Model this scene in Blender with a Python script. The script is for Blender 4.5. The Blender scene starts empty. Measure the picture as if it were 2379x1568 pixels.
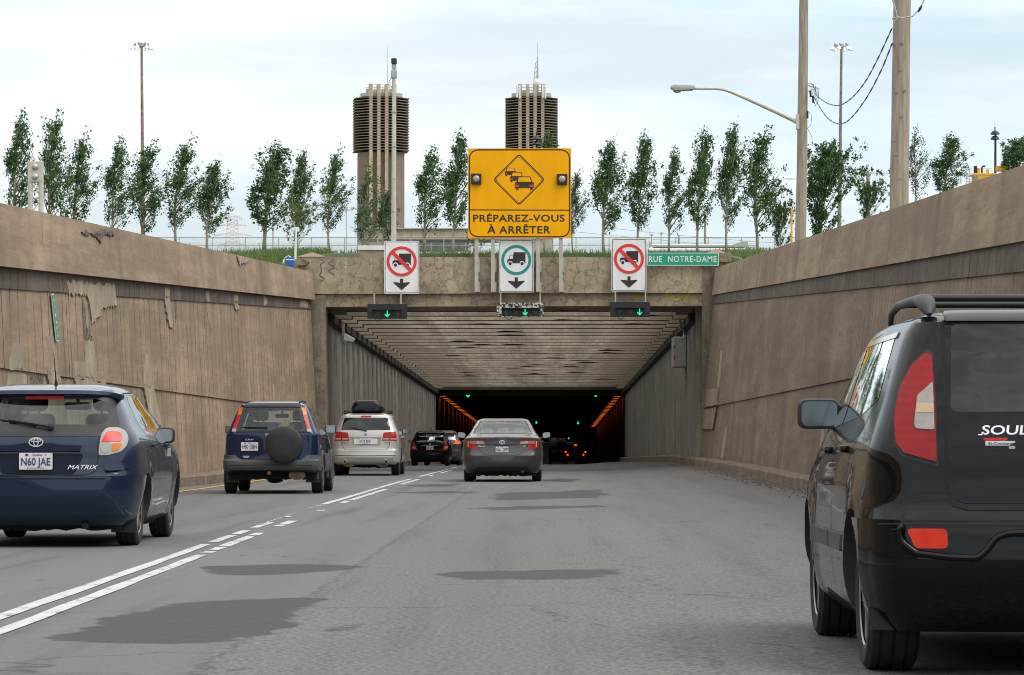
import bpy, bmesh, math, random
import numpy as np
from mathutils import Vector, Matrix, Euler
R_ = math.radians
sc = bpy.context.scene
COL = sc.collection

# ---------------------------------------------------------------- camera, sky, sun, exposure
UV0, VV0, FD, CAMH = 1280.0, 1018.0, 7500.0, 1.0      # where the road direction meets the picture (2379 wide), focal length, eye height
cam_d = bpy.data.cameras.new('camera'); cam = bpy.data.objects.new('camera', cam_d); COL.objects.link(cam)
cam.location = (0, 0, CAMH)
cam.rotation_euler = (R_(90) + math.atan((VV0-784)/FD), 0, math.atan((UV0-1189.5)/FD))
cam_d.sensor_width = 36.0; cam_d.lens = 36*FD/2379
cam_d.clip_start = 0.2; cam_d.clip_end = 6000
sc.camera = cam
CAMR = cam.rotation_euler.to_matrix()

SUN_EL, SUN_AZ = R_(54), R_(120)      # azimuth clockwise from +Y: behind the camera, to the right
wd = bpy.data.worlds.new('World'); sc.world = wd; wd.use_nodes = True
nt = wd.node_tree; nt.nodes.clear()
def wn(t, **k):
    n = nt.nodes.new(t)
    for a, b in k.items(): setattr(n, a, b)
    return n
wo = wn('ShaderNodeOutputWorld'); bg = wn('ShaderNodeBackground'); bg.inputs[1].default_value = 0.1
sky = wn('ShaderNodeTexSky', sky_type='NISHITA', sun_disc=False, sun_elevation=SUN_EL, sun_rotation=SUN_AZ)
sky.air_density = 1.0; sky.dust_density = 1.5
tcw = wn('ShaderNodeTexCoord'); mpw = wn('ShaderNodeMapping'); mpw.inputs['Scale'].default_value = (1.2, 1.2, 9)
nzw = wn('ShaderNodeTexNoise'); nzw.inputs['Scale'].default_value = 3.2; nzw.inputs['Detail'].default_value = 8; nzw.inputs['Roughness'].default_value = .58
crw = wn('ShaderNodeValToRGB'); crw.color_ramp.elements[0].position = .36; crw.color_ramp.elements[1].position = .62
crw.color_ramp.elements[0].color = (.62,)*3+(1,); crw.color_ramp.elements[1].color = (1,)*3+(1,)
sxw = wn('ShaderNodeSeparateXYZ')
mrw = wn('ShaderNodeMapRange'); mrw.inputs[1].default_value = .02; mrw.inputs[2].default_value = .75; mrw.inputs[3].default_value = 10.2; mrw.inputs[4].default_value = 16.0
cmb = wn('ShaderNodeVectorMath', operation='SCALE')
mxc = wn('ShaderNodeMix', data_type='RGBA'); nz2 = wn('ShaderNodeTexNoise'); nz2.inputs['Scale'].default_value = 2.1; nz2.inputs['Detail'].default_value = 7; nz2.inputs['Roughness'].default_value = .6; nz2.inputs['Distortion'].default_value = .6
mp2 = wn('ShaderNodeMapping'); mp2.inputs['Scale'].default_value = (1.6, 1.6, 7); mp2.inputs['Location'].default_value = (.7, .3, .45)
mx2 = wn('ShaderNodeMix', data_type='RGBA'); mx2.inputs[6].default_value = (.755, .905, 1.0, 1); mx2.inputs[7].default_value = (.94, .995, 1.03, 1)
mr2 = wn('ShaderNodeMapRange'); mr2.inputs[1].default_value = .40; mr2.inputs[2].default_value = .60; mxc.inputs[7].default_value = (1.0, .98, .955, 1)
mrc = wn('ShaderNodeMapRange'); mrc.inputs[1].default_value = .12; mrc.inputs[2].default_value = .45
mxw = wn('ShaderNodeMix', data_type='RGBA')
L = nt.links.new
L(tcw.outputs['Generated'], mpw.inputs[0]); L(mpw.outputs[0], nzw.inputs['Vector']); L(nzw.outputs[0], crw.inputs[0])
L(tcw.outputs['Generated'], sxw.inputs[0]); L(sxw.outputs[2], mrw.inputs[0]); L(mrw.outputs[0], cmb.inputs['Scale'])
L(sxw.outputs[2], mrc.inputs[0]); L(tcw.outputs['Generated'], mp2.inputs[0]); L(mp2.outputs[0], nz2.inputs['Vector']); L(nz2.outputs[0], mr2.inputs[0]); L(mr2.outputs[0], mx2.inputs[0]); L(mx2.outputs[2], mxc.inputs[6]); L(mrc.outputs[0], mxc.inputs[0]); L(mxc.outputs[2], cmb.inputs[0])
L(crw.outputs[0], mxw.inputs[0]); L(sky.outputs[0], mxw.inputs[6]); L(cmb.outputs[0], mxw.inputs[7])
L(mxw.outputs[2], bg.inputs[0]); L(bg.outputs[0], wo.inputs[0])

sd = bpy.data.lights.new('sun', 'SUN'); sd.energy = 1.9; sd.angle = R_(36); sd.color = (1, .975, .94)
so = bpy.data.objects.new('sun', sd); COL.objects.link(so)
sdir = Vector((math.sin(SUN_AZ)*math.cos(SUN_EL), math.cos(SUN_AZ)*math.cos(SUN_EL), math.sin(SUN_EL)))
so.rotation_euler = sdir.to_track_quat('Z', 'Y').to_euler(); so.location = (20, -20, 60)
sc.view_settings.view_transform = 'Standard'; sc.view_settings.look = 'None'
sc.view_settings.exposure = 0.12; sc.view_settings.gamma = 1.0
sc.cycles.use_denoising = True; sc.cycles.filter_width = 1.05
sc.cycles.max_bounces = 8; sc.cycles.transparent_max_bounces = 16

# ---------------------------------------------------------------- helpers
def P(u, v, Y):
    """picture position (2379 x 1568) and distance along the road -> world point"""
    d = CAMR @ Vector(((u-1189.5)/FD, -(v-784)/FD, -1))
    return Vector((0, 0, CAMH)) + d*(Y/d.y)
def S(Y): return FD/Y
def lerp(a, b, t): return a+(b-a)*t
def smooth(a, b, x):
    t = min(1, max(0, (x-a)/(b-a))); return t*t*(3-2*t)

def link(name, me, parent=None, mats=(), smooth_ang=None):
    if mats is not None and not isinstance(mats, (list, tuple)): mats = [mats]
    o = bpy.data.objects.new(name, me); COL.objects.link(o)
    for m in mats or ():
        me.materials.append(m)
    if parent is not None: o.parent = parent
    if smooth_ang:
        me.shade_smooth(); me.set_sharp_from_angle(angle=R_(smooth_ang))
    return o
def fin(bm, name, mats, parent=None, sm=None, recalc=True):
    if recalc: bmesh.ops.recalc_face_normals(bm, faces=bm.faces[:])
    me = bpy.data.meshes.new(name); bm.to_mesh(me); bm.free()
    return link(name, me, parent, mats, sm)
def tag(o, label=None, cat=None, group=None, kind=None):
    if label: o['label'] = label
    if cat: o['category'] = cat
    if group: o['group'] = group
    if kind: o['kind'] = kind
    return o
def empty(name, loc=(0, 0, 0), rz=0):
    o = bpy.data.objects.new(name, None); COL.objects.link(o); o.location = loc; o.rotation_euler = (0, 0, rz); o.empty_display_size = .2
    return o
def copy_tree(o, parent=None):
    c = o.copy(); COL.objects.link(c)
    if parent is not None: c.parent = parent
    for ch in list(o.children): copy_tree(ch, c)
    return c

def box(bm, x0, x1, y0, y1, z0, z1, mi=0):
    vs = [bm.verts.new(p) for p in ((x0,y0,z0),(x1,y0,z0),(x1,y1,z0),(x0,y1,z0),(x0,y0,z1),(x1,y0,z1),(x1,y1,z1),(x0,y1,z1))]
    for f in ((0,3,2,1),(4,5,6,7),(0,1,5,4),(1,2,6,5),(2,3,7,6),(3,0,4,7)):
        bm.faces.new([vs[i] for i in f]).material_index = mi
    return vs
def bevel_all(bm, w, seg=2):
    bmesh.ops.bevel(bm, geom=bm.edges[:], offset=w, segments=seg, profile=.6, affect='EDGES')
def tube(bm, pts, rad, n=8, cap=True):
    pts = [Vector(p) for p in pts]; rr = rad if isinstance(rad, (list, tuple)) else [rad]*len(pts)
    rings = []; prev = None
    for i, p in enumerate(pts):
        t = (pts[min(i+1, len(pts)-1)]-pts[max(i-1, 0)]).normalized()
        if prev is None:
            a = t.orthogonal().normalized()
        else:
            a = (prev - t*prev.dot(t))
            a = a.normalized() if a.length > 1e-5 else t.orthogonal().normalized()
        prev = a; b = t.cross(a)
        rings.append([bm.verts.new(p + (a*math.cos(2*math.pi*k/n)+b*math.sin(2*math.pi*k/n))*rr[i]) for k in range(n)])
    for r0, r1 in zip(rings, rings[1:]):
        for k in range(n): bm.faces.new((r0[k], r0[(k+1) % n], r1[(k+1) % n], r1[k]))
    if cap and n > 2:
        bm.faces.new(rings[0][::-1]); bm.faces.new(rings[-1])
    return rings
def lathe(bm, prof, n=24, axis='z', c=(0, 0, 0), close=False):
    """prof: (radius, height) pairs revolved about an axis through c"""
    rings = []
    for r, h in prof:
        ring = []
        for k in range(n):
            a = 2*math.pi*k/n; p, q = r*math.cos(a), r*math.sin(a)
            v = {'z': (p, q, h), 'x': (h, p, q), 'y': (p, h, q)}[axis]
            ring.append(bm.verts.new((v[0]+c[0], v[1]+c[1], v[2]+c[2])))
        rings.append(ring)
    prs = list(zip(rings, rings[1:])) + ([(rings[-1], rings[0])] if close else [])
    for r0, r1 in prs:
        for k in range(n): bm.faces.new((r0[k], r0[(k+1) % n], r1[(k+1) % n], r1[k]))
    if not close:
        bm.faces.new(rings[0][::-1]); bm.faces.new(rings[-1])
    return rings
def prism(bm, pts, a0, a1, axis='y', mi=0):
    """2-D polygon pushed along an axis: axis y takes (x,z), axis x takes (y,z), axis z takes (x,y)"""
    def mk(p, a): return {'y': (p[0], a, p[1]), 'x': (a, p[0], p[1]), 'z': (p[0], p[1], a)}[axis]
    lo = [bm.verts.new(mk(p, a0)) for p in pts]; hi = [bm.verts.new(mk(p, a1)) for p in pts]
    n = len(pts)
    fs = [bm.faces.new(lo), bm.faces.new(hi[::-1])] + [bm.faces.new((lo[i], hi[i], hi[(i+1) % n], lo[(i+1) % n])) for i in range(n)]
    for f in fs: f.material_index = mi
def ell(cx, cz, rx, rz, n=28, a0=0, a1=360):
    return [(cx+rx*math.cos(R_(a0+(a1-a0)*i/n)), cz+rz*math.sin(R_(a0+(a1-a0)*i/n))) for i in range(n+(a1-a0 < 360))]
def rpoly(pts, r, n=4):
    """round the corners of a polygon"""
    out = []; m = len(pts)
    for i in range(m):
        p = Vector(pts[i]).to_2d(); a = Vector(pts[i-1]).to_2d()-p; b = Vector(pts[(i+1) % m]).to_2d()-p
        ri = r[i] if isinstance(r, (list, tuple)) else r
        k = min(ri, a.length*.45, b.length*.45)
        if k < 1e-4: out.append((p.x, p.y)); continue
        s, e = p+a.normalized()*k, p+b.normalized()*k
        for j in range(n+1):
            t = j/n; q = s*(1-t)**2+p*2*t*(1-t)+e*t*t; out.append((q.x, q.y))
    return out
def rrect(cx, cz, w, h, r, n=4):
    return rpoly([(cx-w/2, cz-h/2), (cx+w/2, cz-h/2), (cx+w/2, cz+h/2), (cx-w/2, cz+h/2)], r, n)
def ring_prism(bm, outer, inner, a0, a1, axis='y'):
    """frame between two polygons of equal point count"""
    def mk(p, a): return {'y': (p[0], a, p[1]), 'x': (a, p[0], p[1]), 'z': (p[0], p[1], a)}[axis]
    n = len(outer)
    A = [[bm.verts.new(mk(p, a)) for p in q] for a in (a0, a1) for q in (outer, inner)]
    for i in range(n):
        j = (i+1) % n
        for x, y in ((A[0], A[1]), (A[1], A[3]), (A[3], A[2]), (A[2], A[0])):
            bm.faces.new((x[i], x[j], y[j], y[i]))
_txt = {}
def text_bm(s, w=None, cap=.1, depth=.003, bold=0.0, track=1.0, center=True):
    """lettering as a mesh standing in the x-z plane, readable from -y; cap height and overall width are fitted"""
    def raw(t):
        c = bpy.data.curves.new('t', 'FONT'); c.body = t; c.size = 1; c.extrude = .004; c.offset = bold; c.space_character = track; c.resolution_u = 3
        o = bpy.data.objects.new('t', c); COL.objects.link(o); dg = bpy.context.evaluated_depsgraph_get()
        m = bpy.data.meshes.new_from_object(o.evaluated_get(dg)); bpy.data.objects.remove(o); bpy.data.curves.remove(c); return m
    if ('H', bold) not in _txt:
        m = raw('H'); _txt[('H', bold)] = (min(v.co.y for v in m.vertices), max(v.co.y for v in m.vertices)); bpy.data.meshes.remove(m)
    h0, h1 = _txt[('H', bold)]
    m = raw(s); bm = bmesh.new(); bm.from_mesh(m); bpy.data.meshes.remove(m)
    x0 = min(v.co.x for v in bm.verts); x1 = max(v.co.x for v in bm.verts)
    kz = cap/(h1-h0); kx = kz if w is None else w/(x1-x0)
    for v in bm.verts:
        x, y, z = v.co
        v.co = ((x-(x0+x1)/2 if center else x-x0)*kx, -depth if z > 0 else 0.0, (y-h0)*kz)
    return bm
def shift(bm, d):
    for v in bm.verts: v.co += Vector(d)
    return bm

# ---------------------------------------------------------------- materials
class NB:
    def __init__(s, name):
        s.m = bpy.data.materials.new(name); s.m.use_nodes = True; s.t = s.m.node_tree; s.t.nodes.clear()
        s.out = s.n('ShaderNodeOutputMaterial')
    def n(s, t, **k):
        n = s.t.nodes.new(t)
        for a, b in k.items(): setattr(n, a, b)
        return n
    def l(s, a, b): s.t.links.new(a, b)
    def v(s, sock, val):
        if isinstance(val, (int, float, tuple, list)): sock.default_value = val
        else: s.l(val, sock)
    def math(s, op, a, b=0.0, c=0.0, clamp=False):
        n = s.n('ShaderNodeMath', operation=op); n.use_clamp = clamp
        for i, x in enumerate((a, b, c)): s.v(n.inputs[i], x)
        return n.outputs[0]
    def obj(s):
        if not hasattr(s, '_o'): s._o = s.n('ShaderNodeTexCoord').outputs['Object']
        return s._o
    def xyz(s):
        if not hasattr(s, '_x'):
            q = s.n('ShaderNodeSeparateXYZ'); s.l(s.obj(), q.inputs[0]); s._x = q.outputs
        return s._x
    def noise(s, scale, detail=4, rough=.55, sc3=None, dist=0.0, vec=None):
        n = s.n('ShaderNodeTexNoise'); n.inputs['Scale'].default_value = scale; n.inputs['Detail'].default_value = detail
        n.inputs['Roughness'].default_value = rough; n.inputs['Distortion'].default_value = dist
        v = vec or s.obj()
        if sc3:
            mp = s.n('ShaderNodeMapping'); mp.inputs['Scale'].default_value = sc3; s.l(v, mp.inputs[0]); v = mp.outputs[0]
        s.l(v, n.inputs['Vector']); return n.outputs[0]
    def ramp(s, f, a, b, ca=0.0, cb=1.0):
        n = s.n('ShaderNodeMapRange'); n.inputs[1].default_value = a; n.inputs[2].default_value = b; n.inputs[3].default_value = ca; n.inputs[4].default_value = cb
        s.v(n.inputs[0], f); return n.outputs[0]
    def mix(s, f, a, b, mode='MIX'):
        n = s.n('ShaderNodeMix', data_type='RGBA', blend_type=mode)
        s.v(n.inputs[0], f)
        for i, c in ((6, a), (7, b)):
            if isinstance(c, (tuple, list)): n.inputs[i].default_value = (*c[:3], 1)
            else: s.l(c, n.inputs[i])
        return n.outputs[2]
    def bsdf(s, col, rough=.6, metal=0.0, coat=0.0, spec=.5, bump=None, bstr=.2, bdist=.02, emit=None, estr=0.0, coat_r=.05):
        p = s.n('ShaderNodeBsdfPrincipled')
        if isinstance(col, (tuple, list)): p.inputs['Base Color'].default_value = (*col[:3], 1)
        else: s.l(col, p.inputs['Base Color'])
        s.v(p.inputs['Roughness'], rough); s.v(p.inputs['Metallic'], metal)
        p.inputs['Coat Weight'].default_value = coat; p.inputs['Coat Roughness'].default_value = coat_r
        p.inputs['Specular IOR Level'].default_value = spec
        if emit: p.inputs['Emission Color'].default_value = (*emit, 1); p.inputs['Emission Strength'].default_value = estr
        if bump is not None:
            b = s.n('ShaderNodeBump'); b.inputs['Strength'].default_value = bstr; b.inputs['Distance'].default_value = bdist
            s.l(bump, b.inputs['Height']); s.l(b.outputs[0], p.inputs['Normal'])
        s.l(p.outputs[0], s.out.inputs[0]); s.p = p; return s.m

def M(name, col, rough=.6, metal=0.0, coat=0.0, var=.12, scale=6.0, spec=.5, bstr=0.0, emit=None, estr=0.0, detail=4, sc3=None):
    b = NB(name); nz = b.noise(scale, detail, sc3=sc3)
    c = b.mix(b.ramp(nz, .3, .7), tuple(x*(1-var) for x in col), tuple(min(1, x*(1+var)) for x in col))
    return b.bsdf(c, rough, metal, coat, spec, nz if bstr else None, bstr, .01, emit, estr)

def concrete(name, base, dark, boards=0.0, axis=1, crack=0.0, streak=.6, soot_shade=0.0, rust=.0, sfreq=2.2, sz=.16, sy=.5, joint=0.0, edge=0, sq=1.0):
    b = NB(name); x = b.xyz()
    big = b.noise(.35, 5, .6); fs = [1, 1, 1]; fs[axis] = sq; fine = b.noise(9, 6, .65, sc3=tuple(fs))
    c = b.mix(b.ramp(big, .40, .62), base, tuple(.74*i for i in base))
    c = b.mix(b.ramp(fine, .45, .62, 0, .5), c, tuple(.66*i for i in base))
    s3 = [sy, sy, sy]; s3[axis] = sfreq; s3[2] = sz
    st = b.noise(1.0, 6, .65, sc3=tuple(s3))
    c = b.mix(b.ramp(st, .47, .72, 0, streak), c, dark)
    ms = [1, 1, 1]; ms[axis] = sq; mot = b.noise(1.5, 10, .74, sc3=tuple(ms)); c = b.mix(b.ramp(mot, .47, .585, 0, .5), c, tuple(.55*i for i in base)); c = b.mix(b.ramp(mot, .36, .46, .4, 0), c, tuple(1.3*i for i in base))
    st2 = b.noise(1.7, 5, .6, sc3=tuple(s3)); spk = b.noise(26, 3, .7, sc3=tuple(fs))
    c = b.mix(b.ramp(spk, .56, .68, 0, .5), c, tuple(.45*i for i in base))
    c = b.mix(b.ramp(st2, .54, .75, 0, .45), c, tuple(min(.6, 1.45*i) for i in base))
    h = fine
    if boards:
        q = b.math('DIVIDE', x[axis], boards); fl = b.math('FLOOR', q); fr = b.math('FRACT', q)
        wnz = b.n('ShaderNodeTexWhiteNoise', noise_dimensions='1D'); b.l(fl, wnz.inputs['W'])
        c = b.mix(b.ramp(wnz.outputs[0], 0, 1, 0, .07), c, tuple(.6*i for i in base))
        wob = b.noise(1.3, 3, .5)
        thr = b.ramp(wob, .3, .7, .03, .15)
        line = b.math('LESS_THAN', fr, thr)
        c = b.mix(b.math('MULTIPLY', line, b.ramp(b.noise(.9, 4, .6), .35, .6, .25, .95)), c, dark)
        h = b.math('SUBTRACT', b.math('MULTIPLY', fine, .5), line)
    if crack:
        dv = b.n('ShaderNodeVectorMath', operation='MULTIPLY_ADD')
        nz = b.n('ShaderNodeTexNoise'); nz.inputs['Scale'].default_value = 3.2; nz.inputs['Detail'].default_value = 7; nz.inputs['Roughness'].default_value = .7; b.l(b.obj(), nz.inputs['Vector'])
        b.l(nz.outputs['Color'], dv.inputs[0]); dv.inputs[1].default_value = (.75, .75, .75); b.l(b.obj(), dv.inputs[2])
        vo = b.n('ShaderNodeTexVoronoi', feature='DISTANCE_TO_EDGE'); vo.inputs['Scale'].default_value = 2.3; b.l(dv.outputs[0], vo.inputs['Vector'])
        msk = b.ramp(b.noise(.55, 3), .34, .52)
        cr = b.math('MULTIPLY', b.ramp(vo.outputs['Distance'], .006, .034, 1, 0), msk)
        vo2 = b.n('ShaderNodeTexVoronoi', feature='DISTANCE_TO_EDGE'); vo2.inputs['Scale'].default_value = 6.0; b.l(dv.outputs[0], vo2.inputs['Vector'])
        msk2 = b.ramp(b.noise(.8, 3), .5, .62)
        cr2 = b.math('MULTIPLY', b.ramp(vo2.outputs['Distance'], .005, .05, .6, 0), msk2)
        crk = b.math('MAXIMUM', cr, cr2)
        c = b.mix(b.math('MULTIPLY', crk, crack), c, tuple(.16*i for i in base))
        blot = b.ramp(b.noise(1.1, 6, .7), .58, .72, 0, .35)
        c = b.mix(blot, c, tuple(.5*i for i in base))
        h = b.math('SUBTRACT', b.math('MULTIPLY', fine, .5), crk)
    if joint:
        q = b.math('ADD', b.math('DIVIDE', x[axis], joint), b.math('MULTIPLY', b.noise(.5, 4, .6), .16)); fr = b.math('ABSOLUTE', b.math('SUBTRACT', b.math('FRACT', q), .5))
        sm = b.math('MULTIPLY', b.ramp(fr, .0, .075, 1, 0), b.ramp(b.noise(.45, 4, .6, sc3=(1, 1, .5)), .36, .62))
        c = b.mix(b.math('MULTIPLY', sm, .5), c, (.095, .08, .066))
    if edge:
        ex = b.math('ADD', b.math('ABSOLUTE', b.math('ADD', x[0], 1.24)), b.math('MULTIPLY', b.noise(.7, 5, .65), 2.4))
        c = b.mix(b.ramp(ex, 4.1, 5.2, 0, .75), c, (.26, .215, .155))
    if rust:
        rs = b.noise(2.2, 4, .6, sc3=(1.2, 1.2, .35))
        c = b.mix(b.ramp(rs, .68, .78, 0, rust), c, (.22, .075, .025))
    if soot_shade:
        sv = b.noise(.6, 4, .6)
        c = b.mix(b.ramp(sv, .35, .65, 0, soot_shade), c, (.03, .028, .026))
    return b.bsdf(c, .9, spec=.25, bump=h, bstr=.5, bdist=.015)

def asphalt(tar=False):
    b = NB('tar_patch' if tar else 'asphalt'); x = b.xyz()
    grain = b.noise(34, 4, .8); mid = b.noise(7, 5, .6); big = b.noise(.25, 4, .55, sc3=(1, .25, 1))
    streak = b.noise(1.0, 5, .6, sc3=(3.0, .10, 1))
    left, right = (.140, .144, .144), (.122, .118, .1175)
    edge = b.math('ADD', x[0], b.ramp(mid, .3, .7, -.06, .06))
    c = b.mix(b.ramp(edge, -1.56, -1.50), left, right)
    c = b.mix(b.ramp(big, .35, .7, 0, .45), c, (.080, .079, .078))
    c = b.mix(b.ramp(streak, .52, .70, 0, .6), c, (.060, .060, .063))
    c = b.mix(b.ramp(streak, .25, .45, .4, 0), c, (.150, .149, .145))
    crs = b.ramp(edge, -1.56, -1.50, .35, 1.0)
    c = b.mix(b.math('MULTIPLY', b.ramp(grain, .48, .66), b.math('MULTIPLY', crs, .9)), c, (.235, .215, .195))
    c = b.mix(b.math('MULTIPLY', b.ramp(grain, .34, .50, 1, 0), b.math('MULTIPLY', crs, .75)), c, (.034, .031, .03))
    c = b.mix(b.ramp(mid, .55, .8, 0, .22), c, (.06, .058, .057))
    tr = None
    for tx in (-5.75, -4.25, -2.0, -.5, 1.6, 3.1):
        g = b.ramp(b.math('ABSOLUTE', b.math('SUBTRACT', b.math('ADD', x[0], b.ramp(big, .3, .7, -.2, .2)), tx)), .0, .42, 1, 0); tr = g if tr is None else b.math('MAXIMUM', tr, g)
    c = b.mix(b.math('MULTIPLY', tr, b.ramp(b.noise(.9, 4, .6, sc3=(1, .15, 1)), .35, .65, .05, .34)), c, (.066, .065, .066))
    oil = b.ramp(b.noise(.8, 5, .7, sc3=(1.6, .5, 1)), .64, .76, 0, .4); c = b.mix(oil, c, (.045, .044, .045))
    seam = b.ramp(b.math('ABSOLUTE', b.math('ADD', edge, 1.53)), .0, .03, .65, 0); c = b.mix(seam, c, (.045, .043, .042))
    dv = b.n('ShaderNodeVectorMath', operation='MULTIPLY_ADD'); nzc = b.n('ShaderNodeTexNoise'); nzc.inputs['Scale'].default_value = 1.2; nzc.inputs['Detail'].default_value = 8; b.l(b.obj(), nzc.inputs['Vector'])
    b.l(nzc.outputs['Color'], dv.inputs[0]); dv.inputs[1].default_value = (1.3, 1.3, 0); b.l(b.obj(), dv.inputs[2])
    vo = b.n('ShaderNodeTexVoronoi', feature='DISTANCE_TO_EDGE'); vo.inputs['Scale'].default_value = .30; b.l(dv.outputs[0], vo.inputs['Vector'])
    ck = b.math('MULTIPLY', b.ramp(vo.outputs['Distance'], .0, .007, .75, 0), b.ramp(b.noise(.35, 3), .45, .55)); c = b.mix(ck, c, (.035, .034, .033))
    scf = b.noise(1.0, 6, .7, sc3=(5.5, .35, 1)); c = b.mix(b.math('MULTIPLY', b.ramp(scf, .60, .70), b.ramp(b.noise(.22, 2), .45, .6, 0, .5)), c, (.055, .055, .06))
    if tar:
        at = b.n('ShaderNodeAttribute'); at.attribute_name = 'inside'
        e = b.math('ADD', at.outputs['Fac'], b.math('MULTIPLY', b.math('SUBTRACT', b.noise(4.5, 8, .75, sc3=(.8, 2.2, 1)), .5), .42))
        tc = b.mix(b.ramp(mid, .3, .7), (.038, .037, .040), (.056, .054, .057)); tc = b.mix(b.ramp(grain, .5, .7, 0, .4), tc, (.10, .097, .097))
        c = b.mix(b.ramp(e, -.01, .02, 0, .95), c, tc)
    return b.bsdf(c, .88, spec=.35, bump=grain, bstr=.35, bdist=.01)

def paint(name, col, metal=.4, rough=.32, flake=.06, spec=.2, coat=.75):
    b = NB(name); nz = b.noise(220, 2, .5); dirt = b.noise(2.5, 5, .6)
    c = b.mix(b.ramp(nz, .35, .65), tuple(i*(1-flake) for i in col), tuple(i*(1+flake) for i in col))
    c = b.mix(b.ramp(dirt, .5, .9, 0, .05), c, (.10, .09, .08))
    r = b.ramp(dirt, .4, .8, rough, rough+.1)
    return b.bsdf(c, r, metal, coat=coat, coat_r=.03, spec=spec)

def glass(name, tint=.35, refl=1.0, col=(.75, .9, .9)):
    b = NB(name)
    tr = b.n('ShaderNodeBsdfTransparent'); tr.inputs[0].default_value = (*[tint*i for i in col], 1)
    gl = b.n('ShaderNodeBsdfGlossy'); gl.inputs['Roughness'].default_value = .02; gl.inputs[0].default_value = (.95, 1, 1, 1)
    fr = b.n('ShaderNodeFresnel'); fr.inputs[0].default_value = 1.55
    dust = b.noise(3, 4)
    f = b.math('ADD', b.math('MULTIPLY', fr.outputs[0], refl), b.ramp(dust, .4, .8, 0, .02), clamp=True)
    mx = b.n('ShaderNodeMixShader'); b.l(f, mx.inputs[0]); b.l(tr.outputs[0], mx.inputs[1]); b.l(gl.outputs[0], mx.inputs[2])
    df = b.n('ShaderNodeBsdfDiffuse'); df.inputs[0].default_value = (.25, .26, .26, 1)
    m2 = b.n('ShaderNodeMixShader'); b.v(m2.inputs[0], b.ramp(dust, .45, .9, .0, .10)); b.l(mx.outputs[0], m2.inputs[1]); b.l(df.outputs[0], m2.inputs[2])
    b.l(m2.outputs[0], b.out.inputs[0]); return b.m
def lens(name, col, emit=0.0, rough=.22, cell=60.0):
    b = NB(name); w = b.n('ShaderNodeTexWave', wave_type='BANDS', bands_direction='Z'); w.inputs['Scale'].default_value = cell; w.inputs['Distortion'].default_value = .6
    b.l(b.obj(), w.inputs['Vector']); nz = b.noise(14, 3)
    c = b.mix(b.ramp(w.outputs[1], .1, .9, 0, .25), col, tuple(.45*i for i in col)); c = b.mix(b.ramp(nz, .45, .75, 0, .4), c, tuple(min(1, 1.5*i) for i in col))
    return b.bsdf(c, rough, 0, coat=.2, spec=.25, coat_r=.15, emit=col if emit else None, estr=emit)
def emis(name, col, s):
    b = NB(name); nz = b.noise(30, 2); e = b.n('ShaderNodeEmission'); e.inputs[0].default_value = (*col, 1)
    b.v(e.inputs[1], b.ramp(nz, .3, .7, s*.85, s*1.1)); b.l(e.outputs[0], b.out.inputs[0]); return b.m
def leafmat(name, c1, c2):
    b = NB(name); nz = b.noise(1.6, 3, .6); n2 = b.noise(11, 2)
    oi = b.n('ShaderNodeObjectInfo')
    c = b.mix(b.ramp(nz, .35, .65), c1, c2); c = b.mix(b.ramp(n2, .45, .7, 0, .5), c, tuple(1.5*i for i in c2))
    c = b.mix(b.math('MULTIPLY', oi.outputs['Random'], .25), c, tuple(.7*i for i in c1))
    d = b.n('ShaderNodeBsdfPrincipled'); b.l(c, d.inputs['Base Color']); d.inputs['Roughness'].default_value = .7; d.inputs['Specular IOR Level'].default_value = .12
    t = b.n('ShaderNodeBsdfTranslucent'); b.l(c, t.inputs[0])
    mx = b.n('ShaderNodeMixShader'); mx.inputs[0].default_value = .25; b.l(d.outputs[0], mx.inputs[1]); b.l(t.outputs[0], mx.inputs[2])
    b.l(mx.outputs[0], b.out.inputs[0]); return b.m

m_wallL = concrete('board_marked_concrete', (.335, .248, .168), (.088, .069, .053), .66, 1, 0, .30, rust=.5, joint=5.8, sz=.3, sq=.11, sfreq=.45)
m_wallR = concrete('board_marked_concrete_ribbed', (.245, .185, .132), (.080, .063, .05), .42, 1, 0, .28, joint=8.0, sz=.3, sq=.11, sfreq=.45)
m_parap = concrete('parapet_concrete', (.335, .250, .172), (.095, .073, .054), 0, 1, 0, .35, rust=.9, sfreq=.4, joint=5.8, sz=.35, sq=.11)
m_band = concrete('stained_concrete', (.145, .118, .095), (.042, .038, .036), .66, 1, 0, .95, sq=.3, sfreq=1.2)
m_head = concrete('cracked_concrete', (.47, .38, .27), (.17, .135, .095), 0, 0, .7, .3, rust=.6)
m_jamb = concrete('spalled_concrete', (.30, .245, .18), (.075, .06, .048), 0, 0, .6, .9)
m_tunw = concrete('sooty_concrete', (.31, .285, .25), (.085, .08, .072), 1.3, 1, 0, .8, sfreq=.9, sq=.35)
m_tund = concrete('tunnel_lining', (.085, .07, .055), (.012, .010, .009), 1.3, 1, 0, 1.0, soot_shade=.8, sfreq=1.2, sz=.05)  # darkened so the mouth reads black; also the painted shadow on beam soffits
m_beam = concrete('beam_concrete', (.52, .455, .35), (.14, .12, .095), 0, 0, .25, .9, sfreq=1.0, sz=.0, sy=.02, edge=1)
m_patch = concrete('pale_repair_mortar', (.38, .32, .24), (.20, .155, .11), 0, 1, 0, .5, sfreq=1.2)
m_kerb = concrete('kerb_concrete', (.24, .185, .14), (.12, .09, .065), 0, 1, .4, .5)
m_spall = M('broken_concrete', (.12, .095, .07), .95, var=.8, scale=14, bstr=.8)
m_asph = asphalt(); m_tar = asphalt(True)
m_apat = M('fresh_tar_patch', (.070, .068, .072), .85, var=.25, scale=26, bstr=.3, detail=6)
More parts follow.
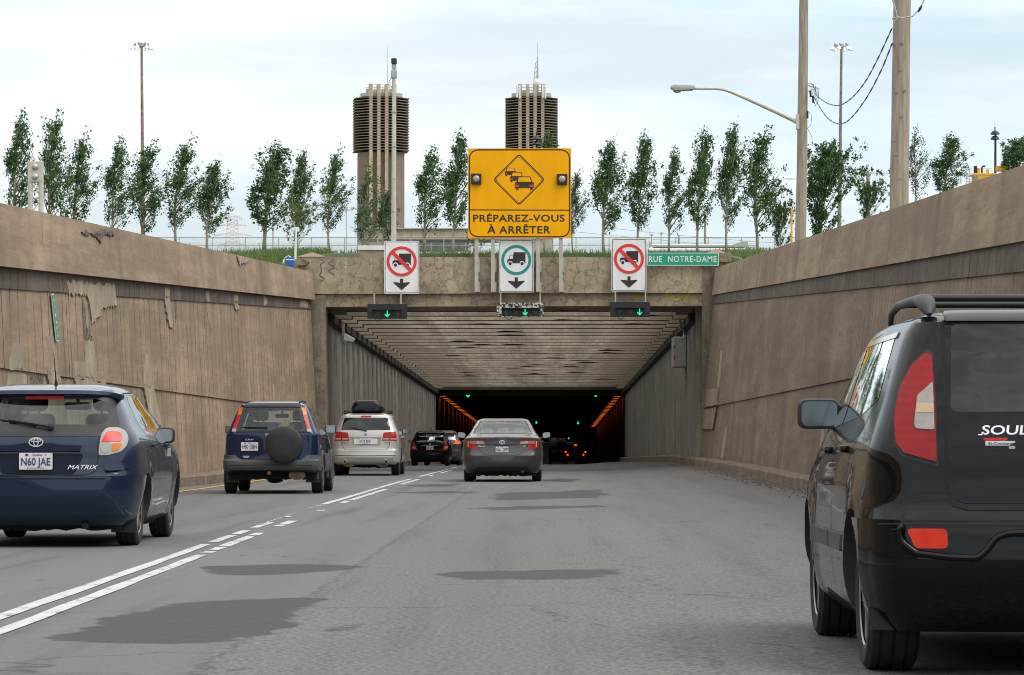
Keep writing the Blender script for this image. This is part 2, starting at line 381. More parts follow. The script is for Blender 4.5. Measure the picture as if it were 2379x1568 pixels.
b_ = NB('worn_white_road_paint'); nz_ = b_.noise(7, 9, .78, sc3=(1, .35, 1)); n3_ = b_.noise(40, 3, .7)
m_white = b_.bsdf(b_.mix(b_.ramp(n3_, .6, .72, 0, .5), b_.mix(b_.ramp(nz_, .56, .62), b_.mix(b_.ramp(nz_, .35, .56), (.56, .56, .55), (.44, .44, .43)), (.15, .15, .148)), (.22, .22, .215)), .85)
m_orange = M('worn_orange_road_paint', (.58, .30, .05), .8, var=.2, scale=11)
m_debris = M('gutter_grit', (.13, .115, .10), .95, var=.5, scale=30)
m_grass = M('grass_blade', (.10, .155, .035), .7, var=.45, scale=3)
m_turf = M('turf', (.085, .115, .035), .95, var=.35, scale=1.2, bstr=.5)
m_leafA = leafmat('poplar_leaf', (.036, .086, .029), (.084, .158, .052))
m_leafB = leafmat('light_leaf', (.065, .105, .022), (.12, .165, .04))
m_bark = M('pale_bark', (.30, .27, .22), .9, var=.35, scale=9, sc3=(1, 1, .3))
m_wood = M('weathered_pole_wood', (.31, .26, .205), .9, var=.28, scale=7, sc3=(3, 3, .25), bstr=.4)
m_galv = M('galvanised_steel', (.42, .42, .40), .5, .5, var=.12)
m_grey = M('grey_painted_steel', (.50, .48, .42), .55, .1, var=.1)
m_rustp = M('rusty_mast_steel', (.25, .19, .16), .75, .2, var=.35, scale=3)
m_blackm = M('black_painted_metal', (.012, .012, .016), .45, 0, var=.3)
m_plast = M('black_plastic', (.018, .018, .019), .5, var=.3)
m_gplast = M('grey_bumper_plastic', (.062, .066, .070), .62, var=.15, scale=5)
m_tyre = M('tyre_rubber', (.020, .019, .019), .85, var=.3, scale=20, bstr=.2)
m_rim = M('alloy', (.34, .34, .35), .35, .7, var=.1)
m_dark = M('dark_underside', (.012, .011, .010), .9, var=.4)
m_inter = M('car_interior', (.045, .044, .042), .85, var=.2)
m_seat = M('grey_seat_cloth', (.05, .052, .055), .9, var=.2)
m_beige = M('beige_headrest', (.40, .38, .34), .85, var=.1)
m_rustm = M('rusty_muffler', (.20, .13, .075), .7, .4, var=.4)
m_chrome = M('chrome', (.72, .73, .74), .12, 1.0, var=.05)
m_badge = M('silver_badge', (.75, .76, .77), .3, .6, var=.05)
m_plate = M('plate_white', (.70, .70, .71), .4, var=.05)
m_pblue = M('plate_letter_blue', (.045, .055, .16), .5, var=.1)
m_mirror = M('mirror_glass', (.36, .38, .385), .08, 1.0, var=.02)
m_mirrord = M('mirror_glass_dark', (.13, .14, .145), .10, 1.0, var=.02)  # tint darkened to stand in for a dark reflection
m_gap = M('panel_gap_dark', (.006, .006, .007), .8, var=.2)
m_red = lens('red_lens', (.36, .012, .010))
m_redlit = lens('lit_red_lens', (.55, .022, .018), .22)
m_amber = lens('amber_lens', (.62, .17, .012))
m_clear = lens('clear_lens', (.36, .345, .33))
m_redrefl = lens('red_reflector', (.70, .035, .010), cell=25)
m_glassd = glass('dark_tinted_glass', .10, 1.0)
m_glassm = glass('green_tinted_glass', .82, 1.0)
m_glassn = glass('grey_green_glass', .52, 1.15)
m_glassl = glass('clear_window_glass', .70, 1.0)
m_syell = M('sign_yellow', (.85, .385, .0), .5, spec=.15, var=.09, scale=1.6, sc3=(1.5, 1, .5), detail=7)
m_sblk = M('sign_black', (.022, .016, .012), .5, var=.2)
m_swht = M('sign_white', (.72, .73, .72), .45, var=.08, scale=2.2, sc3=(2.5, 1, .35), detail=7)
m_sred = M('sign_red', (.66, .030, .025), .42, var=.05)
m_sgrn = M('sign_green_ring', (.008, .25, .20), .42, var=.05)
m_stgrn = M('street_sign_green', (.006, .30, .17), .42, var=.06)
m_flash = M('unlit_beacon_lens', (.30, .30, .27), .3, var=.2, scale=20, coat=1)
m_alum = M('weathered_post', (.43, .40, .34), .65, .1, var=.12)
m_green = emis('lit_green_signal', (.03, 1.0, .42), 1.0)
m_unlit = M('unlit_signal_glyph', (.10, .10, .095), .6, var=.2)
m_sodium = emis('sodium_tube', (1.0, .18, .012), .85)
m_tailfar = emis('faint_tail_lamp', (1.0, .03, .005), .35)
m_tail = emis('lit_tail_lamp', (1.0, .06, .01), 2.5)
m_silver = M('polished_aluminium', (.70, .71, .72), .22, .95, var=.06, scale=1.5)
m_blue = M('blue_plastic', (.012, .10, .42), .5, var=.12)
m_yell = M('yellow_machine_paint', (.70, .36, .02), .5, var=.12)
m_towc = concrete('tower_concrete', (.56, .45, .34), (.2, .15, .11), 0, 0, 0, .4)
m_towd = M('tower_dark_panel', (.21, .16, .125), .9, var=.15, scale=.6)  # shaft colour, darker than the ribs
m_towl = M('tower_louvre', (.25, .20, .165), .85, var=.2, scale=.6)
m_grafl = M('faded_purple_spray', (.10, .07, .12), .9, var=.3)
m_yspray = M('faded_yellow_spray', (.55, .42, .10), .9, var=.3, scale=12)
b_ = NB('peeling_paint'); nz_ = b_.noise(9, 8, .75)
m_peel = b_.bsdf(b_.mix(b_.ramp(nz_, .50, .53), (.015, .015, .02), (.55, .52, .44)), .7)
b_ = NB('slightly_peeling_paint'); nz_ = b_.noise(11, 8, .8)
m_peel2 = b_.bsdf(b_.mix(b_.ramp(nz_, .68, .70), (.014, .015, .022), (.5, .48, .42)), .65)
b_ = NB('chain_link'); tr_ = b_.n('ShaderNodeBsdfTransparent'); df_ = b_.n('ShaderNodeBsdfDiffuse'); df_.inputs[0].default_value = (.36, .37, .38, 1)
x_ = b_.xyz(); a1_ = b_.math('FRACT', b_.math('MULTIPLY', b_.math('ADD', x_[0], x_[2]), 8.0)); a2_ = b_.math('FRACT', b_.math('MULTIPLY', b_.math('SUBTRACT', x_[0], x_[2]), 8.0))
w_ = b_.math('MAXIMUM', b_.math('LESS_THAN', a1_, .11), b_.math('LESS_THAN', a2_, .11))
mx_ = b_.n('ShaderNodeMixShader'); b_.l(w_, mx_.inputs[0]); b_.l(tr_.outputs[0], mx_.inputs[1]); b_.l(df_.outputs[0], mx_.inputs[2]); b_.l(mx_.outputs[0], b_.out.inputs[0])
m_chain = b_.m
m_navy = paint('navy_paint', (.006, .017, .048), .25)
m_royal = paint('royal_blue_paint', (.002, .010, .052), .25)
m_silv = paint('silver_paint', (.46, .45, .43), .55, .36)
m_gun = paint('grey_metallic_paint', (.066, .068, .073), .6, .30)
m_blk = paint('black_paint', (.0025, .0025, .0032), .0, .3, spec=.04, coat=.6)
m_grey2 = paint('mid_grey_paint', (.12, .12, .125), .5, .35)

# ---------------------------------------------------------------- the setting: road, kerbs, ground
YP = 97.4                                   # the tunnel portal
def zroad(X, Y):
    z = 0.0
    if Y > 112: z -= .007*(min(Y, 193)-112)
    if Y > 193: z -= .009*(Y-193)
    z -= .05*smooth(0, 1.6, X)*(1-smooth(20, 45, Y))
    z += .17*smooth(1.2, 4.2, X)*smooth(35, 90, Y)
    return z
def baseL(Y): return -6.99-.027*(YP-min(Y, YP))
def baseR(Y): return 4.44+.0079*(YP-min(Y, YP))
def faceL(Y, z): return baseL(Y)-.055*z
def faceR(Y, z): return baseR(Y)-.04+.10*z
def topL(Y): return 6.03-.0297*(YP-Y)
def topR(Y): return 6.13-.0341*(YP-Y)
def ground(u, v):
    Y = FD*CAMH/(v-VV0)
    for _ in range(6):
        p = P(u, v, Y); z = zroad(p.x, Y); Y *= (CAMH-z)/(CAMH-p.z)
    return P(u, v, Y)
YS = [-30, -10, 0, 8, 12] + list(range(14, 60, 2)) + list(range(60, 130, 3)) + list(range(130, 200, 7)) + [200, 230, 280, 350, 450, 600]

bm = bmesh.new(); xs = [-10, -8, -7, -6, -5, -4, -3, -2, -1, 0, .4, .8, 1.2, 1.6, 2, 2.5, 3, 3.5, 4.2, 5, 6]
g = [[bm.verts.new((x, y, zroad(x, y))) for x in xs] for y in YS]
for a, b in zip(g, g[1:]):
    for i in range(len(xs)-1): bm.faces.new((a[i], a[i+1], b[i+1], b[i]))
road = fin(bm, 'road', m_asph, recalc=False); tag(road, kind='structure')

def interp(t, tab):
    if t <= tab[0][0]: return tab[0][1]
    for (a, x), (b, y) in zip(tab, tab[1:]):
        if t <= b: return lerp(x, y, (t-a)/(b-a))
    return tab[-1][1]
LX = [(14, -3.04), (18, -3.07), (26, -3.18), (31, -3.25), (48, -3.43), (70, -3.46), (85, -3.42), (103, -3.30), (120, -3.2), (193, -3.1)]
rng = random.Random(4)
def stripe(bm, Y0, Y1, off, w, lift=.005, rag=.02, chips=0):
    n = max(2, int((Y1-Y0)/1.2)); L0 = []; 
    for i in range(n+1):
        Y = lerp(Y0, Y1, i/n); c = interp(Y, LX)+off if off is not None else 0
        sk = (rng.random()-.5)*rag
        L0.append((c-w/2+sk, c+w/2+(rng.random()-.5)*rag, Y))
    vs = [(bm.verts.new((a, Y, zroad(a, Y)+lift)), bm.verts.new((b, Y, zroad(b, Y)+lift))) for a, b, Y in L0]
    for p, q in zip(vs, vs[1:]): bm.faces.new((p[0], p[1], q[1], q[0]))
bm = bmesh.new()
for a, b in ((12, 30.4), (30.9, 33.2), (33.5, 34.9), (36, 37.1), (37.25, 38.4), (40.8, 41.25), (47.2, 47.7), (48.6, 64.4), (65, 75), (75.5, 79), (84, 103), (106, 112)):
    stripe(bm, a, b, 0, .105)
stripe(bm, 34.9, 48.6, -.04, .016)
for a, b in ((12, 27.6), (28.1, 28.5), (28.7, 29.6), (29.75, 31.2), (31.35, 33.0), (33.15, 34), (36.5, 37.2), (37.35, 39), (44.4, 44.95), (49.6, 51.4), (51.9, 58.6), (58.8, 63.2), (69.7, 78.4), (84.7, 87.3), (92, 101)):
    stripe(bm, a, b, .215, .105)
lane = fin(bm, 'lane_marking', m_white, recalc=False); tag(lane, kind='structure')
bm = bmesh.new()
prev = None
for i in range(60):
    Y = 40+i*1.2; x = -6.9+.02*math.sin(Y*.7)
    cur = (bm.verts.new((x-.06+(rng.random()-.5)*.02, Y, .008)), bm.verts.new((x+.06+(rng.random()-.5)*.02, Y, .008)))
    if prev and i not in (34, 35, 39, 44, 45, 50): bm.faces.new((prev[0], prev[1], cur[1], cur[0]))
    prev = cur
tag(fin(bm, 'edge_marking', m_orange, recalc=False), kind='structure')

patch_no = [0]
def tar_patch(pts, rag=.10, lift=.004):
    patch_no[0] += 1; lift += .0006*patch_no[0]
    w = [ground(u, v) for u, v in pts]; out = []
    for i, p in enumerate(w):
        q = w[(i+1) % len(w)]; d = (q-p).length; n = max(1, int(d/.22))
        for k in range(n):
            t = k/n; r = p.lerp(q, t); j = 0 if k == 0 else rag
            out.append((r.x+(rng.random()-.5)*j*1.2, r.y+(rng.random()-.5)*j*2.2))
    base = [Vector(p) for p in out]; n = len(base); cx = sum(p.x for p in base)/n; cy = sum(p.y for p in base)/n
    hx_ = max(abs(p.x-cx) for p in base); hy_ = max(abs(p.y-cy) for p in base)
    def sdist(x, y):
        q = Vector((x, y)); ins = False; d = 1e9
        for i in range(n):
            a, b = base[i], base[i-1]; ab = b-a; t = max(0, min(1, (q-a).dot(ab)/max(1e-9, ab.length_squared))); d = min(d, (q-a-ab*t).length)
            if (a.y > y) != (b.y > y) and x < (b.x-a.x)*(y-a.y)/(b.y-a.y)+a.x: ins = not ins
        return d if ins else -d
    bm = bmesh.new(); la = bm.verts.layers.float.new('inside'); mx = .6; nx = int((hx_+mx)*2/.10); ny = int((hy_+mx)*2/.16); g = {}
    for i in range(nx+1):
        for j in range(ny+1):
            x = cx-(hx_+mx)+i*.10; y = cy-(hy_+mx)+j*.16; d = sdist(x, y)
            if d > -.62: v = bm.verts.new((x, y, zroad(x, y)+lerp(-.006, lift, smooth(-.36, -.22, d)))); v[la] = d; g[i, j] = v
    for i in range(nx):
        for j in range(ny):
            q = [g.get(k) for k in ((i, j), (i+1, j), (i+1, j+1), (i, j+1))]
            if all(q): bm.faces.new(q)
    tag(fin(bm, 'asphalt_patch', m_tar, recalc=False), kind='structure')
def cr7(x, y): return (x*.3662, 1103.5+y*.3662)
tar_patch([cr7(*p) for p in ((260,1045),(330,1020),(520,1000),(500,975),(640,960),(565,915),(700,905),(850,880),(1010,840),(1130,815),(1400,800),(1900,780),(2130,790),(1980,840),(1880,900),(1820,930),(1920,970),(1750,1020),(1450,1065),(1100,1080),(570,1070))])
tar_patch([cr7(*p) for p in ((1255,595),(1330,580),(1700,570),(2100,572),(2345,588),(2200,608),(1900,630),(1600,642),(1360,637),(1290,615))])
tar_patch([cr7(*p) for p in ((1980,1000),(2080,985),(2180,960),(2330,945),(2240,975),(2220,995),(2120,1000))])
tar_patch([(1000,1337),(1060,1330),(1300,1325),(1440,1325),(1446,1333),(1380,1346),(1250,1349),(1100,1350),(1040,1343)])
tar_patch([(1138,1156),(1165,1145),(1290,1143),(1395,1138),(1402,1144),(1425,1147),(1385,1158),(1290,1160),(1165,1164)], .25)
tar_patch([(1080,1182),(1200,1177),(1400,1175),(1412,1179),(1290,1183),(1150,1187)], .2)
tar_patch([(905,1145),(1000,1142),(1115,1143),(1105,1146),(980,1148)], .25)
tar_patch([(935,1129),(1010,1125),(1068,1126),(1060,1130),(990,1132)], .3)
tar_patch([(1265,1118),(1300,1112),(1345,1113),(1350,1116),(1310,1121)], .3)

def kerb(name, face, w, h, top_slope):
    bm = bmesh.new(); rows = []
    ys = [y for y in range(-20, 200, 2)]
    for y in ys:
        f, s = face(y); jz = (rng.random()-.5)*.03; jx = (rng.random()-.5)*.03
        z0 = zroad(f, y); hh = h+jz
        rows.append([bm.verts.new(p) for p in ((f+jx, y, z0-.3), (f+jx, y, z0+hh*.82), (f+jx*.5+s*.04, y, z0+hh), (f+s*w, y, z0+hh+top_slope), (f+s*w, y, z0-.3))])
    for a, b in zip(rows, rows[1:]):
        for i in range(4): bm.faces.new((a[i], a[i+1], b[i+1], b[i]))
    o = fin(bm, name, m_kerb); tag(o, kind='structure'); return o
kerb('kerb', lambda y: (baseL(y)+.30, -1), .27, .24, .02)
kerb('kerb', lambda y: (baseR(y)-.29, 1), .265, .25, .02)
# grit along the right-hand gutter
bm = bmesh.new()
for i in range(1600):
    Y = rng.uniform(40, 100); x = baseR(Y)-.30-abs(rng.gauss(0, .22)); s = rng.uniform(.012, .05); z = zroad(x, Y)
    a = rng.uniform(0, 6.3); vs = [bm.verts.new((x+s*math.cos(a+k*2.1), Y+s*1.6*math.sin(a+k*2.1), z+.002)) for k in range(3)]; t = bm.verts.new((x, Y, z+s*.8))
    for k in range(3): bm.faces.new((vs[k], vs[(k+1) % 3], t))
tag(fin(bm, 'grit', m_debris), kind='stuff')

# ground behind the walls and beyond the portal
def zland(Y, side):
    z97 = (topL if side < 0 else topR)(Y) - .07
    vg = lerp(611, 588, smooth(98, 122, Y))
    zs = CAMH+(VV0-vg)/FD*Y
    return z97 if Y <= 96 else lerp(z97, zs, smooth(96, 100, Y))
ds = [.12, .8, 2, 5, 10, 20, 40, 80, 160, 400, 900]
yl = list(range(-30, 96, 6)) + [96, 98, 99, 100, 102, 105, 110, 115, 122, 130, 145, 160, 180, 197]
bm = bmesh.new()
for side, fx, tp in ((-1, faceL, topL), (1, faceR, topR)):
    rows = []
    for Y in yl:
        yy = min(Y, YP); x0 = fx(yy, tp(yy))
        if Y > YP: x0 = lerp(x0, side*(8.2 if side < 0 else 6.2), smooth(97, 103, Y))
        row = [bm.verts.new((x0+side*d, Y, zland(Y, side) + (.012*d*math.sin(Y*.6+d) if d < 10 else 0))) for d in ds]
        if Y > 98.5: row.insert(0, bm.verts.new((x0+side*.05, Y, 3.5)))
        else: row.insert(0, bm.verts.new((x0+side*.12, Y, zland(Y, side)-.2)))
        rows.append(row)
    for a, b in zip(rows, rows[1:]):
        for i in range(len(ds)): bm.faces.new((a[i], a[i+1], b[i+1], b[i]) if side > 0 else (b[i], b[i+1], a[i+1], a[i]))
xs = [-900, -400, -160, -80, -40, -20, -8.25, -4, 0, 6.25, 20, 40, 80, 160, 400, 900]
rows = []
for Y in (197.01, 230, 300, 340, 420):
    rows.append([bm.verts.new((x, Y, zland(Y, 1))) for x in xs])
zt = zland(420, 1)
for Y in (700, 1200, 2500, 5000): rows.append([bm.verts.new((x*(1 if Y < 1000 else 4), Y, zt+.038*(Y-420))) for x in xs])
for a, b in zip(rows, rows[1:]):
    for i in range(len(xs)-1): bm.faces.new((a[i], a[i+1], b[i+1], b[i]))
lo = [bm.verts.new((x, 197.0, 3.6)) for x in xs]
for i in range(len(xs)-1): bm.faces.new((lo[i], lo[i+1], rows[0][i+1], rows[0][i]))
land = fin(bm, 'ground', m_turf, recalc=False); tag(land, kind='structure')

bm = bmesh.new()
def blade(x, y, z, h):
    a = rng.uniform(0, 6.3); w = .012+h*.05; l = rng.gauss(.12, .14)*h
    p = [bm.verts.new((x-w*math.cos(a), y-w*math.sin(a), z)), bm.verts.new((x+w*math.cos(a), y+w*math.sin(a), z)), bm.verts.new((x+l+w*.4, y, z+h*.6)), bm.verts.new((x+l*1.9, y+rng.gauss(0, .05), z+h))]
    bm.faces.new((p[0], p[1], p[2])); bm.faces.new((p[0], p[2], p[3]))
for i in range(9000):
    Y = rng.uniform(88, 124); side = -1 if rng.random() < .72 else 1
    yy = min(Y, YP); x0 = (faceL(yy, topL(yy)) if side < 0 else faceR(yy, topR(yy)))
    if Y > YP: x0 = lerp(x0, side*(8.2 if side < 0 else 6.2), smooth(97, 103, Y))
    x = x0+side*(.2+abs(rng.gauss(0, 1.6)))
    blade(x, Y, zland(Y, side)-.02, rng.uniform(.12, .34))
for i in range(5200):
    x = rng.uniform(-7.9, 5.2); Y = rng.uniform(99.0, 100.6); blade(x, Y, 6.42, rng.uniform(.06, .22)*(1.0 if math.sin(x*2.3) > -.2 else .6))
for i in range(5200):
    Y = rng.uniform(197.5, 215); x = rng.uniform(-45, 35); blade(x, Y, zland(Y, 1), rng.uniform(.15, .42))
tag(fin(bm, 'grass', m_grass, recalc=False), kind='stuff')
bm = bmesh.new(); box(bm, -8.1, 6.0, 98.72, 100.7, 6.1, 6.45)
tag(fin(bm, 'verge', m_turf), kind='structure')

# ---------------------------------------------------------------- retaining walls
def wall_part(name, root, mat, fx, s, ys, z0, z1, o, back=.45, cap=0.0):
    """strip of wall between heights z0(Y) and z1(Y), o proud of the battered face towards the road (direction s)"""
    bm = bmesh.new(); rows = []
    for y in ys:
        a, b = z0(y), z1(y)
        rows.append([bm.verts.new(p) for p in ((fx(y, a)+s*o, y, a), (fx(y, b)+s*(o-cap), y, b), (fx(y, b)-s*back, y, b+.02*(cap > 0)), (fx(y, a)-s*back, y, a))])
    for p, q in zip(rows, rows[1:]):
        for i in range(4): bm.faces.new((p[i], p[(i+1) % 4], q[(i+1) % 4], q[i]))
    bm.faces.new(rows[0]); bm.faces.new(rows[-1][::-1])
    return fin(bm, name, mat, root)
def joints(name, root, fx, s, yj, z0, z1, o):
    """narrow dark construction joints running down the wall"""
    bm = bmesh.new()
    for y in yj:
        a, b = z0(y), z1(y); n = 8; pr = None
        for k in range(n+1):
            z = lerp(a, b, k/n); yy = y+(rng.random()-.5)*.03; w = .005+rng.random()*.010
            cur = (bm.verts.new((fx(yy, z)+s*(o+.004), yy-w, z)), bm.verts.new((fx(yy, z)+s*(o+.004), yy+w, z)))
            if pr: bm.faces.new((pr[0], pr[1], cur[1], cur[0]))
            pr = cur
    return fin(bm, name, m_gap, root)
ysw = list(range(-30, 96, 6))+[YP]
lin = lambda y0, v0, y1, v1: (lambda y: v0+(v1-v0)*(y-y0)/(y1-y0))
Lz = [lambda y: -.35, lin(50.3, 2.07, YP, 1.805), lin(50.3, 3.33, YP, 4.90), lin(50.3, 3.66, YP, 5.18), topL]
Rz = [lambda y: -.35, lin(58.4, 1.98, YP, 1.91), lin(58.4, 3.65, YP, 5.05), lin(35.9, 3.17, YP, 5.32), topR]
wallL = empty('retaining_wall', (baseL(50), 50, 0)); wallR = empty('retaining_wall', (baseR(50), 50, 0))
tag(wallL, 'leaning brown concrete retaining wall with pale mortar repairs, left of the road', 'retaining wall')
tag(wallR, 'leaning ribbed brown concrete retaining wall right of the road, beside the black car', 'retaining wall')
for w, fx, s, zz, mt, yj in ((wallL, faceL, 1, Lz, m_wallL, (44, 49.5, 55.2, 61, 67, 73, 79, 85, 91)), (wallR, faceR, -1, Rz, m_wallR, (28, 36, 44, 52, 60, 68, 76, 84, 90.5))):
    inv = Matrix.Translation(w.location).inverted()
    ps = [wall_part('footing_panel', w, mt, fx, s, ysw, zz[0], zz[1], -.035), wall_part('wall_panel', w, mt, fx, s, ysw, zz[1], zz[2], 0),
          wall_part('stained_band', w, m_band, fx, s, ysw, zz[2], zz[3], .03), wall_part('parapet', w, m_parap, fx, s, ysw, zz[3], zz[4], .15 if s > 0 else .08, cap=.03),
          joints('construction_joint', w, fx, s, yj, zz[1], zz[2], 0)]
    for o in ps: o.matrix_parent_inverse = inv
def onwall(u, v, side):
    fx, zz, s = (faceL, Lz, 1) if side < 0 else (faceR, Rz, -1)
    Y = 60.0; o = 0
    for _ in range(40):
        p = P(u, v, Y); o = -.035 if p.z < zz[1](Y) else 0 if p.z < zz[2](Y) else .03 if p.z < zz[3](Y) else (.15 if s > 0 else .08)
        X = fx(Y, p.z)+s*o; Y = max(12, min(97.2, Y*(X/p.x)))
    return P(u, v, Y), o
def wall_sheet(name, root, pts, side, mat, lift=.005, rag=.045):
    s = 1 if side < 0 else -1; fx = faceL if side < 0 else faceR
    w = [onwall(u, v, side)[0] for u, v in pts]; om = max(onwall(u, v, side)[1] for u, v in pts)
    out = []
    for i, p in enumerate(w):
        q = w[(i+1) % len(w)]; n = max(1, int((q-p).length/.10))
        for k in range(n):
            r = p.lerp(q, k/n); out.append((r.y+(rng.random()-.5)*rag*2, r.z+(rng.random()-.5)*rag*2))
    bm = bmesh.new()
    fr = [bm.verts.new((fx(y, z)+s*(om+lift), y, z)) for y, z in out]; bk = [bm.verts.new((fx(y, z)+s*(om-.06), y, z)) for y, z in out]
    n = len(out); bmesh.ops.triangulate(bm, faces=[bm.faces.new(fr)])
    for i in range(n): bm.faces.new((fr[i], fr[(i+1) % n], bk[(i+1) % n], bk[i]))
    o = fin(bm, name, mat, root); o.matrix_parent_inverse = Matrix.Translation(root.location).inverted(); return o
def c7(x, y): return (x*.3334, 464.6+y*.3334)
for pts in (((460,560),(800,590),(805,735),(690,760),(690,800),(660,815),(632,872),(610,700),(590,660),(470,650)), ((90,990),(155,1000),(165,1175),(65,1175),(70,1080)), ((52,1195),(178,1200),(185,1300),(50,1300)), ((325,960),(350,945),(385,990),(408,1205),(328,1200)),
            ((330,1212),(418,1216),(415,1290),(330,1290)), ((505,1120),(590,1130),(600,980),(650,985),(678,1240),(520,1225)), ((520,1238),(730,1265),(735,1310),(520,1310)), ((1012,1075),(1030,1072),(1045,1292),(1003,1285)), ((1003,1300),(1075,1310),(1115,1565),(1040,1565)),
            ((1145,685),(1183,688),(1198,890),(1170,872)), ((1145,612),(1180,616),(1183,678),(1148,674)), ((1434,712),(1462,716),(1480,915),(1450,830)), ((1432,640),(1458,642),(1460,702),(1436,698)), ((1628,655),(1660,660),(1660,708),(1630,705)), ((1630,722),(1662,725),(1662,765),(1632,755)), ((1838,675),(1862,680),(1862,730),(1840,728)), ((2085,700),(2145,706),(2146,748),(2088,744)), ((1900,1290),(1912,1290),(1915,1400),(1903,1400))):
    wall_sheet('mortar_repair', wallL, [c7(*p) for p in pts], -1, m_patch)
for pts in (((575,700),(590,750),(602,890),(650,972),(585,975),(575,850)), ((205,1215),(300,1222),(300,1285),(205,1285)), ((1485,645),(1503,650),(1508,702),(1492,702)), ((1215,702),(1228,705),(1232,800),(1222,860)), ((570,215),(640,225),(650,245),(690,200),(795,225),(795,250),(720,240),(700,300),(685,265),(640,240),(580,240)), ((1655,395),(1700,400),(1735,425),(1700,440),(1668,450))):
    wall_sheet('spalled_spot', wallL, [c7(*p) for p in pts], -1, m_spall if pts[0][0] not in (1655,) else m_patch, .006, .035)
def c7b(x, y): return (1568+x*.3148, 668+y*.3148)
for pts, lf in ((((240,758),(330,745),(318,866),(238,882)), .05), (((232,900),(318,884),(290,1045),(212,1045)), .05), (((340,465),(352,465),(330,735),(312,735)), .008), (((372,1030),(390,1030),(360,1262),(337,1262)), .008), (((1085,1040),(1100,1040),(1100,1240),(1062,1300)), .01)):
    wall_sheet('mortar_repair', wallR, [c7b(*p) for p in pts], 1, m_patch if lf < .03 else m_parap, lf, .015)

# thin green sign flat on the left wall
def wall_sign():
    q = [onwall(u, v, -1)[0] for u, v in ((113.5, 682), (118.5, 682), (130.5, 792), (125, 792))]
    r = empty('wall_sign', q[3]); 
    def slab(name, quad, o0, o1, m):
        bm = bmesh.new(); A = [bm.verts.new(p+Vector((o0, 0, 0))-q[3]) for p in quad]; B = [bm.verts.new(p+Vector((o1, 0, 0))-q[3]) for p in quad]
        bm.faces.new(A); bm.faces.new(B[::-1])
        for i in range(4): bm.faces.new((A[i], B[i], B[(i+1) % 4], A[(i+1) % 4]))
        return fin(bm, name, m, r)
    slab('sign_panel', q, .03, .05, m_swht)
    c = sum(q, Vector())/4; slab('green_face', [c+(p-c)*.955 if i in (0, 1, 2, 3) else p for i, p in enumerate(q)], .05, .056, m_stgrn)
    def at(a, t): return q[0].lerp(q[1], a).lerp(q[3].lerp(q[2], a), t)
    for t0, t1 in ((.10, .16), (.26, .275), (.42, .50), (.58, .63), (.70, .74), (.86, .91)):
        slab('sign_glyph', [at(.35, t0), at(.6, t0), at(.6, t1), at(.35, t1)], .056, .059, m_swht)
    tag(r, 'thin faded green sign fixed flat on the left concrete wall', 'sign')
wall_sign()

# ---------------------------------------------------------------- portal and tunnel
YH = 97.5
def hx(u): return (u-UV0)/77.0
def hz(v): return CAMH+(VV0-v)/77.0
port = empty('tunnel_portal', (0, YH, 0)); tag(port, 'cracked concrete tunnel portal beam carrying the road signs above the traffic', 'tunnel portal')
pinv = Matrix.Translation(port.location).inverted()
def ppart(bm, name, m):
    o = fin(bm, name, m, port); o.matrix_parent_inverse = pinv; return o
bm = bmesh.new(); prism(bm, [(hx(683), hz(682)), (hx(1632), hz(680)), (hx(1632), hz(597)), (hx(683), hz(596))], YH, YH+1.2); ppart(bm, 'header_beam', m_head)
bm = bmesh.new(); prism(bm, [(hx(735), hz(711.5)), (hx(1632), hz(709.5)), (hx(1632), hz(680)-.002), (hx(735), hz(682)-.002)], YH+.14, YH+1.1); ppart(bm, 'lower_beam', m_head)
bm = bmesh.new(); prism(bm, [(hx(1632)+.002, -.3), (hx(1700), -.3), (hx(1700), hz(594)), (hx(1632)+.002, hz(594))], YH-.02, YH+1.2); ppart(bm, 'jamb', m_jamb)
bm = bmesh.new(); prism(bm, [(hx(683), -.3), (hx(757), -.3), (hx(755), hz(684)), (hx(683), hz(684))], YH+.03, YH+1.2); ppart(bm, 'jamb', m_jamb)
for u0, u1, vb, vt in ((686, 757, 595.5, 586), (1633, 1700, 593.5, 577)):
    bm = bmesh.new(); x0, x1 = hx(u0), hx(u1); z0, z1 = hz(vb), hz(vt)
    b4 = [bm.verts.new(p) for p in ((x0, YH-.03, z0), (x1, YH-.03, z0), (x1, YH+1.25, z0), (x0, YH+1.25, z0))]; t = bm.verts.new(((x0+x1)/2, YH+.6, z1+.05))
    bm.faces.new(b4)
    for i in range(4): bm.faces.new((b4[i], b4[(i+1) % 4], t))
    ppart(bm, 'pier_cap', m_parap)
bm = bmesh.new(); box(bm, hx(1671), hx(1699), YH-.14, YH-.025, hz(609), hz(587)); bevel_all(bm, .01, 1); ppart(bm, 'anchor_plate', m_parap)
for u, v in ((1675, 604), (1676, 593), (1684, 606), (1690, 593), (1695, 604), (1682, 595), (1692, 599)): bm = bmesh.new(); box(bm, hx(u)-.02, hx(u)+.02, YH-.16, YH-.141, hz(v)-.03, hz(v)+.02); ppart(bm, 'rusty_bolt', m_rustp)
bm = bmesh.new(); prism(bm, [(hx(688), hz(617)), (hx(710), hz(616)), (hx(718), hz(608)), (hx(706), hz(602)), (hx(692), hz(600))], YH-.3, YH-.002); ppart(bm, 'broken_concrete_stub', m_jamb)
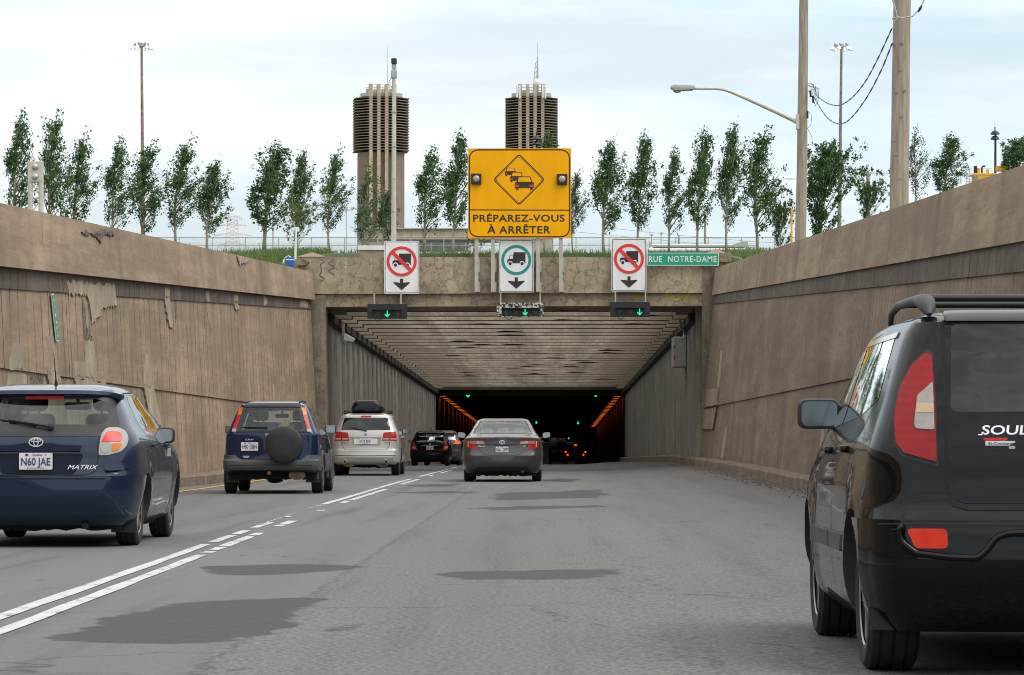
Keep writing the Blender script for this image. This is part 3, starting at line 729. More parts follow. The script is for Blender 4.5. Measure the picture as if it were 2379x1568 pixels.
# graffiti loops and old yellow spray
def scrawl(pts, w, m, name, y=YH-.004):
    bm = bmesh.new(); pr = None; n = len(pts)
    for i, (u, v) in enumerate(pts):
        a = pts[max(0, i-1)]; b = pts[min(n-1, i+1)]; t = Vector((b[0]-a[0], b[1]-a[1])); t = t.normalized() if t.length else Vector((1, 0))
        nx, nz = -t.y*w, t.x*w
        cur = [bm.verts.new((hx(u+k*nx), y-.002*i/n, hz(v+k*nz))) for k in (-1, 1)]
        if pr: bm.faces.new((pr[0], pr[1], cur[1], cur[0]))
        pr = cur
    ppart(bm, name, m)
scrawl([(745+7*math.sin(t*2.1)*(.5+.5*math.cos(t*.9)), 602+t*6.6) for t in [i*.22 for i in range(36)]], 1.0, m_grafl, 'graffiti')
scrawl([(768+6*math.sin(t*1.9+1), 600+t*5.4) for t in [i*.22 for i in range(34)]], 1.0, m_grafl, 'graffiti')
bm = bmesh.new()
for cu, cv, ru, rv, n in ((1480, 689, 13, 6, 60), (1492, 689, 6, 5, 26), (1565, 689, 20, 7, 110), (1592, 688, 14, 7, 90), (1618, 689, 4, 6, 26), (1575, 696, 9, 5, 36)):
    for i in range(n):
        u = rng.gauss(cu, ru*.5); v = max(682.5, min(706, rng.gauss(cv, rv*.5))); r = rng.uniform(.6, 2.0); k = rng.randint(5, 7); a0 = rng.uniform(0, 6)
        bm.faces.new([bm.verts.new((hx(u+r*(.6+.6*rng.random())*math.cos(a0+6.283*j/k)), YH+.136-.0002*rng.random(), hz(v+.7*r*(.6+.6*rng.random())*math.sin(a0+6.283*j/k)))) for j in range(k)])
ppart(bm, 'yellow_spray', m_yspray)

tun = empty('tunnel', (0, 98.8, 0)); tag(tun, 'road tunnel of open concrete beams leading into a dark mouth', 'tunnel')
tinv = Matrix.Translation(tun.location).inverted()
def tpart(bm, name, m):
    o = fin(bm, name, m, tun); o.matrix_parent_inverse = tinv; return o
XL, XR, YM = -6.90, 4.42, 193.0
def zceil(Y): return 4.95-.0098*(Y-YP) if Y <= YM else 4.02-.009*(Y-YM)
for x0, x1, nm in ((XL-.6, XL, 'side_wall'), (XR, XR+.6, 'side_wall')):
    bm = bmesh.new(); rows = []
    for Y in (98.72, 110, 125, 140, 155, 170, 185, YM):
        k = .10 if x0 < -5 else -.12     # slight batter
        rows.append([bm.verts.new(p) for p in ((x0+(.0 if x0 < 0 else k*-1.0*0), Y, -1.2), (x1, Y, -1.2), (x1, Y, zceil(Y)+1.4), (x0, Y, zceil(Y)+1.4))])
    for p, q in zip(rows, rows[1:]):
        for i in range(4): bm.faces.new((p[i], p[(i+1) % 4], q[(i+1) % 4], q[i]))
    bm.faces.new(rows[0]); bm.faces.new(rows[-1])
    tpart(bm, nm, m_tunw)
for s, x in ((1, XL), (-1, XR)):
    bm = bmesh.new(); rows = []
    for Y in (98.8, 125, 160, YM-.01):
        z = zceil(Y); rows.append([bm.verts.new(p) for p in ((x-s*.02, Y, z-.42), (x+s*.16, Y, z-.34), (x+s*.16, Y, z-.10), (x-s*.02, Y, z-.10))])
    for p, q in zip(rows, rows[1:]):
        for i in range(4): bm.faces.new((p[i], p[(i+1) % 4], q[(i+1) % 4], q[i]))
    bm.faces.new(rows[0]); bm.faces.new(rows[-1]); tpart(bm, 'cable_ledge', m_tund)
nb = 31
for i in range(nb):
    Y = 99.6+i*3.02; z = zceil(Y); bm = bmesh.new()
    xs = [XL+.55+(XR-XL-1.1)*k/26 for k in range(27)]
    lo = [z+.0 for _ in xs]
    if i < 26:                                  # broken arrises along the soffit
        for _ in range(rng.choice((0, 1, 1, 2))):
            c = rng.randint(3, 23); d = rng.uniform(.02, .06); lo[c] += d; lo[c+1] += d*rng.uniform(.5, 1); 
    A = [bm.verts.new((x, Y, l)) for x, l in zip(xs, lo)]; B = [bm.verts.new((x, Y+.80, z)) for x in xs]
    Cc = [bm.verts.new((x, Y+.80, z+1.05)) for x in xs]; D = [bm.verts.new((x, Y, z+1.05)) for x in xs]
    for r0, r1 in ((A, B), (B, Cc), (Cc, D), (D, A)):
        for k in range(26): bm.faces.new((r0[k], r0[k+1], r1[k+1], r1[k])).material_index = int(r0 is A)  # dark soffit faces stand in for the shadow under each beam
    bm.faces.new((A[0], B[0], Cc[0], D[0])); bm.faces.new((A[-1], B[-1], Cc[-1], D[-1]))
    for xa, xb in ((XL+.003, XL+.547), (XR-.547, XR-.003)): box(bm, xa, xb, Y-.06, Y+.85, z-.10, z+1.04)
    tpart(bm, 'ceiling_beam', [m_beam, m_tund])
# the covered part beyond the open beams
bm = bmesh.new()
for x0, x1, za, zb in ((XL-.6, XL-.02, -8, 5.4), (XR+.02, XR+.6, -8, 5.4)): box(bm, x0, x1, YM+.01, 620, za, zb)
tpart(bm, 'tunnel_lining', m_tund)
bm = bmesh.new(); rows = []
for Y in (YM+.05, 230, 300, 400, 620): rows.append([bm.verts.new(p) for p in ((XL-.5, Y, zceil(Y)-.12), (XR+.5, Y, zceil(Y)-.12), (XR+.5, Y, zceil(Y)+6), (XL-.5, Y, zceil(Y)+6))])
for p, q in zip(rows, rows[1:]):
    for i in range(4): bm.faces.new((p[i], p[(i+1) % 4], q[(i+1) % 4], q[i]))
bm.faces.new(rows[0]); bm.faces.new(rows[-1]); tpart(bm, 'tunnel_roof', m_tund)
bm = bmesh.new(); box(bm, XL-.4, XR+.4, 612, 613, -9, 9); tpart(bm, 'far_end', m_dark)

# ---------------------------------------------------------------- signs and lane signals on the portal
YSG = YH-.20                                       # face of the sign boards
def sx(u): return (u-UV0)/(FD/YSG)
def sz(v): return CAMH+(VV0-v)/(FD/YSG)
SG = FD/YSG
def board(root, name, pts, y0, y1, m):
    bm = bmesh.new(); prism(bm, pts, y0, y1); return fin(bm, name, m, root)
TRUCK = [(-.50,-.16),(-.49,.02),(-.40,.05),(-.35,.27),(-.16,.28),(-.14,.42),(.50,.42),(.50,-.18),(-.45,-.18)]
def truck(root, cx, cz, w, y, m):
    k = w
    board(root, 'truck_symbol', [(cx+x*k, cz+z*k) for x, z in TRUCK], y-.003, y, m)
    board(root, 'cab_window', [(cx+x*k, cz+z*k) for x, z in ((-.37,.07),(-.325,.24),(-.19,.25),(-.19,.07))], y-.0045, y-.0032, m_swht)
    for wx in (-.335, .315):
        board(root, 'wheel_gap', ell(cx+wx*k, cz-.19*k, .135*k, .135*k, 20), y-.0048, y-.0034, m_swht)
        board(root, 'wheel_disc', ell(cx+wx*k, cz-.20*k, .088*k, .088*k, 20), y-.0065, y-.005, m)
def lane_sign(u0, u1, v0, v1, allowed, label):
    x0, x1, z1, z0 = sx(u0), sx(u1), sz(v0), sz(v1); cx = (x0+x1)/2; w = x1-x0; h = z1-z0
    r = empty('truck_lane_sign', (cx, YSG, z0)); tag(r, label, 'traffic sign', 'truck lane signs on the portal')
    def b(name, pts, a, c, m): return board(r, name, pts, a, c, m)
    b('sign_panel', rrect(0, h/2, w, h, .045), 0, .02, m_swht)
    bm = bmesh.new(); ring_prism(bm, rrect(0, h/2, w-.045, h-.045, .03), rrect(0, h/2, w-.075, h-.075, .022), -.003, -.0005); fin(bm, 'border_line', m_sblk, r)
    R = w*.43; cz = h-.09*h/1.6*1.6-R-.02; rc = m_sgrn if allowed else m_sred
    truck(r, 0, cz, w*.53, -.001, m_sblk)
    bm = bmesh.new(); ring_prism(bm, ell(0, cz, R, R, 48), ell(0, cz, R*.81, R*.81, 48), -.010, -.001); fin(bm, 'symbol_ring', rc, r)
    if not allowed:
        q = R*.84; d = Vector((q*.7071, -q*.7071)); n = Vector((.035, .035))*w
        b('diagonal_bar', [(-d.x-n.x, cz-d.y-n.y), (d.x-n.x, cz+d.y-n.y), (d.x+n.x, cz+d.y+n.y), (-d.x+n.x, cz-d.y+n.y)], -.013, -.0075, rc)
    a = h*.285
    b('down_arrow', [(-.045*w, a), (.045*w, a), (.045*w, a-.115*w), (.225*w, a-.095*w), (.24*w, a-.12*w), (0, a-.33*w), (-.24*w, a-.12*w), (-.225*w, a-.095*w), (-.045*w, a-.115*w)], -.004, -.001, m_sblk)
    bm = bmesh.new()
    for bx, bz in ((-.46, .06), (.46, .06), (-.46, .5), (.46, .5), (-.46, .94), (.46, .94), (0, .37)):
        bb = bmesh.new(); lathe(bb, [(.013, -.016), (.012, -.0005)], 8, 'y', (bx*w, 0, bz*h)); fin(bb, 'bolt', m_rustp, r)
    for px in (-.3*w, .3*w): box(bm, px-.03, px+.03, .021, .195, .05, h-.05)
    fin(bm, 'bracket', m_alum, r)
lane_sign(892, 973.5, 559, 682, False, 'white no-trucks sign below the white camera pole')
lane_sign(1159, 1240, 556, 679, True, 'white sign with a green ring round a truck, under the yellow sign')
lane_sign(1421, 1502, 553.5, 677, False, 'white no-trucks sign left of the green street name board')

def yellow_sign():
    x0, x1, z1, z0 = sx(1087), sx(1327), sz(344), sz(553.5); cx = (x0+x1)/2; w = x1-x0; h = z1-z0
    r = empty('warning_sign', (cx, YSG-.12, z0)); tag(r, 'large yellow sign reading PRÉPAREZ-VOUS À ARRÊTER with queueing cars and two unlit beacons', 'traffic sign')
    board(r, 'sign_panel', rrect(0, h/2, w, h, .02), 0, .03, m_syell)
    bm = bmesh.new(); ring_prism(bm, rrect(0, h/2, w-.05, h-.05, .33, 8), rrect(0, h/2, w-.13, h-.13, .28, 8), -.003, -.0005); fin(bm, 'border_line', m_sblk, r)
    def fx(u): return (u-1207)/SG
    def fz(v): return (553.5-v)/SG
    bm = bmesh.new(); prism(bm, [(fx(1090.5), fz(486)), (fx(1323.5), fz(487)), (fx(1323.5), fz(489.5)), (fx(1090.5), fz(488.5))], -.003, -.0005); fin(bm, 'divider_line', m_sblk, r)
    # the diamond
    def dia(k): 
        c = (fx(1206), fz(417)); return rpoly([(c[0], c[1]+.79*k), (c[0]-.79*k, c[1]), (c[0], c[1]-.79*k), (c[0]+.79*k, c[1])], .11*k, 5)
    bm = bmesh.new(); ring_prism(bm, dia(1), dia(.945), -.003, -.0005); ring_prism(bm, dia(.915), dia(.895), -.003, -.0005); fin(bm, 'diamond_border', m_sblk, r)
    for cu, cv, k in ((1186.5, 399, .62), (1201, 411, .74), (1218.5, 425, 1.0)):
        y = -.004-(k-.6)*.02; q = lambda pts: [(fx(cu)+x*k/SG, fz(cv)+z*k/SG) for x, z in pts]
        board(r, 'car_symbol', rpoly(q([(-22,-11),(-21,2),(-18,2),(-15,15.5),(14,15.5),(18,2),(21.5,2),(22,-11)]), .01), y-.002, y, m_sblk)
        board(r, 'car_window', q([(-15.5,3),(-13,13.6),(12.5,13.6),(15.5,3)]), y-.0035, y-.0022, m_syell)
        board(r, 'car_lights', q([(-21,-9),(-21,-4),(-13,-4),(-13,-9)]), y-.0036, y-.0022, m_sred); board(r, 'car_lights', q([(21,-9),(12,-9),(12,-4),(21,-4)]), y-.0036, y-.0022, m_sred)
        board(r, 'car_wheels', q([(-19,-11),(-19,-15.5),(-14,-15.5),(-14,-11)]), y-.002, y, m_sblk); board(r, 'car_wheels', q([(14,-11),(14,-15.5),(19,-15.5),(19,-11)]), y-.002, y, m_sblk)
    for t, cu, cv, wu, cap in (('PRÉPAREZ-VOUS', 1205.5, 515, 213, 16.5), ('À ARRÊTER', 1205.5, 542.5, 148, 17.5)):
        bm = text_bm(t, wu/SG, cap/SG, .003, .022, 1.08); fin(shift(bm, (fx(cu), -.0006, fz(cv))), 'sign_lettering', m_sblk, r)
    for cu, cv in ((1106.5, 415.5), (1306, 416.5)):
        bm = bmesh.new(); box(bm, fx(cu)-.155, fx(cu)+.155, -.10, -.001, fz(cv)-.16, fz(cv)+.16); bevel_all(bm, .012, 1); bo = fin(bm, 'beacon', m_blackm, r)
        bm = bmesh.new(); lathe(bm, [(.10, -.101), (.10, -.115), (.075, -.135), (.03, -.145)], 20, 'y', (fx(cu), 0, fz(cv))); ln = fin(bm, 'beacon_lens', m_flash, bo, 30)
    for u, wv in ((1107, .115), (1145, .115), (1250, .11), (1303, .115)):
        bm = bmesh.new(); x = fx(u); d = .10
        for a, b_, c, e in ((-wv/2, wv/2, .032, .045), (-wv/2, -wv/2+.014, .045, .20), (wv/2-.014, wv/2, .045, .20)): box(bm, x+a, x+b_, c, e, fz(678), fz(553.5)+1.0)
        bevel_all(bm, .003, 1); p = fin(bm, 'post', m_alum, r)
        bm = bmesh.new()
        for a, b_ in ((600, 632), (655, 678)): box(bm, x+wv/2+.001, x+wv/2+.05, .17, .31, fz(b_), fz(a))
        fin(bm, 'clamp', m_alum, p)
    bm = bmesh.new(); box(bm, fx(1152), fx(1264), .21, .26, fz(561), fz(557)); fin(bm, 'cross_rail', m_swht, r)
yellow_sign()

def street_sign():
    x0, x1, z1, z0 = sx(1503.5), sx(1670), sz(587), sz(617); w, h = x1-x0, z1-z0
    r = empty('street_sign', ((x0+x1)/2, YSG, z0)); tag(r, 'long green board reading RUE NOTRE-DAME at the right end of the portal', 'street sign')
    board(r, 'sign_panel', rrect(0, h/2, w, h, .025), 0, .02, m_swht)
    board(r, 'green_face', rrect(0, h/2, w-.035, h-.035, .02), -.002, -.0002, m_stgrn)
    bm = text_bm('RUE  NOTRE-DAME', w*.945, h*.47, .003, .012, 1.15); fin(shift(bm, (-.005, -.0022, h*.275)), 'sign_lettering', m_swht, r)
    bm = bmesh.new(); box(bm, -w*.3-.03, -w*.3+.03, .021, .195, .02, h-.02); box(bm, w*.3-.03, w*.3+.03, .021, .195, .02, h-.02); fin(bm, 'bracket', m_alum, r)
street_sign()

def glyph(kind, cx, cz, k):
    """lane-signal symbols as line strokes"""
    return {'x': [((-.7, -.7), (.7, .7)), ((-.7, .7), (.7, -.7))], 'd': [((0, 1), (0, -1)), ((-.75, -.15), (0, -1)), ((.75, -.15), (0, -1))], 'r': [((-.8, 0), (.8, 0)), ((.1, .7), (.8, 0)), ((.1, -.7), (.8, 0))], 'l': [((.8, 0), (-.8, 0)), ((-.1, .7), (-.8, 0)), ((-.1, -.7), (-.8, 0))]}[kind]
def strokes(root, name, kind, cx, cz, k, w, y, m):
    bm = bmesh.new()
    for j, (a, b) in enumerate(glyph(kind, cx, cz, k)):
        a = Vector((cx+a[0]*k, cz+a[1]*k)); b = Vector((cx+b[0]*k, cz+b[1]*k)); t = (b-a).normalized(); n = Vector((-t.y, t.x))*w/2
        prism(bm, [tuple(a-n), tuple(b-n), tuple(b+n), tuple(a+n)], y-.004-.001*j, y)
    return fin(bm, name, m, root)
def lane_signal(u0, u1, v0, v1, kinds, lit, mat, label, brk):
    y = YSG-.02; x0, x1, z1, z0 = sx(u0), sx(u1), sz(v0), sz(v1); w, h = x1-x0, z1-z0
    r = empty('lane_signal', ((x0+x1)/2, y, z0)); tag(r, label, 'lane signal', 'lane signals under the portal')
    ix0, ix1, iz0, iz1 = -w*.36, w*.36, h*.05, h*.60
    if len(kinds) == 4: ix0, ix1 = -w*.385, w*.40
    bm = bmesh.new(); ring_prism(bm, [(-w/2, 0), (w/2, 0), (w/2, h), (-w/2, h)], [(ix0, iz0), (ix1, iz0), (ix1, iz1), (ix0, iz1)], 0, .20)
    fin(bm, 'housing', mat, r)
    bm = bmesh.new(); box(bm, -w/2+.01, w/2-.01, .07, .19, .01, h-.01); fin(bm, 'signal_face', m_plast, r)
    bm = bmesh.new(); box(bm, ix0-.01, ix1+.01, -.09, -.001, iz1, iz1+.012); fin(bm, 'visor', m_blackm, r)
    n = len(kinds); cw = (ix1-ix0)/n
    for i in range(1, n): bm = bmesh.new(); box(bm, ix0+i*cw-.008, ix0+i*cw+.008, .02, .068, iz0, iz1); fin(bm, 'divider', m_blackm, r)
    for i, kd in enumerate(kinds):
        c = ix0+(i+.5)*cw
        strokes(r, 'green_arrow' if i == lit else 'unlit_symbol', kd, c, (iz0+iz1)/2+.01, .092, .030 if i == lit else .022, .066, m_green if i == lit else m_unlit)
    bm = bmesh.new()
    for u in brk:
        x = sx(u)-(x0+x1)/2; box(bm, x-.02, x+.02, .02, .19, h, h+.33)
    fin(bm, 'hanger', m_alum, r)
    bm = bmesh.new(); tube(bm, [(-w*.3, .1, 0), (-w*.27, .1, -.07), (-w*.2, .1, -.06), (-w*.17, .1, 0)], .012, 5); fin(bm, 'cable', m_plast, r)
lane_signal(853, 945, 706, 740, 'xdr', 1, m_peel2, 'lane signal with its green arrow lit in the middle cell, left of the portal', (869, 931))
lane_signal(1154, 1263, 703, 736, 'lxdr', 2, m_peel, 'lane signal with badly peeling black paint over the central lane', (1163, 1255))
lane_signal(1418, 1510, 701.5, 736, 'lxd', 2, m_peel2, 'lane signal with its lit green arrow in the right cell, right of the portal', (1430, 1500))
def deep_signal(u, v, Y, k, label):
    p = P(u, v, Y); r = empty('tunnel_lane_signal', p); tag(r, label, 'lane signal', 'lane signals deep in the tunnel')
    bm = bmesh.new(); box(bm, -.55, .55, .01, .25, -.28, .28); bevel_all(bm, .02, 1); fin(bm, 'housing', m_dark, r)
    strokes(r, 'green_arrow', 'd', 0, 0, k, .07, .005, m_green)
    bm = bmesh.new(); box(bm, -.03, .03, .1, .16, .28, max(.3, zceil(Y)-p.z-.1)); fin(bm, 'hanger', m_dark, r)
deep_signal(1087, 917, 197, .14, 'left bright green arrow just inside the dark tunnel mouth')
deep_signal(1235, 912, 198, .11, 'middle dim green arrow just inside the dark tunnel mouth')
deep_signal(1384, 916, 199, .14, 'right green arrow just inside the dark tunnel mouth')
deep_signal(1246, 981, 300, .12, 'small green arrow in the tunnel just right of the grey sedan roof')
deep_signal(1343, 982, 300, .12, 'small green arrow in the tunnel above the car with four red lamps')
deep_signal(1321, 1018, 420, .11, 'farthest tiny green arrow in the tunnel, between the red lamps')

# sodium lamps
lamp0 = None
def tunnel_lamps():
    names = {-1: 'left', 1: 'right'}
    proto = None
    for side in (-1, 1):
        for i in range(26):
            Y = 196.5+i*4.6+(rng.random()-.5)*.8; x = -6.55 if side < 0 else 4.05; z = 3.55-.0125*(Y-196)
            if proto is None:
                proto = empty('tunnel_lamp', (0, 0, 0)); o = proto
                bm = bmesh.new(); box(bm, -.22, .22, -.06, .06, .012, .10); bevel_all(bm, .01, 1); fin(bm, 'lamp_housing', m_dark, proto)
                bm = bmesh.new(); box(bm, -.19, .19, -.05, .03, -.012, .012); bevel_all(bm, .012, 1); fin(bm, 'lit_tube', m_sodium, proto)
                bm = bmesh.new(); box(bm, -.02, .02, -.02, .02, .10, .5); fin(bm, 'hanger', m_dark, proto)
            else: o = copy_tree(proto)
            o.location = (x, Y, z)
            if i % 2 == 1:
                ld = bpy.data.lights.new('sodium_glow', 'AREA'); ld.energy = 7; ld.size = .5; ld.color = (1, .20, .02)
                lo_ = bpy.data.objects.new('sodium_glow', ld); COL.objects.link(lo_); lo_.parent = o; lo_.location = (0, 0, -.06); lo_.rotation_euler = (0, R_(-38 if side > 0 else 38), 0)
            tag(o, 'orange sodium lamp in the row along the top of the %s tunnel wall' % names[side], 'tunnel lamp', 'sodium lamps on the %s tunnel wall' % names[side])
tunnel_lamps()

# conduit and cabinet on the right tunnel wall, floodlight on the left
r = empty('electrical_box', (XR, 105, 3.3)); tag(r, 'grey electrical cabinet with red reflectors hung on the right tunnel wall below a conduit', 'electrical box')
bm = bmesh.new(); box(bm, -.44, -.01, 0, 1.6, .02, 1.0); bevel_all(bm, .02, 1); fin(bm, 'cabinet', m_galv, r)
bm = bmesh.new(); box(bm, -.43, -.38, -.012, -.001, .25, .40); box(bm, -.43, -.38, -.012, -.001, .62, .72); fin(bm, 'red_reflector', m_redrefl, r)
bm = bmesh.new(); tube(bm, [(-.30, -2, 1.62), (-.30, -2, 1.25), (-.10, -.6, 1.15), (-.06, .6, 1.12), (-.06, .6, 1.0)], .045, 8); fin(bm, 'conduit', m_galv, r, 40)
r = empty('floodlight', (XL+.30, 102.5, 3.5)); tag(r, 'small pale floodlight on a post on the left tunnel wall', 'floodlight')
bm = bmesh.new(); box(bm, -.04, .04, -.04, .04, 0.05, 1.15); fin(bm, 'bracket_post', m_galv, r)
bm = bmesh.new(); prism(bm, [(.0, .60), (.32, .56), (.38, .66), (.05, .84)], -.15, .15); bevel_all(bm, .01, 1); fin(bm, 'lamp_head', m_swht, r)

# ---------------------------------------------------------------- poles, masts, wires
def pole_bm(bm, p0, p1, r0, r1, n=14, seg=8, wob=.0):
    pts = []; rr = []
    for i in range(seg+1):
        t = i/seg; q = Vector(p0).lerp(Vector(p1), t); q += Vector(((rng.random()-.5)*wob, (rng.random()-.5)*wob, 0)); pts.append(q); rr.append(lerp(r0, r1, t))
    tube(bm, pts, rr, n)
def street_lamp():
    Y = 84; b = P(1858.5, 556, Y); t = P(1869, -60, Y); s = S(Y)
    r = empty('street_lamp', (b.x, Y, b.z-.6)); tag(r, 'weathered wooden pole behind the right wall with a long cobra-head lamp arm', 'street lamp')
    o = Vector((b.x, Y, b.z-.6))
    bm = bmesh.new(); pole_bm(bm, (0, 0, -.5), t-o, 13.5/s, 10.2/s, wob=.02); fin(bm, 'pole', m_wood, r, 50)
    A = [P(u, v, Y-.25)-o for u, v in ((1852, 283), (1800, 258), (1740, 231), (1700, 214), (1680, 207.5), (1660, 205.5), (1614, 205.5))]
    bm = bmesh.new(); tube(bm, A, [.062, .058, .05, .042, .038, .036, .035], 10); fin(bm, 'lamp_arm', m_grey, r, 50)
    bm = bmesh.new(); q = P(1852, 283, Y-.25)-o; box(bm, q.x-.03, q.x+.05, q.y-.08, q.y+.1, q.z-.2, q.z+.2); fin(bm, 'arm_bracket', m_grey, r)
    c = P(1585, 206, Y-.25)-o; bm = bmesh.new(); pr = [(-.31, .02), (-.30, .07), (-.22, .10), (.30, .085), (.335, .05), (.335, .0), (.26, -.045), (-.06, -.035), (-.10, -.06), (-.20, -.06), (-.27, -.02)]
    prism(bm, [(c.x+x, c.z+z) for x, z in pr], c.y-.13, c.y+.13); bevel_all(bm, .02, 2); h = fin(bm, 'lamp_head', m_galv, r, 40)
    bm = bmesh.new(); lathe(bm, [(.10, -.055), (.09, -.085), (.05, -.105), (.01, -.11)], 16, 'z', (c.x-.13, c.y, c.z)); g_ = fin(bm, 'lamp_lens', m_glassl, h, 40)
    bm = bmesh.new()
    for k in range(5):
        a = P(1876+2*k, 200+3*k, Y-.15)-o
        tube(bm, [a+Vector((.0, 0, .05)), a+Vector((.10+.03*k, .02*k, .08)), a+Vector((.18, 0, -.05-.05*k)), a+Vector((.12, 0, -.22-.04*k)), a+Vector((.02, 0, -.12))], .009, 5)
    tube(bm, [P(u, v, Y-.15)-o for u, v in ((1874, 255), (1886, 268), (1884, 290), (1876, 298), (1886, 318), (1888, 335), (1876, 338))], .006, 5)
    fin(bm, 'loose_wire', m_plast, r)
    bm = bmesh.new(); 
    for u, v in ((1883, 215), (1889, 228), (1876, 264)):
        a = P(u, v, Y-.2)-o; box(bm, a.x-.025, a.x+.025, a.y-.02, a.y+.02, a.z-.12, a.z+.06)
    fin(bm, 'wire_splice', m_blackm, r)
street_lamp()
def utility_pole():
    Y = 52; b = P(2086, 480, Y); t = P(2097, -60, Y); s = S(Y); o = Vector((b.x, Y, b.z-.7))
    r = empty('utility_pole', o); tag(r, 'thick knotty wooden pole standing right behind the right wall, nearest of the poles', 'utility pole')
    bm = bmesh.new(); pole_bm(bm, (0, 0, -.5), t-o, 23/s, 20/s, 18, wob=.012); p = fin(bm, 'pole', m_wood, r, 50)
    for u, v in ((2092, 104), (2088, 165), (2080, 217), (2099, 213), (2091, 273), (2076, 329), (2080, 360), (2089, 417)):
        a = P(u, v, Y)-o; cx = a.x-(P(2091, v, Y)-o).x; rad = 21.5/s; yy = -math.sqrt(max(.0004, rad*rad-cx*cx))
        bm = bmesh.new(); lathe(bm, [(.026, yy-.006), (.018, yy-.012), (.006, yy-.010)], 12, 'y', (a.x, 0, a.z)); fin(bm, 'knot', m_rustp, p)
    bm = bmesh.new(); A = [P(u, v, Y-.35)-o for u, v in ((2072, -8), (2080, 20), (2085, 42), (2077, 52), (2073, 42), (2083, 40), (2100, 41), (2120, 38), (2135, 22), (2146, 2), (2150, -10))]
    tube(bm, A, .012, 6); fin(bm, 'service_wire', m_galv, r)
    bm = bmesh.new(); a, b2 = P(2133, 28, Y-.35)-o, P(2142, 12, Y-.35)-o; tube(bm, [a, a.lerp(b2, .5), b2], [.012, .026, .012], 6); fin(bm, 'wire_splice', m_blackm, r)
utility_pole()
def sag(bm, a, b, d, rad, n=22, tw=0, ctrl=None):
    pts = []
    for i in range(n+1):
        t = i/n; p = a.lerp(b, t); p.z -= d*4*t*(1-t)*(1 if ctrl is None else (1.25-.5*t)); pts.append(p)
    tube(bm, pts, rad, 5)
for uu, lab in ((((1893, 217), (1910, 232), (1928, 242), (1952, 244), (1980, 226), (2010, 190), (2040, 135), (2072, 66)), 'upper slack cable hanging between the two wooden poles'), (((1890, 222), (1905, 250), (1925, 276), (1950, 288), (1975, 276), (2010, 232), (2045, 168), (2073, 100)), 'lower slack cable hanging between the two wooden poles')):
    bm = bmesh.new(); n = len(uu)
    ctl = [P(u, v, lerp(83.7, 51.8, i/(n-1))) for i, (u, v) in enumerate(uu)]; pts = []
    for i in range(n-1):
        p0, p1, p2, p3 = ctl[max(0, i-1)], ctl[i], ctl[i+1], ctl[min(n-1, i+2)]
        for k in range(8):
            t = k/8; pts.append(.5*((2*p1)+(p2-p0)*t+(2*p0-5*p1+4*p2-p3)*t*t+(3*p1-p0-3*p2+p3)*t**3))
    pts.append(ctl[-1])
    for ph in (0, math.pi): tube(bm, [p+Vector((.008*math.cos(ph+j*1.3), 0, .008*math.sin(ph+j*1.3))) for j, p in enumerate(pts)], .0075, 5)
    tag(fin(bm, 'slack_cable', m_plast), lab, 'cable', 'cables between the wooden poles')

def camera_pole():
    Y = 101.5; s = S(Y); b = P(915, 600, Y); t = P(915, 180, Y); o = Vector((b.x, Y, b.z))
    r = empty('camera_pole', o); tag(r, 'tall slim pale pole with a traffic camera on top, behind the left no-trucks sign', 'camera pole')
    bm = bmesh.new(); pole_bm(bm, (0, 0, -.4), t-o, 6.6/s, 4.2/s, 12, 10); fin(bm, 'pole', m_grey, r, 50)
    bm = bmesh.new()
    for v in (260, 340, 415, 492):
        a = P(915, v, Y)-o; lathe(bm, [(.088, a.z-.015), (.088, a.z+.015)], 12, 'z')
    fin(bm, 'pole_band', m_galv, r)
    bm = bmesh.new(); z = t.z-o.z; box(bm, -.095, .095, -.08, .08, z-.02, z+.23); box(bm, -.075, .075, -.06, .06, z+.26, z+.44); bevel_all(bm, .012, 1); box(bm, -.02, .02, -.02, .02, z+.2, z+.3); fin(bm, 'camera_mount', m_galv, r)
    bm = bmesh.new(); box(bm, -.085, .085, -.16, .14, z+.43, z+.60); bevel_all(bm, .02, 1); fin(bm, 'camera', m_plast, r)
    bm = bmesh.new(); tube(bm, [(-.06, -.08, z), (-.15, -.1, z-.12), (-.16, -.1, z-.25), (-.06, -.05, z-.3)], .010, 5); fin(bm, 'cable', m_plast, r)
camera_pole()

def high_mast(u, vt, vb, Y, label, rt=.10, rb=.19):
    s = S(Y); b = P(u+(4 if u < 1000 else -6), vb, Y); t = P(u, vt, Y); o = Vector((b.x, Y, b.z))
    r = empty('high_mast_light', o); tag(r, label, 'light mast', 'high light masts with lamp crowns')
    q = t-o; bm = bmesh.new(); pole_bm(bm, (0, 0, -1.5), q, rb, rt, 10, 8); fin(bm, 'mast', m_rustp, r, 50)
    bm = bmesh.new(); lathe(bm, [(.12, q.z-.10), (.20, q.z), (.20, q.z+.28), (.12, q.z+.32)], 12, 'z', (q.x, 0, 0)); fin(bm, 'crown_hub', m_galv, r)
    for a in (0, 60, 120, 180, 240, 300):
        a = R_(a+10); d = Vector((math.cos(a), math.sin(a), 0)); 
        bm = bmesh.new(); tube(bm, [q+d*.12+Vector((0, 0, .02)), q+d*.72+Vector((0, 0, .08))], .022, 6); arm = fin(bm, 'lamp_arm', m_galv, r)
        c = q+d*.78; bm = bmesh.new(); lathe(bm, [(.05, .10), (.09, .04), (.24, -.20), (.24, -.22)], 14, 'z', tuple(c)); fin(bm, 'floodlight', m_silver, arm, 30)
        c = q+d*.55; bm = bmesh.new(); lathe(bm, [(.03, .06), (.085, .16), (.085, .28), (.03, .33)], 10, 'z', tuple(c)); fin(bm, 'ballast', m_galv, arm, 30)
high_mast(329, 108, 548, 270, 'tall rusty light mast above the left-hand poplars')
high_mast(1955, 110, 540, 270, 'tall rusty light mast between the two wooden poles')

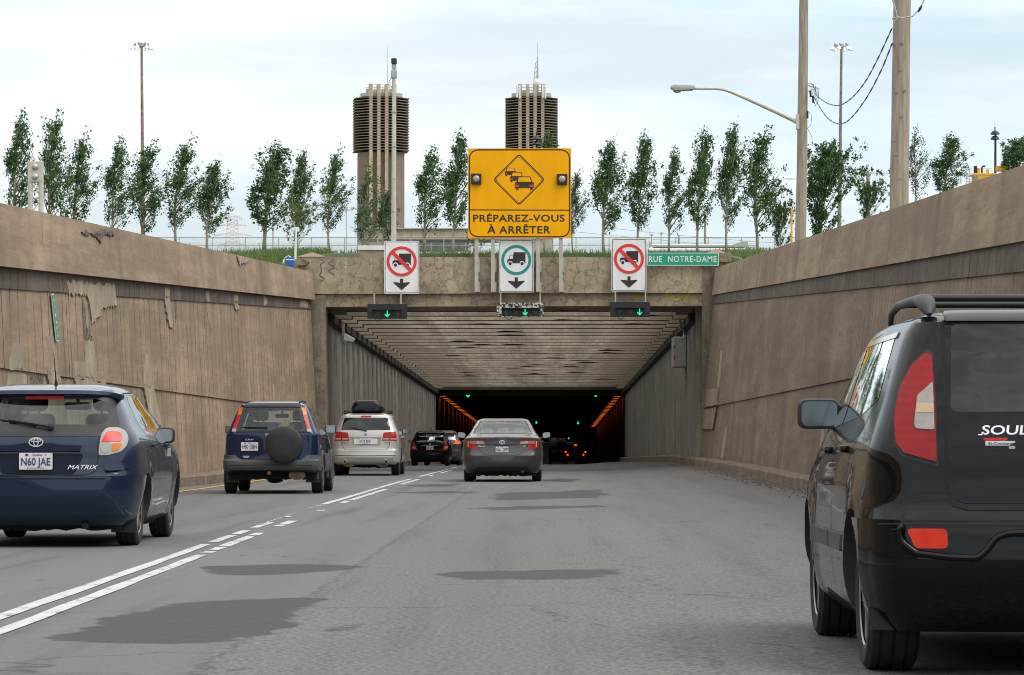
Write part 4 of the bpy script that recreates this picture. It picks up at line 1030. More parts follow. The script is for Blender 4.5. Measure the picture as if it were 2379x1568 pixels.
def pagoda_lamp(u, vt, vb, Y, label):
    b = P(u, vb, Y); t = P(u, vt, Y); H = t.z-b.z; r = empty('park_lamp', b); tag(r, label, 'lamp post', 'two-tier park lamps')
    bm = bmesh.new(); pole_bm(bm, (0, 0, -1), (.03, 0, H-.35), .085, .07, 10, 4); fin(bm, 'post', m_blackm, r, 50)
    k = .031/.031
    for dz, rr in ((-.30, .30), (-.62, .28)):
        bm = bmesh.new(); lathe(bm, [(.04, H+dz+.22), (.14, H+dz+.19), (.25, H+dz+.08), (rr, H+dz), (rr-.03, H+dz-.03), (.06, H+dz-.02)], 20, 'z'); fin(bm, 'lamp_shade', m_blackm, r, 40)
    bm = bmesh.new(); lathe(bm, [(.035, H-.1), (.035, H+.12), (.012, H+.14), (.012, H+.42)], 8, 'z'); fin(bm, 'finial', m_blackm, r)
pagoda_lamp(2312, 300, 412, 200, 'dark two-tier park lamp above the right wall by the yellow machine')
pagoda_lamp(1246, 312, 420, 196, 'dark two-tier park lamp peeping over the yellow sign in front of the tower')

def gantry_end():
    Y = 56; s = S(Y); b = P(82.5, 496, Y); o = Vector((b.x, Y, b.z-.3)); r = empty('signal_gantry_post', o)
    tag(r, 'pale twin-post lattice with a box and two round domes, behind the left wall', 'gantry post')
    f = lambda u, v: P(u, v, Y)-o
    for u in (70.5, 95.5):
        bm = bmesh.new(); tube(bm, [f(u, 520), f(u, 462), f(u-.5, 374)], 6.0/s, 12); fin(bm, 'post', m_grey, r, 50)
    bm = bmesh.new(); a, c = f(66, 423), f(100, 375); box(bm, a.x, c.x, -.05, -.02, a.z, c.z); bevel_all(bm, .006, 1); bx = fin(bm, 'box', m_grey, r)
    for v in (388, 411):
        c = f(83, v); bm = bmesh.new(); lathe(bm, [(.058, -.051), (.052, -.08), (.03, -.10), (.006, -.106)], 16, 'y', (c.x, 0, c.z)); fin(bm, 'dome', m_galv, bx, 40)
    for p0, p1 in (((74, 426), (92, 452)), ((74, 460), (93, 460)), ((93, 466), (75, 492)), ((74, 424), (93, 424))):
        bm = bmesh.new(); tube(bm, [f(*p0), f(*p1)], 1.6/s, 6); fin(bm, 'brace', m_grey, r)
    bm = bmesh.new(); tube(bm, [f(75, 376), f(74, 366), f(76, 360)], .012, 5); tube(bm, [f(80, 376), f(79, 364)], .012, 5); fin(bm, 'cable', m_grey, r)
gantry_end()

# small things on the left corner of the portal
def corner_things():
    Y = 94; s = S(Y); o = P(673, 622, Y); r = empty('blue_tank', o); tag(r, 'small blue plastic tank with a pale strap at the left corner of the portal', 'tank')
    f = lambda u, v: P(u, v, Y)-o
    a, c = f(665, 621), f(684, 598); bm = bmesh.new(); box(bm, a.x, c.x, -.15, .15, a.z, c.z); bevel_all(bm, .03, 2); fin(bm, 'tank_body', m_blue, r, 40)
    a, c = f(664.6, 605), f(684.4, 603); bm = bmesh.new(); box(bm, a.x, c.x, -.156, .156, a.z, c.z); fin(bm, 'strap', m_swht, r)
    a, c = f(657.5, 616), f(662.5, 604); bm = bmesh.new(); box(bm, a.x, c.x, -.12, .05, a.z, c.z); bevel_all(bm, .01, 1); fin(bm, 'side_bottle', m_swht, r)
    bm = bmesh.new(); tube(bm, [f(659, 604), f(664, 597), f(670, 594), f(676, 598)], .014, 6); fin(bm, 'hose', m_swht, r)
    Y = 95.5; s = S(Y); o2 = P(686, 600, Y); r = empty('detector_post', o2); tag(r, 'white post with a rounded detector box beside the blue tank', 'post')
    g = lambda u, v: P(u, v, Y)-o2
    bm = bmesh.new(); tube(bm, [g(686, 602), g(688, 530)], .034, 10); fin(bm, 'pole', m_swht, r, 50)
    a, c = g(679.5, 540), g(695, 527); bm = bmesh.new(); prism(bm, rpoly([(a.x, a.z+.03), (c.x, a.z+.03), (c.x-.02, c.z), (a.x+.02, c.z)], .03), .03, .18); fin(bm, 'detector_box', m_swht, r)
corner_things()
r = empty('concrete_plinth', P(862, 596, 101)); tag(r, 'pale concrete plinth with a capstone behind the portal, left of the camera pole', 'plinth')
bm = bmesh.new(); box(bm, -.36, .40, 0, .8, -.25, .20); fin(bm, 'block', m_patch, r)
bm = bmesh.new(); box(bm, -.41, .44, -.05, .85, .20, .34); bevel_all(bm, .01, 1); fin(bm, 'capstone', m_swht, r)

# ---------------------------------------------------------------- fences
def fence(Y, v0, v1, us, u0, u1, label, barbed):
    o = P((u0+u1)/2, v1, Y); r = empty('chain_link_fence', o); tag(r, label, 'fence'); s = S(Y); f = lambda u, v: P(u, v, Y)-o
    for u in us:
        bm = bmesh.new(); tube(bm, [f(u, v1+6), f(u, v0)], .045 if not barbed else .035, 6)
        if barbed: tube(bm, [f(u, v0), f(u-2.0, v0-6)], .03, 5); tube(bm, [f(u, v0), f(u+2.0, v0-6)], .03, 5)
        fin(bm, 'fence_post', m_galv, r)
    bm = bmesh.new(); tube(bm, [f(u0, v0), f(u1, v0)], .040 if not barbed else .03, 6); fin(bm, 'top_rail', m_galv, r)
    bm = bmesh.new(); a, c = f(u0, v1+4), f(u1, v0); prism(bm, [(a.x, a.z), (c.x, a.z), (c.x, c.z), (a.x, c.z)], -.003, .003); fin(bm, 'wire_mesh', m_chain, r)
    if barbed:
        bm = bmesh.new()
        for dv, du in ((-2, 0), (-4, 0), (-6, 0)): tube(bm, [f(u0, v0+dv), f(u1, v0+dv)], .012, 4)
        fin(bm, 'barbed_wire', m_galv, r)
fence(300, 551, 590, [340+i*76.8 for i in range(23)], 330, 2040, 'tall plain-topped chain-link fence behind the poplar trunks', False)
fence(318, 570, 590, [362+i*80 for i in range(18)], 330, 1760, 'lower chain-link fence with barbed arms, farther back behind the poplars', True)

# ---------------------------------------------------------------- ventilation towers and building
def octa(h, c): return [(h, -c), (h, c), (c, h), (-c, h), (-h, c), (-h, -c), (-c, -h), (c, -h)]
def vent_tower(u, k, rot, label, dish):
    Y = 480; o = P(u, 590, Y); zz = lambda v: (P(u, v, Y)-o).z
    r = empty('ventilation_tower', o, rot); tag(r, label, 'ventilation tower', 'twin ventilation towers')
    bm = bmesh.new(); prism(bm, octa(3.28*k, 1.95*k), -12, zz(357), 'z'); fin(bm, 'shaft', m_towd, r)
    bm = bmesh.new(); prism(bm, octa(2.7*k, 1.75*k), zz(357)+.01, zz(226), 'z'); fin(bm, 'louvre_core', m_dark, r)
    n = 20; z0, z1 = zz(355), zz(229)
    for i in range(n):
        z = lerp(z0, z1, (i+.5)/n); dz = (z1-z0)/n; bm = bmesh.new()
        A = [bm.verts.new((x, y, z-.05)) for x, y in octa(3.95*k, 2.30*k)]; B = [bm.verts.new((x, y, z+.05)) for x, y in octa(3.95*k, 2.30*k)]
        C_ = [bm.verts.new((x, y, z+dz*.30)) for x, y in octa(2.72*k, 1.77*k)]; D = [bm.verts.new((x, y, z+dz*.02)) for x, y in octa(2.72*k, 1.77*k)]
        for p, q in ((A, B), (B, C_), (C_, D), (D, A)):
            for j in range(8): bm.faces.new((p[j], p[(j+1) % 8], q[(j+1) % 8], q[j]))
        fin(bm, 'louvre', m_towl, r)
    bm = bmesh.new(); prism(bm, octa(3.0*k, 1.85*k), zz(228), zz(220), 'z'); fin(bm, 'roof_slab', m_galv, r)
    for ax in (0, 2):
        for j in range(4):
            p = (-1.7+j*1.133)*k; bm = bmesh.new(); h = 3.92*k
            box(bm, p-.245*k, p+.245*k, -h, -2.6*k, -12, zz(201.5)); bmesh.ops.rotate(bm, verts=bm.verts, cent=(0, 0, 0), matrix=Matrix.Rotation(ax*math.pi/2, 3, 'Z'))
            fin(bm, 'rib', m_towc, r)
    bm = bmesh.new()
    for j in (-1, 1):
        for t in (0.35, .8, 1.2): tube(bm, [(-2.2, -j*2.2, zz(219)+t), (2.2, -j*2.2, zz(219)+t)], .04, 5)
    fin(bm, 'roof_railing', m_galv, r)
    bm = bmesh.new(); box(bm, -1.6, -.4, -1.5, 1.0, zz(220), zz(213)); box(bm, .4, 1.5, -1, 1, zz(220), zz(215)); fin(bm, 'roof_machinery', m_galv, r)
    if dish:
        bm = bmesh.new(); q = zz(220)
        tube(bm, [(.9, -2, q), (.9, -2, zz(137))], [.2, .09], 6); tube(bm, [(.9, -2, zz(140)), (.9, -2, zz(104))], .03, 5)
        for j in range(7): tube(bm, [(.3+.06*j, -2, q+j*.75), (.9, -2, q+j*.75+.4)], .06, 4)
        tube(bm, [(.2, -2, q), (.6, -2, zz(150))], .06, 5)
        fin(bm, 'antenna_mast', m_galv, r)
        bm = bmesh.new(); lathe(bm, [(.02, -2.4), (.3, -2.36), (.55, -2.25), (.55, -2.2)], 18, 'y', (.85, 0, zz(195))); fin(bm, 'dish_antenna', m_swht, r, 40)
        for px in (-1.9, 1.9):
            bm = bmesh.new(); box(bm, px-.35, px-.08, -4.35, -4.05, zz(234), zz(204)); box(bm, px+.05, px+.3, -4.35, -4.05, zz(236), zz(205)); bevel_all(bm, .04, 1); fin(bm, 'panel_antenna', m_swht, r)
    else:
        bm = bmesh.new(); tube(bm, [(.85, -2, zz(215)), (.85, -2, zz(196)), (.8, -2, zz(112))], [.05, .05, .025], 5); tube(bm, [(.85, -2, zz(194)), (1.9, -2, zz(194))], .03, 4); fin(bm, 'whip_antenna', m_galv, r)
vent_tower(884.5, 1.03, R_(7), 'left louvred concrete ventilation tower with a bare roof, behind the camera pole', False)
vent_tower(1235, .985, 0, 'right louvred concrete ventilation tower with antennas and a dish, behind the yellow sign', True)

Y = 470; o = P(1000, 590, Y); f = lambda u, v: P(u, v, Y)-o
r = empty('service_building', o); tag(r, 'low flat-roofed concrete canopy building between the two towers', 'building')
bm = bmesh.new(); a, c = f(846, 556), f(1262, 533); box(bm, a.x, c.x, 0, 9, a.z, c.z); fin(bm, 'fascia', m_towc, r)
bm = bmesh.new(); a, c = f(842, 533), f(1266, 529.5); box(bm, a.x, c.x, -.4, 9.4, a.z+.005, c.z); fin(bm, 'roof_edge', m_galv, r)
bm = bmesh.new(); a, c = f(915, 577), f(1085, 556); box(bm, a.x, c.x, 3, 8.5, a.z, c.z-.005); fin(bm, 'dark_canopy_gap', m_dark, r)  # near-black block stands in for the dark gap under the canopy
for u0, u1 in ((832, 893), (1242, 1282)):
    bm = bmesh.new(); a, c = f(u0, 606), f(u1, 556.2); box(bm, a.x, c.x, .5, 8.8, a.z, c.z); fin(bm, 'pier', m_towc, r)

# tank trailer, pylons, distant poles
Y = 262; o = P(1622, 606, Y); f = lambda u, v: P(u, v, Y)-o
r = empty('tank_trailer', o); tag(r, 'long polished metal tank trailer behind the trees and the green street name board', 'tank trailer')
a, c = f(1508, 598), f(1737, 568); rad = (c.z-a.z)/2*1.05; zc = (a.z+c.z)/2
bm = bmesh.new(); lathe(bm, [(rad*.8, a.x), (rad, a.x+.25), (rad, c.x-.25), (rad*.8, c.x)], 32, 'x', (0, 0, zc)); fin(bm, 'tank', m_silver, r, 40)
bm = bmesh.new(); a2, c2 = f(1515, 575), f(1730, 570); box(bm, a2.x, c2.x, -rad-.02, -rad*.72, a2.z, c2.z); fin(bm, 'top_rail', m_galv, r)
bm = bmesh.new(); prism(bm, [(f(1700, 571).x, f(0, 571).z), (f(1722, 563).x, f(0, 563).z), (f(1737, 563).x, f(0, 563).z), (f(1737, 590).x, f(0, 590).z), (f(1730, 571).x, f(0, 575).z)], -.5, .5); fin(bm, 'end_fairing', m_galv, r)
bm = bmesh.new(); a2, c2 = f(1508, 580), f(1514, 563); box(bm, a2.x, c2.x, -.4, .4, a2.z, c2.z); fin(bm, 'end_post', m_galv, r)
bm = bmesh.new(); a2, c2 = f(1515, 612), f(1735, 601); box(bm, a2.x, c2.x, -.6, .6, a2.z, c2.z); fin(bm, 'chassis', m_dark, r)
for u in (1530, 1546, 1700, 1716):
    bm = bmesh.new(); q = f(u, 609); lathe(bm, [(.46, -.75), (.5, -.7), (.5, -.5), (.46, -.45)], 18, 'y', (q.x, 0, q.z)); fin(bm, 'wheel', m_tyre, r)
def pylon(u, vt, vb, Y, w, label, arms):
    o = P(u, vb, Y); H = (P(u, vt, Y)-o).z; r = empty('lattice_pylon', o); tag(r, label, 'pylon')
    bm = bmesh.new(); n = 9; rad = w*.035
    for i in range(n):
        a, b = i/n, (i+1)/n; wa, wb = w*(1-.45*a)/2, w*(1-.45*b)/2
        for sx_ in (-1, 1):
            tube(bm, [(sx_*wa, 0, H*a), (sx_*wb, 0, H*b)], rad, 4); tube(bm, [(sx_*wa, 0, H*a), (-sx_*wb, 0, H*b)], rad*.6, 4)
        tube(bm, [(-wb, 0, H*b), (wb, 0, H*b)], rad*.6, 4)
    fin(bm, 'lattice_body', m_pyl, r)
    for t, hw in arms:
        bm = bmesh.new(); z = H*t; tube(bm, [(-hw, 0, z), (0, 0, z+.02*H), (hw, 0, z)], rad, 4); tube(bm, [(-hw, 0, z), (0, 0, z+.08*H), (hw, 0, z)], rad*.6, 4)
        for q in (-1, -.82, .82, 1): tube(bm, [(q*hw, 0, z), (q*hw, 0, z-.09*H)], rad*.7, 4)
        fin(bm, 'cross_arm', m_pyl, r)
m_pyl = M('pale_red_and_white_steel', (.72, .58, .60), .8, var=.25, scale=.12)
pylon(540, 503, 590, 1300, 6.5, 'pale distant lattice pylon between the left-hand poplars', ((.98, 3.6), (.76, 5.8), (.5, 7.6), (.24, 5.6)))
pylon(1504, 512, 600, 700, 1.5, 'thin distant lattice mast behind the green street name board', ())
def simple_pole(name, u, vt, vb, Y, rad, m, label, cat, heads=(), grp=None):
    o = P(u, vb, Y); r = empty(name, o); tag(r, label, cat, grp); f = lambda a, b: P(a, b, Y)-o
    bm = bmesh.new(); tube(bm, [f(u, vb+8), f(u, vt)], [rad, rad*.8], 7); fin(bm, 'pole', m, r, 50)
    for nm, u0, u1, v0, v1, mm in heads:
        a, c = f(u0, v1), f(u1, v0); bm = bmesh.new(); box(bm, a.x, c.x, -.15, .15, a.z, c.z); bevel_all(bm, min(.03, (c.z-a.z)*.2), 1); fin(bm, nm, mm, r)
simple_pole('floodlight_pole', 805, 489, 590, 320, .06, m_grey, 'slim pole with three floodlights left of the left tower', 'light pole', (('floodlight', 786, 794, 481, 488, m_grey), ('floodlight', 800.5, 808, 480, 487, m_grey), ('floodlight', 815, 822, 481, 487, m_grey), ('cross_arm', 790, 820, 487, 488.5, m_grey)))
simple_pole('white_pole', 616.5, 505, 590, 320, .10, m_grey, 'pale pole close to the left of a poplar trunk and crown', 'pole')
simple_pole('white_pole', 634.5, 495, 590, 330, .10, m_grey, 'pale pole right of the widest left-hand poplar trunk', 'pole')
simple_pole('thin_light_pole', 988, 470, 575, 300, .05, m_swht, 'thin white pole beside the poplar right of the left tower', 'pole')
simple_pole('yard_lamp', 1514, 545, 600, 330, .07, m_grey, 'left of two small flat-topped yard lamps beyond the fence', 'yard lamp', (('lamp_head', 1511, 1518, 543, 547, m_grey),), 'small yard lamps')
simple_pole('yard_lamp', 1536, 541, 600, 330, .07, m_grey, 'right of two small flat-topped yard lamps beyond the fence', 'yard lamp', (('lamp_head', 1533, 1541, 539, 544, m_grey),), 'small yard lamps')
simple_pole('short_sign_post', 1577, 547, 600, 300, .10, m_wood, 'short wooden post with a tiny red and white sign beyond the fence', 'sign post', (('small_sign', 1572.5, 1576, 533, 545, m_swht), ('red_mark', 1572.7, 1575.8, 532, 536, m_sred)))
simple_pole('wooden_pole', 1638, 492, 600, 300, .13, m_wood, 'dark wooden pole partly hidden by a poplar above the street name board', 'utility pole')
simple_pole('crossarm_pole', 2016, 402, 520, 300, .22, m_wood, 'distant wooden pole with a crossarm and lamp between the two big poles', 'utility pole', (('cross_arm', 2010, 2023, 403, 408, m_wood), ('lamp', 2001, 2006, 441, 446, m_rustp), ('arm', 2002, 2016, 445.5, 447, m_galv)))
simple_pole('yellow_guard', 1839, 484, 570, 82, .03, m_yell, 'narrow yellow guard strip leaning beside the lamp pole', 'guy guard')
simple_pole('guy_post', 1619, 560, 606, 250, .07, m_swht, 'white and red post with a brace by the last poplar trunk', 'post', (('red_band', 1617, 1621, 560, 570, m_sred),))
for lab, pts, Y in (('pair of thin power lines running to the crossarm pole', (((1600, 433), (1850, 413), (2016, 401), (2300, 407)), ((1600, 435.5), (1850, 416), (2016, 403), (2300, 409))), 299),
                    ('faint telephone wires low behind the right-hand poplars', (((1330, 538), (1480, 552), (1620, 566), (1850, 582)), ((1400, 528), (1560, 545), (1760, 562), (1850, 566))), 305)):
    bm = bmesh.new()
    for pl in pts: tube(bm, [P(u, v, Y) for u, v in pl], .028, 4)
    tag(fin(bm, 'overhead_wire', m_galv), lab, 'wire')
# yellow machine over the right wall
Y = 170; o = P(2290, 430, Y); f = lambda u, v: P(u, v, Y)-o
r = empty('yellow_crane', o); tag(r, 'yellow machine with railings and a dark exhaust showing over the right wall', 'machine')
def yb(name, u0, u1, v0, v1, m, d=(-.6, .6)):
    a, c = f(u0, v1), f(u1, v0); bm = bmesh.new(); box(bm, a.x, c.x, d[0], d[1], a.z, c.z); bevel_all(bm, .02, 1); fin(bm, name, m, r)
yb('deck', 2258, 2312, 404, 409, m_yell); yb('body', 2268, 2300, 409.5, 440, m_yell); yb('cab_panel', 2264, 2275, 391, 403.5, m_yell, (-.3, .3)); yb('upright', 2292, 2297, 393, 403.5, m_yell, (-.1, .1))
yb('boom', 2314, 2345, 386, 398, m_yell, (-.2, .2)); yb('exhaust', 2260, 2267, 387, 403.5, m_blackm, (-.55, -.32)); yb('counterweight', 2254, 2266, 410, 440, m_patch, (-1.2, -.7))
bm = bmesh.new(); tube(bm, [f(2281, 420), f(2281, 390), f(2283, 386.5), f(2289, 386)], .05, 6); fin(bm, 'hook_pipe', m_plast, r)
bm = bmesh.new()
for v in (392, 397, 402, 410, 416, 422, 430): tube(bm, [f(2245, v), f(2258, v)], .02, 4)
for u in (2245, 2253): tube(bm, [f(u, 391), f(u, 436)], .022, 4)
for v in (392, 397): tube(bm, [f(2283, v), f(2305, v)], .018, 4)
fin(bm, 'railing', m_galv, r)

# ---------------------------------------------------------------- trees
def poplar_mesh(seed, H, W, bend, nbr=46, lpb=52, ls=.112, low=.17, spread=1.0):
    q = random.Random(seed); tb = bmesh.new(); lb = bmesh.new()
    def axis(t): return Vector((bend*H*t**2.6+.02*H*math.sin(4*t+seed), .015*H*math.sin(3*t+seed*2), H*t))
    tube(tb, [axis(i/9*.97) for i in range(10)], [lerp(.016*H, .0025*H, (i/9)**.7) for i in range(10)], 7)
    def leafc(p, n, sg):
        for _ in range(n):
            c = p+Vector((q.gauss(0, sg), q.gauss(0, sg), q.gauss(0, sg*1.1)))
            a = Vector((q.gauss(0, 1)+.5, q.gauss(0, 1), q.gauss(0, .8))).normalized(); b = a.orthogonal().normalized(); b.rotate(Matrix.Rotation(q.uniform(0, 6.3), 3, a))
            s = ls*q.choice((.55, .8, 1.0, 1.0, 1.25, 1.5))
            lb.faces.new([lb.verts.new(c+a*s*x+b*s*y*.8) for x, y in ((-.6, 0), (0, -.55), (.7, 0), (0, .55))])
    for i in range(nbr):
        t = low+(.93-low)*(i+q.random())/nbr; az = q.uniform(0, 6.283)
        prof = (min(1, (t-low+.08)/.22)**.6)*(min(1, (1.02-t)/.62)**.85)
        ln = W*.62*prof*q.uniform(.55, 1.15)*spread; rise = q.uniform(1.0, 2.0)
        p0 = axis(t*.93); d = Vector((math.cos(az), math.sin(az), 0)); pts = [p0]
        for k in (1, 2, 3):
            f = k/3; pts.append(p0+d*ln*f+Vector((bend*1.9*ln*f*f+.32*ln*f*f, 0, ln*rise*f*(.75+.25*f))))
        tube(tb, pts, [.0048*H, .0036*H, .0024*H, .0012*H], 5)
        m = max(6, int(lpb*(.35+.65*prof)))
        ncl = q.randint(3, 5)
        for c in range(ncl):
            f = q.uniform(.45 if t < .4 else .25, 1.05); k = min(2, int(f*3)); p = pts[k].lerp(pts[k+1], min(1.1, f*3-k)); leafc(p, m//ncl, .019*H*q.uniform(.6, 1.4))
    for _ in range(4): leafc(axis(q.uniform(.9, 1.0))+Vector((.02*H, 0, 0)), 12, .02*H)
    a = bpy.data.meshes.new('trunk'); tb.to_mesh(a); tb.free(); b = bpy.data.meshes.new('crown'); lb.to_mesh(b); lb.free(); return a, b
def tree_proto(args, leaf):
    a, b = poplar_mesh(*args); 
    for f in a.polygons: f.use_smooth = True
    a.materials.append(m_bark); b.materials.append(leaf); return a, b, args[1], args[2]
protos = [tree_proto((s, 8.0, w, bd, nb_, lp), m_leafA) for s, w, bd, nb_, lp in ((1, 2.6, .12, 56, 96), (2, 2.5, .10, 58, 90), (3, 2.4, .115, 54, 98), (4, 2.6, .05, 64, 104), (5, 2.4, .045, 62, 106))]
pr_sparse = tree_proto((7, 8.0, 2.2, .03, 42, 54), m_leafA)
pr_bush = tree_proto((8, 5.0, 4.4, .03, 70, 100, .13, .06, 1.1), m_leafA)
pr_light = tree_proto((9, 4.0, 4.2, .0, 50, 56, .12, .05, 1.1), m_leafB)
pr_dense = tree_proto((10, 8.0, 4.0, .06, 90, 130, .145, .05), m_leafA)
def tree(pr, ut, vt, ub, vb, w, Y, label, name='poplar_tree', group='poplars in a windblown row above the tunnel', rz=0):
    b = P(ub, vb, Y); H = P(ut, vt, Y).z-b.z; r = empty(name, b, rz)
    tag(r, label, 'tree', group); k = (w/S(Y))/pr[3]*.95
    for nm, me in (('trunk', pr[0]), ('crown', pr[1])): COL.objects.link(o := bpy.data.objects.new(nm, me)); o.parent = r
    r.scale = (k, k, H/pr[2]); return r
T = [(0, 46, 246, 28, 590, 84, 'leftmost poplar, tallest, cut by the left edge of the picture'), (1, 128, 253, 112, 590, 86, 'tall poplar directly behind the pale twin-post gantry'), (2, 190, 300, 172, 590, 78, 'poplar right of the twin-post gantry, third in the left-hand row'),
     (0, 272, 309, 256, 590, 84, 'poplar just left of the left rusty light mast'), (1, 350, 324, 332, 590, 84, 'poplar whose crown covers the left rusty light mast'), (2, 412, 313, 409, 588, 84, 'poplar just right of the left rusty light mast'),
     (3, 512, 363, 486, 588, 82, 'short poplar standing left of the pale lattice pylon'), (4, 640, 322, 621, 588, 112, 'wide poplar right of the pale lattice pylon'), (3, 708, 340, 692, 590, 66, 'slim poplar rising out of the light green shrub'),
     (2, 775, 338, 764, 588, 66, 'slim poplar left of the left tower, by the floodlight pole'), (0, 978, 332, 981, 590, 88, 'poplar just right of the camera pole, over the canopy building'), (4, 1047, 293, 1055, 590, 78, 'tall poplar touching the left edge of the yellow sign'),
     (3, 1262, 291, 1266, 590, 62, 'poplar rising behind the top of the yellow sign, against the right tower'), (2, 1335, 385, 1330, 590, 46, 'narrow poplar half hidden by the right edge of the yellow sign'), (3, 1408, 317, 1405, 590, 88, 'poplar above and left of the right no-trucks sign'),
     (4, 1484, 296, 1484, 590, 68, 'slender poplar above the right no-trucks sign'), (0, 1560, 333, 1552, 590, 70, 'short poplar above the left end of the street name board'), (4, 1632, 288, 1624, 590, 70, 'tall poplar above the middle of the street name board'),
     (3, 1704, 274, 1692, 590, 74, 'tallest right-hand poplar, above the right end of the street name board'), (1, 1765, 291, 1757, 596, 92, 'bent poplar left of the lamp pole and its arm')]
for i, (k, ut, vt, ub, vb, w, lab) in enumerate(T): tree(protos[k], ut, vt, ub, vb, w, 206+(i*37 % 11), lab, rz=(0, .5, -.5, .3, -.3)[i % 5])
tree(pr_sparse, 864, 383, 852, 590, 78, 208, 'thin poplar in front of the left ventilation tower')
tree(protos[3], 895, 436, 892, 590, 50, 204, 'small poplar between the camera pole and the left tower')
tree(pr_sparse, 822, 470, 838, 590, 52, 206, 'spindly half-bare tree at the foot of the left tower', 'young_tree', None)
tree(pr_sparse, 2136, 294, 2124, 500, 56, 190, 'thin open tree right of the thick wooden pole', 'young_tree', 'young trees above the right wall')
tree(protos[4], 2203, 303, 2194, 490, 80, 190, 'fuller young tree above the right wall, left of the yellow machine', 'young_tree', 'young trees above the right wall')
tree(pr_dense, 2362, 318, 2356, 450, 84, 170, 'leafy tree behind the park lamp at the right edge', 'leafy_tree', None)
tree(pr_dense, 1912, 325, 1912, 575, 112, 200, 'dense broad tree right of the lamp pole', 'leafy_tree', None)
tree(pr_bush, 1812, 478, 1812, 600, 78, 200, 'dark bush left of the foot of the lamp pole', 'bush', None)
tree(pr_bush, 2018, 430, 2018, 545, 92, 190, 'green bush between the two wooden poles', 'bush', None)
tree(pr_light, 692, 490, 692, 592, 116, 196, 'light green shrub behind the white detector post', 'shrub', None)
tree(pr_light, 1098, 556, 1104, 598, 60, 196, 'light green shrub under the left edge of the yellow sign', 'shrub', None)

